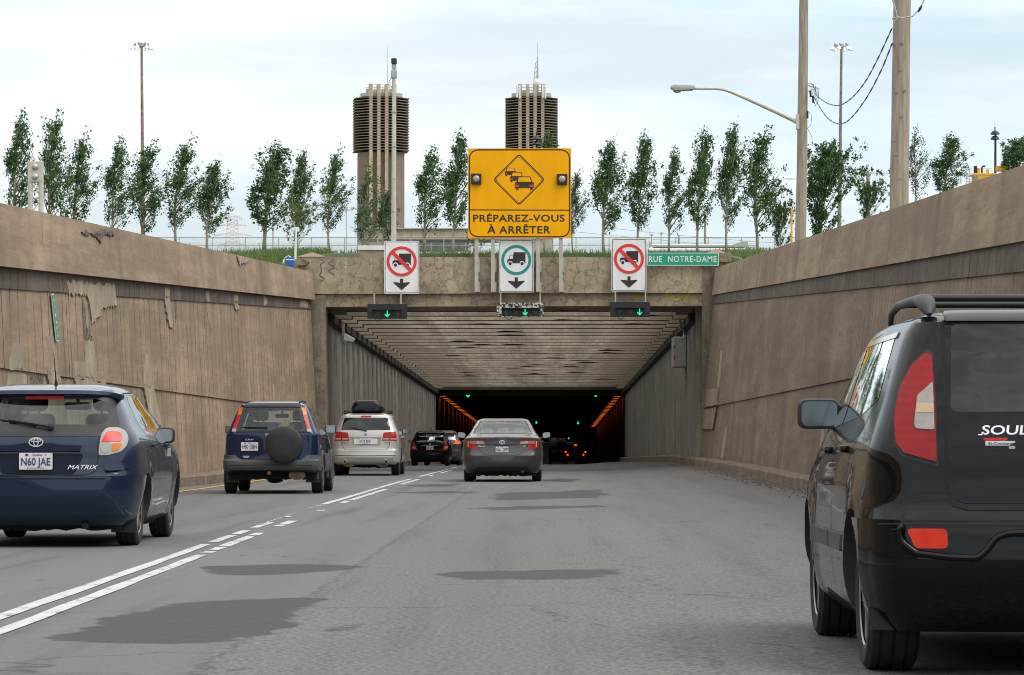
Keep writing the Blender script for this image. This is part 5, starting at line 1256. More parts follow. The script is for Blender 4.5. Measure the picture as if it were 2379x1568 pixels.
# ---------------------------------------------------------------- vehicles
def pchip(xs, ys):
    xs = np.array(xs, float); ys = np.array(ys, float); h = np.diff(xs); d = np.diff(ys)/h; m = np.zeros_like(ys)
    for i in range(1, len(xs)-1):
        if d[i-1]*d[i] > 0:
            w1, w2 = 2*h[i]+h[i-1], h[i]+2*h[i-1]; m[i] = (w1+w2)/(w1/d[i-1]+w2/d[i])
    m[0], m[-1] = d[0], d[-1]
    def f(x):
        i = min(len(h)-1, max(0, int(np.searchsorted(xs, x)-1))); t = min(1, max(0, (x-xs[i])/h[i]))
        return float(ys[i]*(1+2*t)*(1-t)**2+m[i]*h[i]*t*(1-t)**2+ys[i+1]*t*t*(3-2*t)+m[i+1]*h[i]*t*t*(t-1))
    return f
NR, NC, NS, NF = 12, 8, 40, 5
class Car:
    """Body built from level slices; y = 0 at the rear bumper, forward is +y."""
    def __init__(s, name, label, cat, pos, K, wheels, mat, rz=0.0, ext=0.0):
        s.root = empty(name, pos, rz); tag(s.root, label, cat, 'vehicles driving towards the tunnel')
        K = sorted((k[0], k[1], k[2]+ext*smooth(.98, 1.08, k[0]))+tuple(k[3:]) for k in K); s.K = K; z = [k[0] for k in K]
        s.f = [pchip(z, [k[i] for k in K]) for i in range(1, 6)]      # rear y, front y, half width, rear corner radius, rear bow
        s.z0, s.z1 = z[0], z[-1]; s.wh = wheels; s.mat = mat; s.cache = {}
    def sec(s, z, inset=0.0):
        key = (round(z, 4), inset)
        if key in s.cache: return s.cache[key]
        z = min(s.z1, max(s.z0, z)); yr, yf, w, rr, bow = (f(z) for f in s.f)
        yr += inset; yf -= inset; w -= inset; rr = min(rr, w*.8); out = []
        for i in range(NR):
            x = (w-rr)*i/NR; out.append((x, yr+bow*(x/w)**2))
        y0 = yr+bow*((w-rr)/w)**2; sl = 2*bow*(w-rr)/w**2
        for i in range(NC):
            a = math.pi/2*i/NC; out.append((w-rr+rr*math.sin(a), y0+rr*1.25*(1-math.cos(a))+sl*rr*math.sin(a)*.5))
        ya = y0+rr*1.25+sl*rr*.5; rf = min(.45, w*.5, max(.02, (yf-ya-.12)/1.2)); yb = yf-rf*1.1
        for i in range(NS):
            t = i/(NS-1); y = lerp(ya, yb, t); x = w+.018*math.sin(math.pi*t)-.05*max(0, t-.75)**2*16*.3
            if not inset:
                for yw, zw, ra, fl in s.wh['flare']:
                    d = math.hypot(y-yw, z-zw)
                    if z < zw+ra+.25: x += fl*math.exp(-((d-ra-.02)/.12)**2)
            out.append((x, y))
        xe = out[-1][0]
        for i in range(1, NF+1):
            a = math.pi/2*i/NF; out.append((xe-rf*(1-math.cos(a)), yb+rf*1.1*math.sin(a)))
        x1 = out[-1][0]; y1 = out[-1][1]
        for i in range(1, 5): out.append((x1*(1-i/4), y1+.10*(1-(1-i/4)**2)))
        s.cache[key] = out; return out
    def R(s, x, z):
        o = s.sec(z); n = NR+NC+1; ax = abs(x); xs = [p[0] for p in o[:n]]; ys = [p[1] for p in o[:n]]
        return Vector((x, float(np.interp(ax, xs, ys)), z))
    def Sd(s, y, z, sg):
        o = s.sec(z); k = NR+2; ys = [p[1] for p in o[k:NR+NC+NS]]; xs = [p[0] for p in o[k:NR+NC+NS]]
        return Vector((sg*float(np.interp(y, ys, xs)), y, z))
    def surf(s, view, a, b, off):
        e = .006
        if view == 'R':
            p = s.R(a, b); du = s.R(a+e, b)-s.R(a-e, b); dv = s.R(a, b+e)-s.R(a, b-e); n = du.cross(dv)
            if n.y > 0: n = -n
        else:
            g = 1 if view == 'S+' else -1
            p = s.Sd(a, b, g); du = s.Sd(a+e, b, g)-s.Sd(a-e, b, g); dv = s.Sd(a, b+e, g)-s.Sd(a, b-e, g); n = du.cross(dv)
            if n.x*g < 0: n = -n
        return p+n.normalized()*off
    def levels(s, z0, z1):
        ks = [k[0] for k in s.K]; zs = set(k for k in ks if z0 <= k <= z1) | {z0, z1}
        for a, b in zip(ks, ks[1:]):
            n = max(1, int((b-a)/.035))
            for i in range(n):
                v = a+(b-a)*i/n
                if z0 < v < z1: zs.add(v)
        zs = sorted(zs); out = [zs[0]]
        for v in zs[1:]:
            if v-out[-1] > .004: out.append(v)
        return out
    def loft(s, zs, inset=0.0, mi=0):
        bm = bmesh.new(); rows = []
        for z in zs:
            o = s.sec(z, inset); ring = [bm.verts.new((x, y, z)) for x, y in o]
            ring += [bm.verts.new((-x, y, z)) for x, y in o[-2:0:-1]]
            rows.append(ring)
        n = len(rows[0])
        for a, b in zip(rows, rows[1:]):
            for i in range(n): bm.faces.new((a[i], a[(i+1) % n], b[(i+1) % n], b[i]))
        m = len(o)                            # caps as strips from side to side
        for row, fl in ((rows[0], True), (rows[-1], False)):
            for i in range(m-1):
                a, b = row[i], row[i+1]; c, d = row[(n-i-1) % n] if i+1 < m-1 else None, row[(n-i) % n] if i > 0 else None
                vs = [a, b] + ([c] if c else []) + ([d] if d else [])
                if len(vs) > 2: bm.faces.new(vs)
        bmesh.ops.recalc_face_normals(bm, faces=bm.faces[:])
        for f in bm.faces: f.material_index = mi
        return bm
    def body(s, cuts, inner=None):
        me = bpy.data.meshes.new('body'); bm = s.loft(s.levels(s.z0, s.z1)); bm.to_mesh(me); bm.free()
        o = link('body', me, s.root, [s.mat, m_inter]); tmp = []
        allc = list(cuts)
        if inner: allc.insert(0, s.loft([inner[0]]+[z for z in s.levels(inner[0], inner[1])[1:-1]]+[inner[1]], inner[2], 1))
        for bm in allc:
            bm, mi = bm if isinstance(bm, tuple) else (bm, 1)
            bmesh.ops.recalc_face_normals(bm, faces=bm.faces[:])
            for f in bm.faces: f.material_index = mi
            cm = bpy.data.meshes.new('cut'); bm.to_mesh(cm); bm.free(); c = link('cut', cm, s.root, [s.mat, m_inter])
            for t in range(5):                    # the exact solver now and then fails on near-touching faces: nudge and try again
                md = o.modifiers.new('b', 'BOOLEAN'); md.operation = 'DIFFERENCE'; md.solver = 'EXACT'; md.object = c
                dg = bpy.context.evaluated_depsgraph_get(); nm = bpy.data.meshes.new_from_object(o.evaluated_get(dg)); o.modifiers.clear()
                if len(nm.polygons) > .6*len(o.data.polygons): old = o.data; o.data = nm; bpy.data.meshes.remove(old); break
                bpy.data.meshes.remove(nm)
                for v in cm.vertices: v.co += Vector((.0013*(1 if v.co.x > 0 else -1), .0021, .0017))
            m_ = c.data; bpy.data.objects.remove(c); bpy.data.meshes.remove(m_)
        nm = o.data; nm.name = 'body'
        nm.shade_smooth(); nm.set_sharp_from_angle(angle=R_(32)); s.bodyo = o; return o
    def arches(s, ra, depth=.32):
        bm = bmesh.new(); w = max(k[3] for k in s.K)
        for yw in s.wh['y']:
            for g in (-1, 1):
                x0, x1 = sorted((g*(w-depth), g*(w+.3)))
                lathe(bm, [(ra, x0), (ra, x1)], 40, 'x', (0, yw, s.wh['R']))
        return bm
    def patch(s, name, pts, view, mat, off=.004, depth=.02, parent=None, grid=.07, sm=None):
        bm = bmesh.new(); f = bm.faces.new([bm.verts.new((p[0], p[1], 0)) for p in pts]); f.normal_update()
        for ax in (0, 1):
            lo = min(p[ax] for p in pts); hi = max(p[ax] for p in pts); n = int((hi-lo)/grid)+1
            for i in range(1, n):
                co = [0, 0, 0]; no = [0, 0, 0]; co[ax] = lo+(hi-lo)*i/n; no[ax] = 1
                bmesh.ops.bisect_plane(bm, geom=bm.verts[:]+bm.edges[:]+bm.faces[:], plane_co=co, plane_no=no, dist=1e-6)
        if depth:
            bd = [e for e in bm.edges if len(e.link_faces) == 1]
            ex = bmesh.ops.extrude_edge_only(bm, edges=bd)['geom']; low = {v for v in ex if isinstance(v, bmesh.types.BMVert)}
        else: low = set()
        for v in bm.verts: v.co = s.surf(view, v.co.x, v.co.y, off-depth if v in low else off)
        return fin(bm, name, mat, parent or s.root, sm or 40)
    def frame(s, name, outer, inner, view, mat, off=.003, parent=None):
        den = lambda q: [(lerp(a[0], b[0], k/8), lerp(a[1], b[1], k/8)) for a, b in zip(q, q[1:]+q[:1]) for k in range(8)]
        outer, inner = den(list(outer)), den(list(inner))
        bm = bmesh.new(); n = len(outer); RW = [[bm.verts.new(s.surf(view, lerp(p[0], q[0], t/5), lerp(p[1], q[1], t/5), off)) for p, q in zip(outer, inner)] for t in range(6)]; A = RW[0]
        C_ = [bm.verts.new(s.surf(view, *p, off-.015)) for p in outer]
        for i in range(n):
            j = (i+1) % n; bm.faces.new((C_[i], C_[j], A[j], A[i]))
            for X, Z in zip(RW, RW[1:]): bm.faces.new((X[i], X[j], Z[j], Z[i]))
        return fin(bm, name, mat, parent or s.root)
    def seam(s, lines, w=.010, off=.0025):
        bm = bmesh.new()
        for view, pts in lines:
            den = []
            for a, b in zip(pts, pts[1:]):
                n = max(1, int(math.hypot(b[0]-a[0], b[1]-a[1])/.05))
                den += [(lerp(a[0], b[0], k/n), lerp(a[1], b[1], k/n)) for k in range(n)]
            den.append(pts[-1]); pr = None
            for i, p in enumerate(den):
                a, b = den[max(0, i-1)], den[min(len(den)-1, i+1)]; t = Vector((b[0]-a[0], b[1]-a[1])).normalized(); nn = Vector((-t.y, t.x))*w/2
                cur = [bm.verts.new(s.surf(view, p[0]+k*nn.x, p[1]+k*nn.y, off)) for k in (-1, 1)]
                if pr: bm.faces.new((pr[0], pr[1], cur[1], cur[0]))
                pr = cur
        return fin(bm, 'panel_gap', m_gap, s.root)
    def band(s, name, z0, z1, k1, off, mat, nz=6, round_=.02, parent=None):
        """wrap-round strip following the body from the rear centre to perimeter sample k1; z0, z1 are numbers or functions of x"""
        fz = lambda q, x: q(x) if callable(q) else q
        bm = bmesh.new(); cols = []
        for i in list(range(k1, 0, -1))+list(range(0, k1+1)):
            sg = -1 if len(cols) < k1 else 1; col = []
            zm = (fz(z0, 0)+fz(z1, 0))/2; xx = s.sec(zm)[i][0]; a, b = fz(z0, xx), fz(z1, xx)
            for j in range(nz+1):
                t = j/nz; z = lerp(a, b, t); x, y = s.sec(z)[i]; o = off if 0 < j < nz else -.01
                tz = t
                if j == 1: z = a+.0; x, y = s.sec(z)[i]
                if j == nz-1: z = b-.0; x, y = s.sec(z)[i]
                w = s.sec(z)[NR+NC][0]; nx = 0 if i < NR else math.sin(min(1, (i-NR)/NC)*math.pi/2); ny = -math.sqrt(max(0, 1-nx*nx))
                col.append(bm.verts.new((sg*(x+nx*o), y+ny*o, z)))
            cols.append(col)
        for p, q in zip(cols, cols[1:]):
            for j in range(nz): bm.faces.new((p[j], q[j], q[j+1], p[j+1]))
        return fin(bm, name, mat, parent or s.root, 35)
    def lathe_wheels(s, W, rim, spokes, xo=0.0, both=True):
        Rr = s.wh['R']; ri = rim
        for yw in s.wh['y']:
            for g in (-1, 1):
                x = g*(s.wh['x']-W/2)
                wl = empty('wheel', (x, yw, Rr)); wl.parent = s.root; wl.matrix_parent_inverse = Matrix.Identity(4)
                bm = bmesh.new(); h = Rr-ri
                prof = [(ri, -W*.42), (ri+h*.3, -W*.49), (ri+h*.7, -W*.495), (Rr-.018, -W*.46), (Rr-.003, -W*.40)]
                for gx in (-.25, 0, .25): prof += [(Rr, W*(gx-.035)), (Rr-.010, W*(gx-.022)), (Rr-.010, W*(gx+.022)), (Rr, W*(gx+.035))]
                prof += [(Rr-.003, W*.40), (Rr-.018, W*.46), (ri+h*.7, W*.495), (ri+h*.3, W*.49), (ri, W*.42)]
                lathe(bm, prof, 44, 'x', (0, 0, 0), close=True); fin(bm, 'tyre', m_tyre, wl, 30)
                bm = bmesh.new(); q = g*W
                lathe(bm, [(ri+.006, q*.44), (ri-.012, q*.455), (ri-.02, q*.43), (ri-.002, q*.42)], 36, 'x', close=True); n0 = len(bm.faces)
                lathe(bm, [(ri-.003, q*.415), (ri-.03, q*.36), (ri-.035, -q*.35), (ri+.004, -q*.42)], 36, 'x', close=True); bm.faces.ensure_lookup_table()
                for f in bm.faces[n0:]: f.material_index = 1
                lathe(bm, [(.075, q*.30), (.072, q*.42), (.045, q*.45), (.004, q*.455)], 18, 'x')
                for k in range(spokes):
                    a = 2*math.pi*k/spokes; d = Vector((0, math.cos(a), math.sin(a))); e = Vector((0, -math.sin(a), math.cos(a)))
                    vs = []
                    for rad, wd, xx in ((.05, .034, .42), (ri*.55, .026, .40), (ri-.02, .038, .40)):
                        for xo_ in (xx, xx-.12):
                            for sg in (-1, 1): vs.append(bm.verts.new(d*rad+e*sg*wd*(1 if xo_ == xx else 1.2)+Vector((q*xo_, 0, 0))))
                    for b in (0, 4):
                        for f in ((0, 1, 5, 4), (2, 3, 7, 6), (0, 2, 6, 4), (1, 3, 7, 5)): bm.faces.new([vs[b+i] for i in f])
                fin(bm, 'rim', [m_rim, m_dark], wl, 30)
                bm = bmesh.new(); lathe(bm, [(ri-.04, q*.02), (ri-.04, q*.10)], 28, 'x'); fin(bm, 'brake_disc', m_dark, wl)
    def mirror(s, g, x, y, z, w, h, mat, r=.06, tilt=0, stalk=True, gm=None):
        bm = bmesh.new(); sh = rrect(0, 0, w, h, r, 5); n = len(sh)
        rows = [[bm.verts.new((g*x+px*k, y+d, z+pz*k+(px*tilt*g))) for px, pz in sh] for k, d in ((.90, -.005), (1.0, .012), (1.0, .05), (.86, .11), (.5, .15))]
        for a, b in zip(rows, rows[1:]):
            for i in range(n): bm.faces.new((a[i], a[(i+1) % n], b[(i+1) % n], b[i]))
        bm.faces.new(rows[0]); bm.faces.new(rows[-1])
        if stalk:
            xi = s.Sd(y+.10, z-h*.35, g).x; box(bm, min(xi*.97, g*(x-w*.42)), max(xi*.97, g*(x-w*.42)), y+.02, y+.13, z-h*.52, z-h*.28)
        o = fin(bm, 'door_mirror', mat, s.root, 40)
        bm = bmesh.new(); prism(bm, [(g*x+px*.84, z+pz*.80+(px*tilt*g)) for px, pz in sh], y-.009, y-.006); fin(bm, 'mirror_glass', gm or m_mirror, o)
    def plate(s, x, z, text, y=None, w=.305, h=.152, small=True, m=None):
        yy = (s.R(x, z).y if y is None else y)-.012
        bm = bmesh.new(); prism(bm, rrect(x, z, w, h, .012), yy, yy+.008); p = fin(bm, 'licence_plate', m or m_plate, s.root)
        if text: bm = text_bm(text, w*.88, h*.47, .002, .020, 1.0); fin(shift(bm, (x, yy-.0006, z-h*.26)), 'plate_characters', m_pblue, p)
        if small and text:
            bm = text_bm('Québec', w*.30, h*.125, .0015, .0); shift(bm, (x+.015, yy-.0006, z+h*.325))
            b2 = bmesh.new(); box(b2, x-w*.30, x-w*.22, yy-.002, yy-.0005, z+h*.31, z+h*.45); fin(b2, 'plate_emblem', m_pblue, p); fin(bm, 'plate_province', m_pblue, p)
            bm = text_bm('- Je me souviens -', w*.60, h*.085, .0015, .0); fin(shift(bm, (x, yy-.0006, z-h*.43)), 'plate_motto', m_pblue, p)
        bm = bmesh.new()
        for q in (-.30, .30): lathe(bm, [(.006, yy-.004), (.005, yy-.0005)], 8, 'y', (x+q*w, 0, z+h*.38))
        fin(bm, 'plate_screw', m_dark, p)
    def script(s, t, x, z, w, cap, mat=None, slant=.25, bold=.01):
        bm = text_bm(t, w, cap, .006, bold)
        for v in bm.verts: v.co.x += v.co.z*slant; q = s.surf('R', x+v.co.x, z+v.co.z, .002-v.co.y); v.co = q
        return fin(bm, 'badge_lettering', mat or m_badge, s.root)
    def oval(s, x, z, rx, rz, mat=None):
        yy = s.R(x, z).y-.002-(.03 if rx > .066 and mat is m_badge and z > .95 else 0); bm = bmesh.new()
        def ringf(a, b, cx, cz, t, y): ring_prism(bm, ell(cx, cz, a, b, 28), ell(cx, cz, a-t, b-t, 28), y-.008, y)
        ringf(rx, rz, x, z, rz*.22, yy); ringf(rx*.36, rz*.86, x, z, rz*.18, yy-.001); ringf(rx*.74, rz*.40, x, z+rz*.38, rz*.18, yy-.002)
        return fin(bm, 'badge', mat or m_chrome, s.root)
    def tag_box(s, name, x, z, w, h, y, d, mat, r=.01, parent=None):
        bm = bmesh.new(); prism(bm, rrect(x, z, w, h, r), y, y+d); return fin(bm, name, mat, parent or s.root)
    def seats(s, yf, z, mat, xs=(-.36, .36), w=.46, top=.62, head=True, hm=None, yr=None, rear_top=.5):
        for x in xs:
            bm = bmesh.new(); sh = rpoly([(-w/2, 0), (w/2, 0), (w/2*.86, top), (-w/2*.86, top)], .07, 5)
            prism(bm, [(x+a, z+b) for a, b in sh], yf, yf+.13); st = fin(bm, 'seat', mat, s.root)
            if head:
                bm = bmesh.new(); prism(bm, rrect(x, z+top+.12, .27, .19, .07, 5), yf+.01, yf+.10); box(bm, x-.06, x-.045, yf+.04, yf+.055, z+top-.02, z+top+.06); box(bm, x+.045, x+.06, yf+.04, yf+.055, z+top-.02, z+top+.06); fin(bm, 'headrest', hm or mat, st)
        if yr:
            bm = bmesh.new(); prism(bm, rrect(0, z+rear_top/2, 1.15, rear_top, .08, 5), yr, yr+.14); fin(bm, 'rear_seat', mat, s.root)
    def mid_mirror(s, y, z):
        bm = bmesh.new(); prism(bm, rrect(0, z, .26, .075, .035, 5), y, y+.04); box(bm, -.015, .015, y+.01, y+.03, z+.03, z+.16); fin(bm, 'inside_mirror', m_plast, s.root)
    def wiper(s, x0, z0, x1, z1, mat=None):
        p, q = s.surf('R', x0, z0, .03), s.surf('R', x1, z1, .022)
        m_ = p.lerp(q, .55); m_.y -= .012
        bm = bmesh.new(); tube(bm, [p, m_, q], [.017, .012, .007], 6); lathe(bm, [(.028, p.y+.03), (.028, p.y-.008), (.01, p.y-.014)], 12, 'y', (p.x, 0, p.z))
        d = (q-p)*.5; c = q-d*.45; tube(bm, [c-d*.85+Vector((0, .012, -.012)), c+d*.85+Vector((0, .012, -.012))], .008, 5)
        return fin(bm, 'rear_wiper', mat or m_plast, s.root)
    def under(s, z0, z1, w, y0, y1, extra=()):
        bm = bmesh.new(); n = 26; lo = []
        q = random.Random(int(z0*1e4)+7)
        xs = [-w+2*w*i/n for i in range(n+1)]
        zl = [z0+(q.random()*.035 if 2 < i < n-2 else .02) for i in range(n+1)]
        prism(bm, [(x, z) for x, z in zip(xs, zl)]+[(w, z1), (-w, z1)], y0, y1); fin(bm, 'underbody', m_dark, s.root)
        for nm, x, z, rx, rz, ya, yb, mt in extra:
            bm = bmesh.new(); prism(bm, ell(x, z, rx, rz, 20), ya, yb); fin(bm, nm, mt, s.root, 50)
    def flaps(s, y, z0, z1, x0, x1):
        for g in (-1, 1):
            bm = bmesh.new(); prism(bm, [(g*x0, z0), (g*x1, z0), (g*x1, z1), (g*x0, z1)], y, y+.012); fin(bm, 'mud_flap', m_plast, s.root)
    def handles(s, g, items, mat):
        for y, z in items:
            bm = bmesh.new(); p = s.Sd(y, z, g); box(bm, min(p.x-.01*g, p.x+.035*g), max(p.x-.01*g, p.x+.035*g), y-.10, y+.10, z-.018, z+.018); bevel_all(bm, .010, 2); fin(bm, 'door_handle', mat, s.root, 40)
def scale_pts(pts, cx, cz, k): return [(cx+(x-cx)*k, cz+(z-cz)*k) for x, z in pts]
def inset_poly(pts, d):
    """move every edge of a convex polygon inwards by d"""
    n = len(pts); a = sum(pts[i][0]*pts[(i+1) % n][1]-pts[(i+1) % n][0]*pts[i][1] for i in range(n)); sg = 1 if a > 0 else -1; out = []
    for i in range(n):
        p, q, r = (Vector(pts[i-1]), Vector(pts[i]), Vector(pts[(i+1) % n])); e1 = (q-p).normalized(); e2 = (r-q).normalized()
        n1 = Vector((-e1.y, e1.x))*sg; n2 = Vector((-e2.y, e2.x))*sg; b = (n1+n2); b = b/max(.25, b.dot(n1)) if b.length > 1e-6 else n1
        out.append(tuple(q+b*d))
    return out
def cutter(polys, a0, a1, axis):
    bm = bmesh.new()
    for p in polys: prism(bm, p, a0, a1, axis, 1)
    return bm
def side_cut(polys, x0=.32, x1=1.3):
    bm = bmesh.new()
    for p in polys: prism(bm, p, x0, x1, 'x', 1); prism(bm, p, -x1, -x0, 'x', 1)
    return bm
mir = lambda pts: [(-x, z) for x, z in pts][::-1]

# ---- dark blue hatchback, left foreground
def hatch_blue():
    s0 = 255.0; Y = FD/s0
    K = [(.20, .16, 3.9, .76, .16, .05), (.27, .07, 4.15, .83, .22, .07), (.40, .01, 4.28, .868, .26, .08), (.52, .0, 4.30, .885, .28, .08), (.64, .0, 4.30, .893, .28, .08), (.68, .03, 4.28, .893, .26, .08), (.80, .055, 4.2, .890, .26, .08), (.95, .085, 3.75, .875, .26, .09),
         (1.03, .12, 3.25, .845, .26, .10), (1.12, .20, 3.0, .79, .24, .10), (1.25, .33, 2.7, .725, .22, .10), (1.36, .44, 2.4, .665, .20, .10), (1.42, .46, 2.2, .635, .18, .12), (1.445, .46, 2.1, .61, .17, .12), (1.475, .60, 1.95, .56, .2, .10), (1.51, 1.0, 1.7, .45, .2, .1)]
    yw = (.80, 3.40); Rw = .315
    c = Car('parked_car', '', 'car', (-(UV0-85)/s0, Y, 0), K, {'y': yw, 'R': Rw, 'x': .845, 'flare': [(yw[0], Rw, .36, .020), (yw[1], Rw, .36, .02)]}, m_navy, R_(.3), .42)
    c.root.name = 'hatchback_car'; tag(c.root, 'dark blue hatchback with plate N60 JAE at the left edge of the picture', 'car')
    g_out = rpoly([(-.70, 1.075), (.70, 1.075), (.60, 1.385), (-.60, 1.385)], .07, 5); g_in = rpoly([(-.56, 1.125), (.56, 1.125), (.625, 1.19), (.53, 1.36), (-.53, 1.36), (-.625, 1.19)], .06, 4)
    sg = [rpoly([(1.02, 1.16), (1.75, 1.10), (1.72, 1.40), (1.20, 1.40)], .05), rpoly([(1.83, 1.10), (2.85, 1.07), (2.35, 1.38), (1.80, 1.40)], .05)]
    tail = rpoly([(.562, 1.035), (.60, 1.09), (.70, 1.095), (.765, 1.06), (.795, .99), (.785, .93), (.74, .875), (.64, .845), (.545, .842), (.552, .93)], .025, 3)
    rec = rpoly([(-.33, .66), (.33, .66), (.42, .86), (-.42, .86)], .05, 4)
    c.body([c.arches(.365), cutter([g_in], -.5, 1.6, 'y'), cutter([rpoly([(-.66, 1.12), (.66, 1.12), (.55, 1.40), (-.55, 1.40)], .05)], 1.75, 5, 'y'), side_cut(sg), (cutter([rec], -.5, .095, 'y'), 0)], (.70, 1.455, .06))
    c.patch('rear_window', g_in, 'R', m_glassn, .002, 0); c.frame('window_surround', rpoly([(-.69, 1.015), (.69, 1.015), (.715, 1.10), (.615, 1.40), (-.615, 1.40), (-.715, 1.10)], .05, 4), g_in, 'R', m_plast, .003)
    for g, v in ((1, 'S+'), (-1, 'S-')):
        for q in sg: c.patch('side_window', q, v, m_glassn, .002, 0)
        t = tail if g > 0 else mir(tail)
        tl = c.patch('tail_light', t, 'R', m_clear, .012, .03)
        f = lambda pts: pts if g > 0 else mir(pts)
        c.patch('brake_lens', f(rpoly([(.575, .985), (.61, 1.055), (.69, 1.06), (.735, 1.03), (.742, .965), (.57, .962)], .02)), 'R', m_redlit, .016, .006, tl)
        c.patch('turn_lens', f(rpoly([(.665, .95), (.75, .95), (.725, .895), (.665, .875)], .015)), 'R', m_amber, .016, .006, tl)
        c.patch('reverse_lens', f(ell(.607, .905, .042, .042, 18)), 'R', m_flash, .017, .006, tl)
    c.band('rear_bumper', .30, .655, NR+NC+3, .006, m_navy)
    bm = bmesh.new(); A = rpoly([(-.40, .885), (.38, .885), (.39, .935), (.20, .94), (.12, .955), (-.14, .955), (-.22, .94), (-.41, .935)], .01); prism(bm, A, c.R(0, .9).y-.022, c.R(.45, .9).y+.06); bevel_all(bm, .008, 2); fin(bm, 'hatch_handle', m_navy, c.root, 40)
    # spoiler lip over the window
    bm = bmesh.new(); rows = []
    for i in range(21):
        x = -.69+1.38*i/20; yb = c.R(min(.58, abs(x))*1, 1.43).y; k = 1-abs(x/.69)**6*.8; dz = -.035*abs(x/.69)**6
        rows.append([bm.verts.new(p) for p in ((x, yb-.02, 1.39+dz), (x, yb-.075*k, 1.41+dz), (x, yb-.06*k, 1.445+dz), (x, yb+.20, 1.478+dz*2), (x, yb+.2, 1.40+dz))])
    for a, b in zip(rows, rows[1:]):
        for j in range(5): bm.faces.new((a[j], a[(j+1) % 5], b[(j+1) % 5], b[j]))
    bm.faces.new(rows[0]); bm.faces.new(rows[-1]); fin(bm, 'roof_spoiler', m_navy, c.root, 40)
    c.tag_box('high_brake_light', 0, 1.375, .36, .03, c.R(0, 1.375).y-.012, .02, m_red, .012)
    c.seam([('R', [(.55, 1.06), (.535, .95), (.545, .80), (.52, .70), (.46, .668), (0, .655), (-.46, .668), (-.52, .70), (-.545, .80), (-.535, .95), (-.55, 1.06)]), ('S+', [(1.0, 1.14), (1.22, .95), (1.32, .75), (1.30, .35)]), ('S+', [(1.78, 1.1), (1.80, .9), (1.78, .30)]), ('S+', [(2.9, 1.0), (2.95, .7), (2.85, .30)]), ('S+', [(1.0, 1.42), (1.9, 1.44), (2.6, 1.30), (3.0, 1.06)])])
    c.seam([('R', [(-.5, .43), (-.35, .445), (.35, .445), (.5, .43), (.58, .40)])], .008)
    c.patch('bumper_shelf', rpoly([(.60, .78), (.80, .79), (.825, .745), (.74, .70), (.60, .70)], .03), 'R', m_navy, .028, .03); c.patch('bumper_shelf', mir(rpoly([(.60, .78), (.80, .79), (.825, .745), (.74, .70), (.60, .70)], .03)), 'R', m_navy, .028, .03)
    c.lathe_wheels(.205, .205, 7)
    for g in (-1, 1): c.mirror(g, .855, 2.55, 1.03, .225, .155, m_plast, .05)
    c.handles(1, [(1.42, .93), (2.45, .93)], m_navy)
    c.plate(-.02, .79, 'N60 JAE', c.R(0, .75).y+.012); c.oval(-.02, .965, .068, .044, m_badge); c.script('MATRIX', .40, .715, .26, .040, slant=.5, bold=0)
    c.wiper(.10, 1.085, -.30, 1.155)
    bm = bmesh.new(); q = 1.0; tube(bm, [(.03, .95, 1.495), (.03, .93, 1.56), (.03, .78, 1.80)], [.022, .007, .003], 6); fin(bm, 'aerial', m_plast, c.root)
    c.seats(2.05, .62, m_seat, yr=1.3, rear_top=.50); c.mid_mirror(2.6, 1.32)
    bm = bmesh.new(); a = c.Sd(2.5, .82, 1); box(bm, a.x-.005, a.x+.012, 2.45, 2.70, .82, .90); bevel_all(bm, .004, 1); fin(bm, 'side_badge', m_galv, c.root)
    c.under(.14, .34, .72, .30, 3.6, (('silencer', -.35, .26, .22, .06, .20, .45, m_rustm), ('exhaust_pipe', .42, .20, .03, .03, .12, .5, m_dark)))
    c.flaps(.44, .13, .36, .62, .85)
hatch_blue()

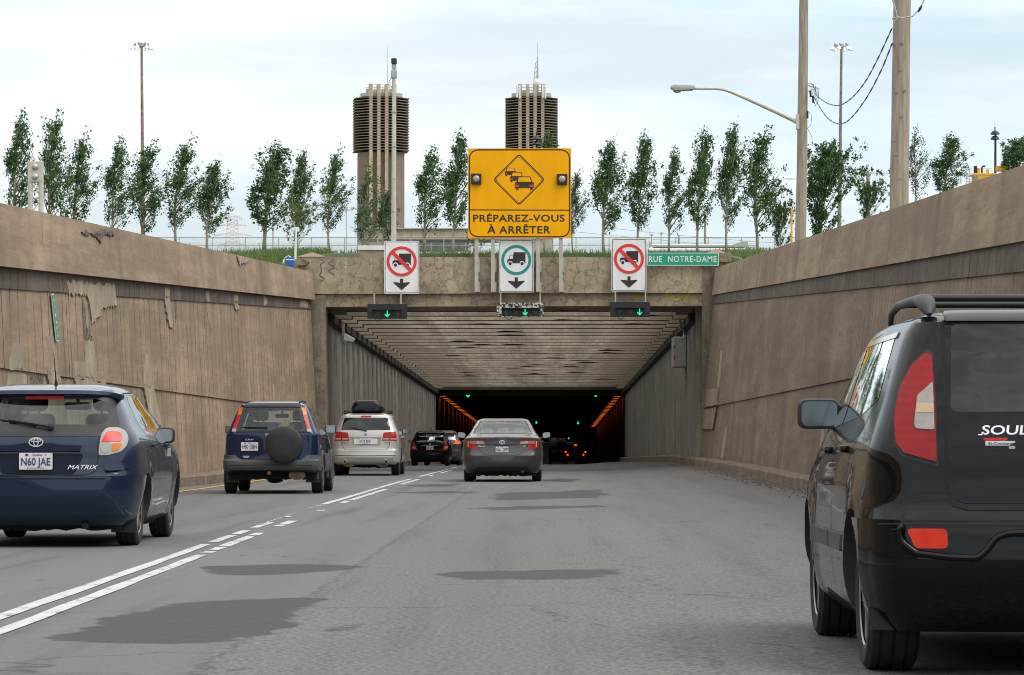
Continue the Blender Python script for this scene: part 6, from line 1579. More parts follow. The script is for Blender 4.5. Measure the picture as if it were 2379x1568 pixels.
# ---- blue off-roader with spare wheel
def suv_blue():
    s0 = 129.5; Y = FD/s0
    K = [(.38, .12, 4.2, .78, .10, .03), (.44, .02, 4.3, .835, .12, .04), (.50, .0, 4.32, .845, .12, .04), (.60, .0, 4.32, .845, .12, .04), (.63, .055, 4.30, .843, .13, .05), (.80, .065, 4.25, .843, .13, .05), (1.0, .075, 3.9, .835, .13, .05), (1.08, .08, 3.3, .825, .13, .05),
         (1.14, .10, 2.95, .79, .13, .05), (1.30, .175, 2.65, .725, .12, .05), (1.45, .24, 2.4, .665, .12, .05), (1.555, .285, 2.2, .61, .12, .05), (1.60, .30, 2.1, .575, .12, .05), (1.64, .42, 1.95, .51, .14, .06), (1.672, .8, 1.7, .42, .14, .05)]
    yw = (.82, 3.44); Rw = .33
    c = Car('off_roader', '', 'car', (-(UV0-629)/s0, Y, .0), K, {'y': yw, 'R': Rw, 'x': .892, 'flare': [(yw[0], Rw, .38, .03), (yw[1], Rw, .38, .03)]}, m_royal, R_(.25), .5)
    tag(c.root, 'royal blue off-roader with a black spare wheel cover on its back door', 'car')
    go = rpoly([(-.635, 1.12), (.635, 1.12), (.515, 1.545), (-.515, 1.545)], .03, 4); gi = rpoly([(-.565, 1.15), (.565, 1.15), (.475, 1.515), (-.475, 1.515)], .04, 4)
    sg = [rpoly([(.62, 1.17), (1.35, 1.15), (1.32, 1.53), (.78, 1.55)], .04), rpoly([(1.44, 1.15), (2.1, 1.13), (2.05, 1.52), (1.42, 1.54)], .04), rpoly([(2.19, 1.13), (3.05, 1.12), (2.62, 1.46), (2.16, 1.52)], .04)]
    rec = rpoly([(-.60, .72), (-.155, .72), (-.14, .99), (-.61, .99)], .04)
    c.body([c.arches(.385), cutter([gi], -.5, 1.5, 'y'), cutter([rpoly([(-.62, 1.17), (.62, 1.17), (.52, 1.52), (-.52, 1.52)], .05)], 1.8, 5, 'y'), side_cut(sg), (cutter([rec], -.5, .105, 'y'), 0)], (.72, 1.60, .06))
    c.frame('window_surround', go, gi, 'R', m_plast, .004); c.patch('rear_window', gi, 'R', m_glassm, .002, 0)
    f_ = lambda g, p: p if g > 0 else mir(p)
    for g, v in ((1, 'S+'), (-1, 'S-')):
        for q in sg: c.patch('side_window', q, v, m_glassm, .002, 0)
        tl = c.patch('tail_light', f_(g, [(.530, 1.55), (.593, 1.55), (.625, 1.42), (.560, 1.42)]), 'R', m_amber, .012, .03)
        c.patch('brake_lens', f_(g, [(.561, 1.417), (.626, 1.417), (.70, 1.17), (.628, 1.17)]), 'R', m_red, .012, .03, tl)
        c.patch('reverse_lens', f_(g, [(.629, 1.167), (.701, 1.167), (.713, 1.115), (.642, 1.115)]), 'R', m_clear, .012, .03, tl)
    c.band('rear_bumper', .425, lambda x: .615 if x < .56 else .70 if x > .66 else lerp(.615, .70, (x-.56)/.10), NR+NC+4, .022, m_gplast, 8)
    c.seam([('R', [(-.83, .515), (0, .522), (.83, .515)])], .012, .024)
    c.seam([('R', [(.66, 1.1), (.665, .9), (.66, .70)]), ('R', [(-.64, 1.11), (.66, 1.11)]), ('S+', [(.62, 1.15), (.98, .95), (1.22, .70)]), ('S+', [(2.14, 1.13), (2.14, .45)]), ('S+', [(1.40, 1.14), (1.40, .74)]), ('S+', [(3.1, 1.1), (3.12, .45)])])
    bm = bmesh.new(); p = c.R(.66, 1.02); box(bm, .65, .685, p.y-.03, p.y+.02, .96, 1.07); bevel_all(bm, .01, 1); fin(bm, 'door_hinge', m_royal, c.root)
    bm = bmesh.new(); cx, cz = .245, .885; lathe(bm, [(.30, -.02), (.325, -.04), (.338, -.09), (.335, -.15), (.318, -.19), (.285, -.205), (.15, -.212), (.01, -.214)], 48, 'y', (cx, 0, cz)); sp = fin(bm, 'spare_wheel_cover', m_plast, c.root, 40)
    bm = bmesh.new(); box(bm, cx-.12, cx+.12, -.02, .09, cz-.12, cz+.12); fin(bm, 'wheel_bracket', m_dark, sp)
    for g in (-1, 1):
        for yw_ in yw:                       # grey arch trims
            bm = bmesh.new(); pr = None; vv = 'S+' if g > 0 else 'S-'
            for k in range(25):
                a = math.pi*(-.05+1.1*k/24); cur = [bm.verts.new(c.surf(vv, yw_+r*math.cos(a), Rw+r*math.sin(a), o)) for r, o in ((.386, -.03), (.386, .024), (.45, .016), (.455, -.01))]
                if pr:
                    for j in range(3): bm.faces.new((pr[j], pr[j+1], cur[j+1], cur[j]))
                pr = cur
            fin(bm, 'arch_trim', m_gplast, c.root, 50)
        c.patch('sill_cladding', [(1.32, .38), (2.95, .38), (2.95, .72), (1.32, .72)], 'S+' if g > 0 else 'S-', m_gplast, .014, .02)
    c.lathe_wheels(.205, .20, 5)
    for g in (-1, 1): c.mirror(g, .97 if g < 0 else .905, 2.62, 1.165, .205, .15, m_royal, .035)
    c.handles(1, [(1.55, 1.0), (2.30, 1.0)], m_royal)
    c.plate(-.39, .852, 'H80 GBN', .10)
    c.script('CRV', -.40, .962, .15, .026, slant=.5)
    bm = bmesh.new(); q = c.R(-.07, 1.07).y-.002; ring_prism(bm, rpoly([(-.105, 1.045), (-.035, 1.045), (-.028, 1.092), (-.112, 1.092)], .012), rpoly([(-.098, 1.051), (-.042, 1.051), (-.037, 1.086), (-.103, 1.086)], .008), q-.007, q)
    box(bm, -.092, -.083, q-.006, q, 1.052, 1.085); box(bm, -.057, -.048, q-.006, q, 1.052, 1.085); box(bm, -.083, -.057, q-.0055, q-.0005, 1.064, 1.072); fin(bm, 'badge', m_chrome, c.root)
    c.tag_box('sticker', -.45, .675, .12, .022, c.R(-.45, .675).y-.006, .005, m_galv); c.tag_box('sticker', -.45, .652, .09, .014, c.R(-.45, .652).y-.006, .005, m_galv)
    c.wiper(-.10, 1.185, -.50, 1.195)
    c.patch('spoiler_shadow_strip', rpoly([(-.525, 1.555), (.525, 1.555), (.49, 1.625), (-.49, 1.625)], .015), 'R', m_plast, .012, .02)  # black strip stands in for the shadow under the roof spoiler
    c.tag_box('high_brake_light', 0, 1.50, .22, .03, c.R(0, 1.5).y+.03, .02, m_red)
    c.seats(2.1, .68, m_seat, yr=1.25, rear_top=.48); c.mid_mirror(2.55, 1.42)
    bm = bmesh.new(); box(bm, -.46, .10, .70, 1.15, .70, 1.29); bevel_all(bm, .03, 1); fin(bm, 'blue_storage_tub', M('pale_blue_tub', (.12, .24, .34), .6), c.root)
    bm = bmesh.new(); q = random.Random(3)
    for _ in range(36):
        b0 = Vector((.22+q.gauss(0, .07), .55+q.gauss(0, .04), 1.08)); t = b0+Vector((q.gauss(0, .06), q.gauss(0, .03), q.uniform(.08, .26))); w = Vector((.018, 0, .01))
        bm.faces.new([bm.verts.new(x) for x in (b0-w, b0+w, t)])
    fin(bm, 'white_paper_bundle', m_swht, c.root)
    c.under(.24, .42, .74, .35, 3.6, (('silencer', .46, .335, .15, .085, .12, .40, m_rustm), ('tow_hitch', -.03, .375, .035, .03, -.02, .2, m_rustm), ('differential', .02, .235, .13, .05, .6, .9, m_dark)))
    c.flaps(.47, .20, .42, .60, .85)
    bm = bmesh.new()
    for g in (-1, 1): bm = bmesh.new(); tube(bm, [(g*.47, .55, 1.648), (g*.48, .65, 1.672), (g*.48, 1.9, 1.680), (g*.47, 2.0, 1.66)], .014, 6); fin(bm, 'roof_strip', m_plast, c.root)
suv_blue()

# ---- silver people carrier with roof box
def suv_silver():
    s0 = 87.2; Y = FD/s0
    K = [(.30, .14, 4.4, .78, .14, .05), (.36, .05, 4.6, .85, .18, .07), (.45, .01, 4.7, .885, .2, .08), (.53, .0, 4.72, .895, .2, .08), (.55, .02, 4.72, .897, .2, .08), (.66, .03, 4.7, .90, .2, .08), (.70, .055, 4.68, .90, .2, .08), (.90, .075, 4.5, .895, .2, .08), (1.05, .09, 3.9, .88, .2, .08),
         (1.15, .115, 3.3, .855, .2, .08), (1.22, .14, 3.1, .82, .19, .08), (1.35, .20, 2.8, .765, .18, .08), (1.50, .27, 2.5, .71, .17, .08), (1.585, .28, 2.3, .67, .16, .08), (1.625, .31, 2.2, .62, .16, .08), (1.66, .5, 2.0, .54, .15, .08), (1.69, .9, 1.8, .44, .15, .06)]
    yw = (.95, 3.84); Rw = .35
    c = Car('people_carrier', '', 'car', (-(UV0-849)/s0, Y, 0), K, {'y': yw, 'R': Rw, 'x': .88, 'flare': [(yw[0], Rw, .38, .02), (yw[1], Rw, .38, .02)]}, m_silv, R_(.25), .35)
    tag(c.root, 'silver people carrier with plate K19 FHF carrying a black roof box', 'car')
    g_ = rpoly([(-.665, 1.215), (.665, 1.215), (.58, 1.54), (-.58, 1.54)], .035, 4)
    sg = [rpoly([(.75, 1.25), (1.5, 1.2), (1.46, 1.55), (.88, 1.57)], .04), rpoly([(1.58, 1.2), (2.45, 1.17), (2.4, 1.55), (1.55, 1.56)], .04), rpoly([(2.53, 1.17), (3.35, 1.15), (2.9, 1.48), (2.5, 1.55)], .04)]
    rec = rpoly([(-.37, .80), (.37, .80), (.42, 1.02), (-.42, 1.02)], .03)
    c.body([c.arches(.40), (cutter([rec], -.5, .12, 'y'), 0), cutter([g_], -.5, 1.5, 'y'), side_cut(sg)], (.8, 1.62, .06))
    c.patch('rear_window', g_, 'R', m_glassd, .002, 0); 
    for g, v in ((1, 'S+'), (-1, 'S-')):
        for q in sg: c.patch('side_window', q, v, m_glassd, .002, 0)
        f = lambda p: p if g > 0 else mir(p)
        tl = c.patch('tail_light', f([(.435, .935), (.825, .93), (.80, 1.175), (.475, 1.15)]), 'R', m_red, .01, .03)
        c.patch('reverse_lens', f([(.452, .965), (.63, .965), (.63, .998), (.459, .998)]), 'R', m_clear, .013, .006, tl); c.patch('reverse_lens', f([(.66, .965), (.81, .965), (.81, .998), (.66, .998)]), 'R', m_clear, .013, .006, tl)
        c.patch('light_divider', f([(.640, .935), (.650, .935), (.648, 1.165), (.638, 1.165)]), 'R', m_gap, .0125, .004, tl)
    c.band('rear_bumper', .37, .665, NR+NC+4, .008, m_silv)
    c.seam([('R', [(-.64, .92), (-.63, .80), (-.55, .69), (.55, .69), (.63, .80), (.64, .92)]), ('S+', [(.72, 1.22), (1.1, 1.0), (1.38, .7)]), ('S+', [(2.5, 1.17), (2.5, .4)]), ('S+', [(3.4, 1.15), (3.45, .4)])], .012)
    c.seam([('R', [(-.80, .535), (0, .53), (.80, .535)])], .010, .010)
    c.tag_box('high_brake_light', 0, 1.585, .27, .04, c.R(0, 1.585).y-.015, .03, m_redlit, .015)
    c.tag_box('plate_panel', 0, .915, .62, .15, .095, .02, m_swht); c.plate(0, .925, 'K19 FHF', .092)
    c.lathe_wheels(.225, .215, 5); c.wiper(.0, 1.20, -.36, 1.275)
    for g in (-1, 1): c.mirror(g, .965, 2.85, 1.20, .20, .15, m_plast, .05)
    c.handles(1, [(1.75, 1.03), (2.7, 1.03)], m_silv)
    c.script('DODGE', -.56, .865, .15, .022, m_gplast, 0, .004); c.script('JOURNEY', .57, .88, .17, .020, m_gplast, 0, .004); c.script('SXT', .60, .845, .05, .014, m_gplast, 0, .004)
    bm = bmesh.new(); q = c.R(0, 1.10).y-.002; prism(bm, rpoly([(-.035, 1.13), (.035, 1.13), (.025, 1.07), (0, 1.055), (-.025, 1.07)], .008), q-.01, q); bd = fin(bm, 'badge', m_chrome, c.root)
    bm = bmesh.new(); box(bm, -.004, .004, q-.013, q-.0105, 1.06, 1.13); box(bm, -.03, .03, q-.0135, q-.011, 1.095, 1.102); fin(bm, 'badge_cross', m_dark, bd)
    c.under(.20, .36, .78, .35, 4.0, (('tailpipe', -.55, .375, .048, .048, -.005, .3, m_chrome), ('tailpipe', .55, .375, .048, .048, -.005, .3, m_chrome), ('tailpipe_bore', -.55, .375, .038, .038, -.009, -.004, m_dark), ('tailpipe_bore', .55, .375, .038, .038, -.009, -.004, m_dark), ('silencer', -.45, .30, .16, .06, .12, .4, m_rustm), ('silencer', .45, .30, .16, .06, .12, .4, m_rustm)))
    for g in (-1, 1): bm = bmesh.new(); tube(bm, [(g*.55, .55, 1.655), (g*.55, .62, 1.69), (g*.55, 2.2, 1.70), (g*.55, 2.35, 1.66)], .022, 8); fin(bm, 'roof_rail', m_plast, c.root, 40)
    for y in (1.0, 1.9): bm = bmesh.new(); box(bm, -.62, .62, y-.03, y+.03, 1.690, 1.722); box(bm, -.63, -.52, y-.05, y+.05, 1.66, 1.75); box(bm, .52, .63, y-.05, y+.05, 1.66, 1.75); bevel_all(bm, .008, 1); fin(bm, 'crossbar', m_plast, c.root)
    r = empty('roof_box', (c.root.location.x, Y+.55, 1.725), R_(.25)); tag(r, 'black glossy cargo box strapped on the silver people carrier roof', 'roof box')
    bm = bmesh.new(); rows = []
    sh = [(-.41, .0), (-.42, .05), (-.415, .11), (-.36, .22), (-.27, .285), (-.15, .30), (.15, .30), (.27, .285), (.36, .22), (.415, .11), (.42, .05), (.41, .0)]
    for y, kx, kz in ((0, .86, .75), (.03, .93, .9), (.12, 1, 1), (1.3, 1, 1), (1.75, .85, .7), (1.95, .55, .35)): rows.append([bm.verts.new((x*kx, y, z*kz)) for x, z in sh])
    n = len(sh)
    for a, b in zip(rows, rows[1:]):
        for i in range(n): bm.faces.new((a[i], a[(i+1) % n], b[(i+1) % n], b[i]))
    bm.faces.new(rows[0]); bm.faces.new(rows[-1]); fin(bm, 'box_lid', m_blk, r, 40)
    bm = bmesh.new(); box(bm, -.425, .425, .02, 1.7, .055, .075); fin(bm, 'box_seam', m_plast, r)
    bm = bmesh.new(); box(bm, -.17, .17, -.006, .02, .105, .125); box(bm, -.30, -.24, -.004, .03, .03, .10); box(bm, .24, .30, -.004, .03, .03, .10); fin(bm, 'box_latch', m_plast, r)
suv_silver()

# ---- grey saloon in the middle lane
def saloon():
    s0 = 101.5; Y = FD/s0
    K = [(.20, .22, 4.5, .80, .15, .04), (.27, .10, 4.7, .86, .22, .07), (.34, .03, 4.78, .885, .26, .09), (.42, .0, 4.80, .90, .28, .10), (.58, .0, 4.80, .91, .28, .10), (.66, .035, 4.8, .912, .27, .10), (.80, .075, 4.7, .908, .25, .10), (.92, .085, 4.4, .89, .24, .10), (.995, .085, 4.0, .865, .24, .10),
         (1.025, .12, 3.6, .84, .24, .11), (1.05, .30, 3.4, .82, .24, .10), (1.085, .62, 3.2, .795, .24, .10), (1.13, .84, 3.05, .755, .22, .10), (1.25, 1.16, 2.95, .69, .2, .10), (1.36, 1.46, 2.8, .63, .18, .10), (1.42, 1.66, 2.7, .585, .16, .08), (1.45, 1.82, 2.62, .53, .13, .05), (1.467, 2.0, 2.55, .44, .08, .02)]
    yw = (1.05, 3.83); Rw = .325
    c = Car('saloon_car', '', 'car', ((1166.5-UV0)/s0, Y, 0), K, {'y': yw, 'R': Rw, 'x': .895, 'flare': [(yw[0], Rw, .36, .014), (yw[1], Rw, .36, .014)]}, m_gun)
    tag(c.root, 'dark grey saloon with plate G61 GPP in the middle lane', 'car')
    g_ = rpoly([(-.675, 1.108), (.675, 1.108), (.525, 1.40), (-.525, 1.40)], .03, 4)
    sg = [rpoly([(1.12, 1.15), (2.05, 1.12), (2.0, 1.38), (1.62, 1.39)], .04), rpoly([(2.12, 1.12), (3.2, 1.08), (2.7, 1.36), (2.08, 1.385)], .04)]
    c.body([c.arches(.37), cutter([g_], .3, 2.1, 'y'), cutter([rpoly([(-.66, 1.12), (.66, 1.12), (.54, 1.38), (-.54, 1.38)], .04)], 2.45, 5, 'y'), side_cut(sg)], (.88, 1.425, .055))
    c.patch('rear_window', g_, 'R', m_glassm, .002, 0, grid=.05); c.frame('window_surround', inset_poly([(-.69, 1.10), (.69, 1.10), (.535, 1.41), (-.535, 1.41)], 0), [(-.655, 1.118), (.655, 1.118), (.512, 1.393), (-.512, 1.393)], 'R', m_plast, .004)
    for g, v in ((1, 'S+'), (-1, 'S-')):
        for q in sg: c.patch('side_window', q, v, m_glassd, .002, 0)
        f = lambda p: p if g > 0 else mir(p)
        tl = c.patch('tail_light', f(rpoly([(.362, .862), (.405, .942), (.79, .958), (.825, .92), (.82, .80), (.76, .765), (.545, .722), (.62, .862)], .012)), 'R', m_red, .012, .03)
        c.patch('reverse_lens', f([(.40, .872), (.425, .925), (.60, .932), (.60, .872)]), 'R', m_clear, .016, .006, tl)
        c.patch('turn_lens', f([(.612, .872), (.612, .932), (.735, .936), (.745, .872)]), 'R', lens('smoked_lens', (.30, .19, .16)), .016, .006, tl)
        c.patch('light_guide', f([(.765, .93), (.785, .93), (.782, .795), (.762, .79)]), 'R', m_clear, .016, .006, tl)
    c.band('rear_bumper', .30, .60, NR+NC+4, .005, m_gun)
    c.patch('trunk_strip', [(-.36, .838), (.36, .838), (.36, .858), (-.36, .858)], 'R', m_gap, .006, .01)
    c.patch('plate_recess', rpoly([(-.30, .635), (.30, .635), (.42, .83), (-.42, .83)], .02), 'R', m_gun, .003, .004)
    c.seam([('R', [(-.60, .86), (-.50, .72), (-.40, .63), (-.30, .615), (.30, .615), (.40, .63), (.50, .72), (.60, .86)]), ('R', [(-.86, .99), (-.6, 1.008), (.6, 1.008), (.86, .99)]), ('S+', [(2.08, 1.1), (2.08, .35)]), ('S+', [(1.1, 1.12), (1.45, .85), (1.45, .6)]), ('S-', [(2.08, 1.1), (2.08, .35)])], .009)
    c.band('lower_valance', .21, lambda x: .335 if x < .58 else lerp(.335, .22, min(1, (x-.58)/.10)), NR+1, .012, m_plast, 4)
    c.plate(0, .745, 'G61 GPP', c.R(0, .70).y+.006, small=True); 
    bm = bmesh.new(); y_ = c.R(0, .70).y; ring_prism(bm, rrect(0, .745, .33, .178, .012), rrect(0, .745, .298, .146, .01), y_-.012, y_+.01); fin(bm, 'plate_holder', m_plast, c.root)
    c.oval(0, .907, .068, .048, m_badge); c.script('Camry', -.47, .805, .16, .028, slant=.2); c.script('LE', .51, .808, .055, .024, slant=.1)
    c.lathe_wheels(.215, .205, 10)
    for g in (-1, 1): c.mirror(g, 1.01, 2.85, 1.07, .20, .135, m_gun, .065, .10)
    c.handles(1, [(1.65, .92), (2.6, .92)], m_gun)
    c.seats(1.30, .80, m_seat, (-.37, 0, .37), .5, .22, True, m_beige); c.seats(2.35, .52, m_seat, head=True)
    c.mid_mirror(2.75, 1.30)
    bm = bmesh.new(); box(bm, -.6, .6, .72, 1.25, 1.06, 1.075); sh_ = fin(bm, 'parcel_shelf', m_seat, c.root)
    bm = bmesh.new(); prism(bm, rrect(.20, 1.12, .16, .10, .03), 1.22, 1.30); bl = fin(bm, 'blue_parcel', m_blue, c.root)
    c.under(.12, .30, .78, .32, 4.0, (('silencer', .34, .235, .14, .06, .18, .5, m_dark), ('tailpipe', .47, .24, .03, .03, .12, .4, m_rustm)))
saloon()

# ---- black compact and grey estate near the tunnel mouth
def compact(name, label, u, s0, gz, mat, key, plate, rz=.25):
    Y = FD/s0
    tall = key == 'grey'
    h = 1.64 if tall else 1.50; k = h/1.50; w = 1.06 if tall else 1.0
    K = [(a*k, b, d, e*w, f, g) for a, b, d, e, f, g in [(.20, .2, 3.5, .74, .14, .04), (.28, .06, 3.7, .80, .2, .07), (.42, .0, 3.8, .83, .22, .08), (.60, .0, 3.82, .838, .22, .08), (.66, .03, 3.8, .838, .22, .08), (.90, .07, 3.3, .825, .22, .08), (1.0, .10, 2.95, .79, .2, .08), (1.15, .22, 2.7, .73, .2, .08), (1.32, .34, 2.3, .655, .18, .08), (1.40, .33, 2.1, .61, .16, .08), (1.45, .42, 1.95, .55, .15, .08), (1.49, .8, 1.7, .43, .15, .06)]]
    yw = (.62, 3.1); Rw = .29*k
    c = Car(name, '', 'car', ((u-UV0)/s0, Y, zroad((u-UV0)/s0, Y)+gz), K, {'y': yw, 'R': Rw, 'x': .80*w, 'flare': [(yw[0], Rw, .33, .015), (yw[1], Rw, .33, .015)]}, mat, R_(rz))
    tag(c.root, label, 'car')
    q = lambda p: [(x*w, z*k) for x, z in p]
    g_ = rpoly(q([(-.60, 1.0), (0, .97), (.60, 1.0), (.54, 1.33), (-.54, 1.33)]), .08, 5); sg = [rpoly([(.9, 1.06*k), (2.6, 1.0*k), (2.1, 1.36*k), (1.0, 1.38*k)], .05)]
    c.body([c.arches(.335*k), cutter([g_], -.5, 1.4, 'y'), cutter([rpoly(q([(-.6, 1.04), (.6, 1.04), (.5, 1.36), (-.5, 1.36)]), .05)], 1.6, 5, 'y'), side_cut(sg)], (.72*k, 1.43*k, .055))
    c.patch('rear_window', g_, 'R', m_glassd if tall else m_glassm, .002, 0)
    for g, v in ((1, 'S+'), (-1, 'S-')):
        for p in sg: c.patch('side_window', p, v, m_glassd, .002, 0)
        f = lambda p: p if g > 0 else mir(p)
        tl = c.patch('tail_light', f(q(([(.48, .93), (.78, .93), (.75, 1.03), (.60, 1.05)] if tall else [(.52, .66), (.73, .68), (.775, .82), (.69, 1.0), (.64, 1.0), (.60, .85)]))), 'R', m_tail if tall else m_red, .012, .03)
        if not tall: c.patch('reverse_lens', f(q([(.60, .73), (.73, .74), (.745, .82), (.62, .82)])), 'R', m_clear, .016, .006, tl)
        else: c.patch('reverse_lens', f(q([(.46, .905), (.77, .905), (.778, .925), (.48, .925)])), 'R', m_clear, .012, .006, tl)
        c.mirror(g, .92*w, 2.2, 1.02*k, .19, .13, m_plast, .05)
    c.band('rear_bumper', .28*k, .63*k, NR+NC+3, .006, mat); c.lathe_wheels(.185, .19, 7)
    c.seam([('R', q([(-.56, .9), (-.52, .66), (-.42, .58), (.42, .58), (.52, .66), (.56, .9)])), ('S+', [(1.3, 1.0*k), (1.3, .35*k)])], .012)
    c.plate(0, .76*k, plate); c.tag_box('high_brake_light', 0, 1.335*k, .18, .025, c.R(0, 1.335*k).y-.01, .02, m_red)
    bm = bmesh.new(); y_ = c.R(0, .88*k).y; box(bm, -.36*w, .36*w, y_-.02, y_+.02, .865*k, .885*k); bevel_all(bm, .005, 1); fin(bm, 'chrome_strip', m_chrome if not tall else mat, c.root)
    bm = bmesh.new(); ring_prism(bm, rrect(0, .915*k, .075, .06, .012), rrect(0, .915*k, .06, .045, .008), y_-.012, y_); box(bm, -.018, -.010, y_-.012, y_, .895*k, .935*k); box(bm, .010, .018, y_-.012, y_, .895*k, .935*k); box(bm, -.010, .010, y_-.0115, y_-.0005, .911*k, .919*k); fin(bm, 'badge', m_chrome, c.root)
    c.wiper(0, .985*k, .3*w, 1.02*k); c.seats(1.75, .6*k, m_seat, yr=1.1, rear_top=.42)
    bm = bmesh.new(); tube(bm, [(0, 1.0, 1.48*k), (0, .85, 1.64*k)], [.012, .005], 5); fin(bm, 'aerial', m_plast, c.root)
    c.under(.15, .30, .66, .3, 3.3, (('silencer', .25, .22, .12, .05, .2, .4, m_dark),))
compact('compact_car', 'small black hatchback by the left tunnel wall near the dark mouth', 998.5, 55.0, .0, m_blk, 'fit', '009 ADV')
compact('estate_car', 'grey estate with bright tail lamps, half hidden by the small black hatchback', 1027, 50.0, .0, m_grey2, 'grey', '')

def far_car(u, Y, label):
    s0 = S(Y); x = (u-UV0)/s0; z = zroad(x, Y); r = empty('distant_car', (x, Y, z)); tag(r, label, 'car', 'vehicles driving towards the tunnel')
    bm = bmesh.new(); prof = [(0, .3), (0, .95), (.25, 1.05), (.75, 1.45), (2.2, 1.48), (3.0, 1.0), (4.2, .85), (4.3, .3)]; prism(bm, prof, -.88, .88, 'x'); bevel_all(bm, .09, 2); fin(bm, 'body', m_grey2, r, 40)
    bm = bmesh.new(); prism(bm, [(.27, 1.08), (.28, 1.08), (.70, 1.40), (.69, 1.41)], -.62, .62, 'x'); fin(bm, 'rear_window', m_glassd, r)
    for dx, dz in ((-.75, .98), (.75, .98), (-.60, .76), (.60, .76)):
        bm = bmesh.new(); lathe(bm, [(.065, -.02), (.065, .02)], 14, 'y', (dx, -.0, dz)); fin(bm, 'tail_light', m_tail, r)
    bm = bmesh.new(); box(bm, -.10, .10, .70, .74, 1.46, 1.53); fin(bm, 'high_brake_light', m_tail, r)
    for dx in (-.72, .72):
        for yy in (.8, 3.4):
            bm = bmesh.new(); lathe(bm, [(.27, -.1), (.31, -.07), (.31, .07), (.27, .1)], 20, 'x', (dx, yy, .31)); fin(bm, 'wheel', m_tyre, r)
    bm = bmesh.new(); prism(bm, rrect(0, .72, .31, .15, .01), -.012, -.001); fin(bm, 'licence_plate', m_plate, r)
far_car(1337, 245, 'car showing four round red lamps and a high brake lamp deep in the tunnel')
def far_truck(u, Y):
    s0 = S(Y); x = (u-UV0)/s0; z = zroad(x, Y); r = empty('distant_truck', (x, Y, z)); tag(r, 'distant box lorry in the tunnel showing two pairs of faint red lamps', 'lorry')
    bm = bmesh.new(); box(bm, -1.15, 1.15, 0, 6, .9, 3.7); bevel_all(bm, .05, 1); fin(bm, 'cargo_box', m_grey2, r)
    bm = bmesh.new(); box(bm, -1.05, 1.05, .2, 8, .5, .88); fin(bm, 'chassis', m_dark, r); bm = bmesh.new(); box(bm, -1.1, 1.1, 6.1, 7.9, .9, 3.0); bevel_all(bm, .15, 2); fin(bm, 'cab', m_grey2, r)
    for dx, zz in ((-.46, 1020), (.46, 1020), (-.46, 1048), (.46, 1048)):
        pz = P(u, zz, Y).z-z; bm = bmesh.new(); lathe(bm, [(.07, -.04), (.07, -.005)], 12, 'y', (dx, 0, pz)); fin(bm, 'tail_light', m_tailfar, r)
    for dx in (-.9, .9):
        for yy in (1.5, 6.9): bm = bmesh.new(); lathe(bm, [(.42, -.14), (.47, -.1), (.47, .1), (.42, .14)], 18, 'x', (dx, yy, .47)); fin(bm, 'wheel', m_tyre, r)
far_truck(1295, 420)

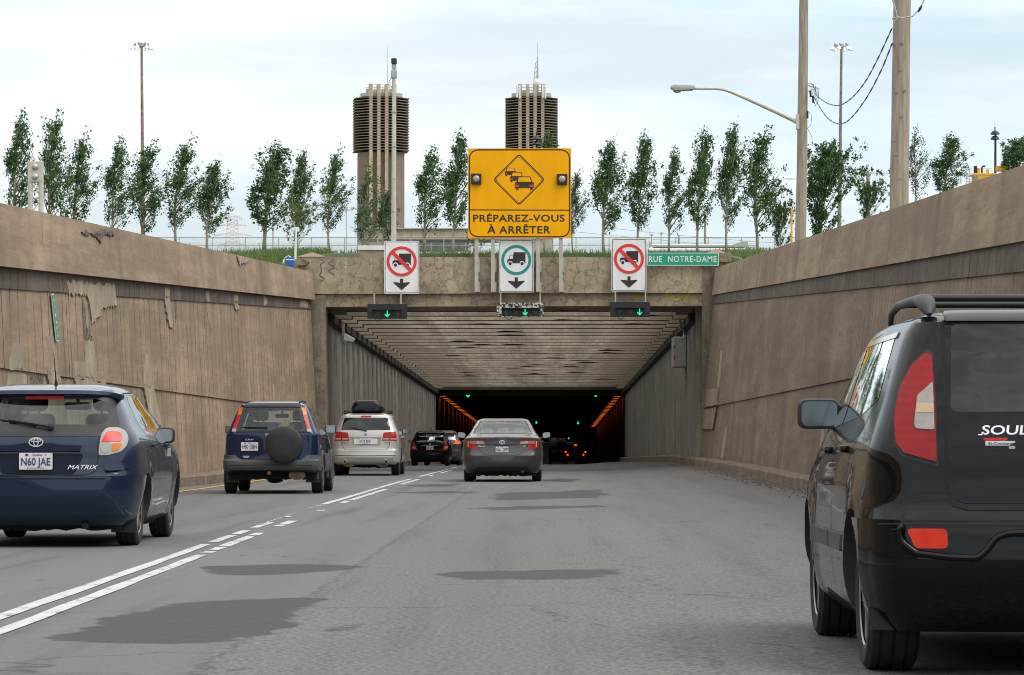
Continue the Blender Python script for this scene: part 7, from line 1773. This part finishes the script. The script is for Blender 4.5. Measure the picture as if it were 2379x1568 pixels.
# ---- black boxy car, right foreground
def boxy_black():
    s0 = 535.0; Y = FD/s0; xc = 2.285
    K = [(.20, .20, 3.8, .78, .15, .04), (.27, .10, 3.95, .84, .20, .06), (.36, .03, 4.06, .872, .20, .08), (.46, .0, 4.1, .885, .2, .09), (.655, .0, 4.1, .89, .2, .09), (.675, .012, 4.1, .89, .2, .09), (.70, .02, 4.1, .89, .2, .09), (.735, .055, 4.08, .888, .2, .09), (.85, .075, 4.0, .886, .19, .09), (.98, .085, 3.6, .875, .18, .09),
         (1.06, .095, 3.1, .85, .17, .09), (1.16, .11, 2.9, .815, .17, .09), (1.30, .145, 2.65, .772, .16, .09), (1.44, .185, 2.4, .728, .15, .09), (1.53, .21, 2.2, .695, .14, .09), (1.565, .215, 2.1, .672, .13, .09), (1.59, .27, 1.95, .635, .13, .09), (1.615, .5, 1.8, .57, .14, .08), (1.635, .9, 1.5, .48, .14, .06)]
    yw = (.70, 3.25); Rw = .335
    c = Car('boxy_car', '', 'car', (xc, Y, -.05), K, {'y': yw, 'R': Rw, 'x': .872, 'flare': [(yw[0], Rw, .39, .026), (yw[1], Rw, .39, .022)]}, m_blk, R_(.15), .42)
    tag(c.root, 'glossy black boxy car with tall red tail lamp, cut by the right edge', 'car')
    g_ = rpoly([(-.535, 1.175), (.535, 1.175), (.50, 1.545), (-.50, 1.545)], .03, 4)
    sg = [rpoly([(.62, 1.22), (1.08, 1.16), (1.10, 1.50), (.72, 1.51)], .03), rpoly([(1.13, 1.15), (1.82, 1.12), (1.80, 1.49), (1.15, 1.50)], .03), rpoly([(1.88, 1.12), (2.85, 1.08), (2.38, 1.44), (1.86, 1.49)], .03)]
    tail = rpoly([(-.598, .945), (-.735, .985), (-.765, 1.03), (-.765, 1.14), (-.735, 1.27), (-.685, 1.365), (-.625, 1.425), (-.602, 1.41)], .012, 3)
    c.body([c.arches(.40), cutter([g_], -.5, 1.2, 'y'), cutter([rpoly([(-.68, 1.14), (.68, 1.14), (.6, 1.5), (-.6, 1.5)], .05)], 1.75, 5, 'y'), side_cut(sg, .4)], (.75, 1.575, .055))
    c.patch('rear_window', rpoly([(-.535, 1.165), (.535, 1.165), (.515, 1.555), (-.515, 1.555)], .03, 4), 'R', m_glassd, .003, .004)
    for g, v in ((1, 'S+'), (-1, 'S-')):
        for q in sg: c.patch('side_window', q, v, m_glassd, .002, 0)
        c.patch('window_trim', rpoly([(.66, 1.505), (1.82, 1.492), (1.82, 1.515), (.64, 1.530)], .004), v, m_chrome, .006, .008)
        f = lambda p: p if g < 0 else mir(p)
        c.patch('light_surround', f(scale_pts(tail, -.665, 1.185, 1.09)), 'R', m_plast, .006, .02)
        tl = c.patch('tail_light', f(tail), 'R', lens('deep_red_lens', (.30, .007, .008), cell=8) if g < 0 else m_red, .016, .03)
        c.patch('reverse_lens', f(rpoly([(-.605, 1.085), (-.685, 1.09), (-.690, 1.11), (-.668, 1.235), (-.605, 1.295)], .012)), 'R', m_clear, .020, .006, tl)
        c.patch('turn_lens', f(rpoly([(-.606, 1.16), (-.678, 1.16), (-.672, 1.20), (-.606, 1.20)], .006)), 'R', lens('pale_amber_lens', (.62, .42, .28)), .0215, .004, tl)
        c.patch('reflector', f(rpoly([(-.735, .655), (-.565, .655), (-.562, .572), (-.700, .572)], .02)), 'R', m_redrefl, .018, .03)
        c.mirror(g, .915, 2.42, 1.175, .215, .155, m_plast, .045, gm=m_mirrord)
    c.band('rear_bumper', .30, .695, NR+NC+3, .010, m_blk)
    c.patch('tailgate_panel', rpoly([(-.525, .765), (.525, .765), (.538, 1.155), (-.538, 1.155)], .06, 5), 'R', m_blk, .006, .01)
    c.patch('tailgate_inset', rpoly([(-.44, .79), (.44, .79), (.46, 1.10), (-.46, 1.10)], .06, 5), 'R', m_blk, .002, .004)
    c.seam([('R', [(-.555, 1.56), (-.558, 1.2), (-.556, .83), (-.53, .76), (-.46, .742), (.46, .742), (.53, .76), (.556, .83), (.558, 1.2), (.555, 1.56), (-.555, 1.56)])], .016, .004)
    c.seam([('R', [(-.84, .672), (.84, .672)]), ], .008, .013)
    for v in ('S+', 'S-'):
        c.seam([(v, [(.70, 1.2), (1.10, .95), (1.16, .60), (1.15, .36)]), (v, [(1.84, 1.12), (1.86, .33)]), (v, [(2.88, 1.08), (2.85, .33)])], .010)
        c.patch('side_moulding', rpoly([(1.18, .52), (1.83, .52), (1.83, .60), (1.18, .60)], .01), v, m_gplast, .016, .02); c.patch('side_moulding', rpoly([(1.88, .52), (2.82, .52), (2.82, .60), (1.88, .60)], .01), v, m_gplast, .016, .02)
    # bumper contour lines
    def lip(pts, w, name, mat=m_blk):
        bm = bmesh.new(); P_ = [c.surf('R', x, z, .012) for x, z in pts]; tube(bm, P_, w, 8); fin(bm, name, mat, c.root, 50)
    lip(rpoly([(-.765, .66), (-.755, .60), (-.70, .552), (-.56, .535), (-.44, .53), (-.40, .56), (-.355, .622), (-.30, .64), (.30, .64), (.355, .622), (.40, .56), (.44, .53), (.56, .535), (.70, .552), (.755, .60), (.765, .66)], .02)[0:-1], .016, 'bumper_crease')
    c.patch('plate_recess', rpoly([(-.22, .33), (.22, .33), (.17, .55), (-.17, .55)], .02), 'R', m_plast, .016, .02)
    c.plate(0, .44, '', c.R(0, .44).y-.004)
    c.script('SOUL', -.305, 1.065, .20, .040, m_chrome, .15, .016)
    bm = bmesh.new(); q = c.surf('R', -.315, 1.063, .006); tube(bm, [q+Vector((-.105, 0, 0)), q+Vector((-.09, 0, 0)), q+Vector((-.08, 0, .012))], .004, 5); tube(bm, [q+Vector((.10, 0, 0)), q+Vector((.15, 0, 0))], .004, 5); fin(bm, 'badge_stroke', m_chrome, c.root)
    st = c.tag_box('dealer_sticker', -.325, 1.028, .13, .020, c.R(-.325, 1.028).y-.010, .004, m_swht, .003)
    bm = text_bm('St-Constant', .105, .011, .001, .004); fin(shift(bm, (-.325, c.R(-.325, 1.028).y-.0105, 1.022)), 'sticker_lettering', m_pblue, st)
    c.tag_box('sticker_band', -.345, 1.046, .105, .012, c.R(-.345, 1.046).y-.010, .004, m_sred, .002, st); c.tag_box('sticker_band', -.275, 1.010, .028, .014, c.R(-.275, 1.01).y-.010, .004, m_beige, .006, st)
    c.lathe_wheels(.235, .235, 5)
    c.handles(-1, [(1.30, 1.0), (2.10, .99)], m_blk)
    for g in (-1, 1):
        bm = bmesh.new(); tube(bm, [(g*.60, .37, 1.60), (g*.60, .40, 1.63), (g*.602, .47, 1.655), (g*.605, .58, 1.668), (g*.605, .80, 1.682), (g*.60, 1.6, 1.69), (g*.59, 2.0, 1.668), (g*.58, 2.15, 1.62)], [.012, .034, .043, .034, .024, .020, .017, .014], 12); fin(bm, 'roof_rail', m_gplast, c.root, 50)
    for y in (.78, 1.5): bm = bmesh.new(); tube(bm, [(-.60, y, 1.692), (.60, y, 1.692)], .017, 8); fin(bm, 'crossbar', m_plast, c.root, 50)
    c.patch('roof_spoiler', rpoly([(-.548, 1.562), (.548, 1.562), (.53, 1.610), (-.53, 1.610)], .012), 'R', m_blk, .016, .03, grid=.04)
    c.seats(1.85, .66, m_seat, yr=1.05, rear_top=.50); c.mid_mirror(2.4, 1.42)
    c.under(.20, .36, .74, .26, 3.5, (('silencer', -.30, .255, .14, .04, .35, .6, m_dark),)); c.flaps(.34, .20, .38, .66, .87)
boxy_black()
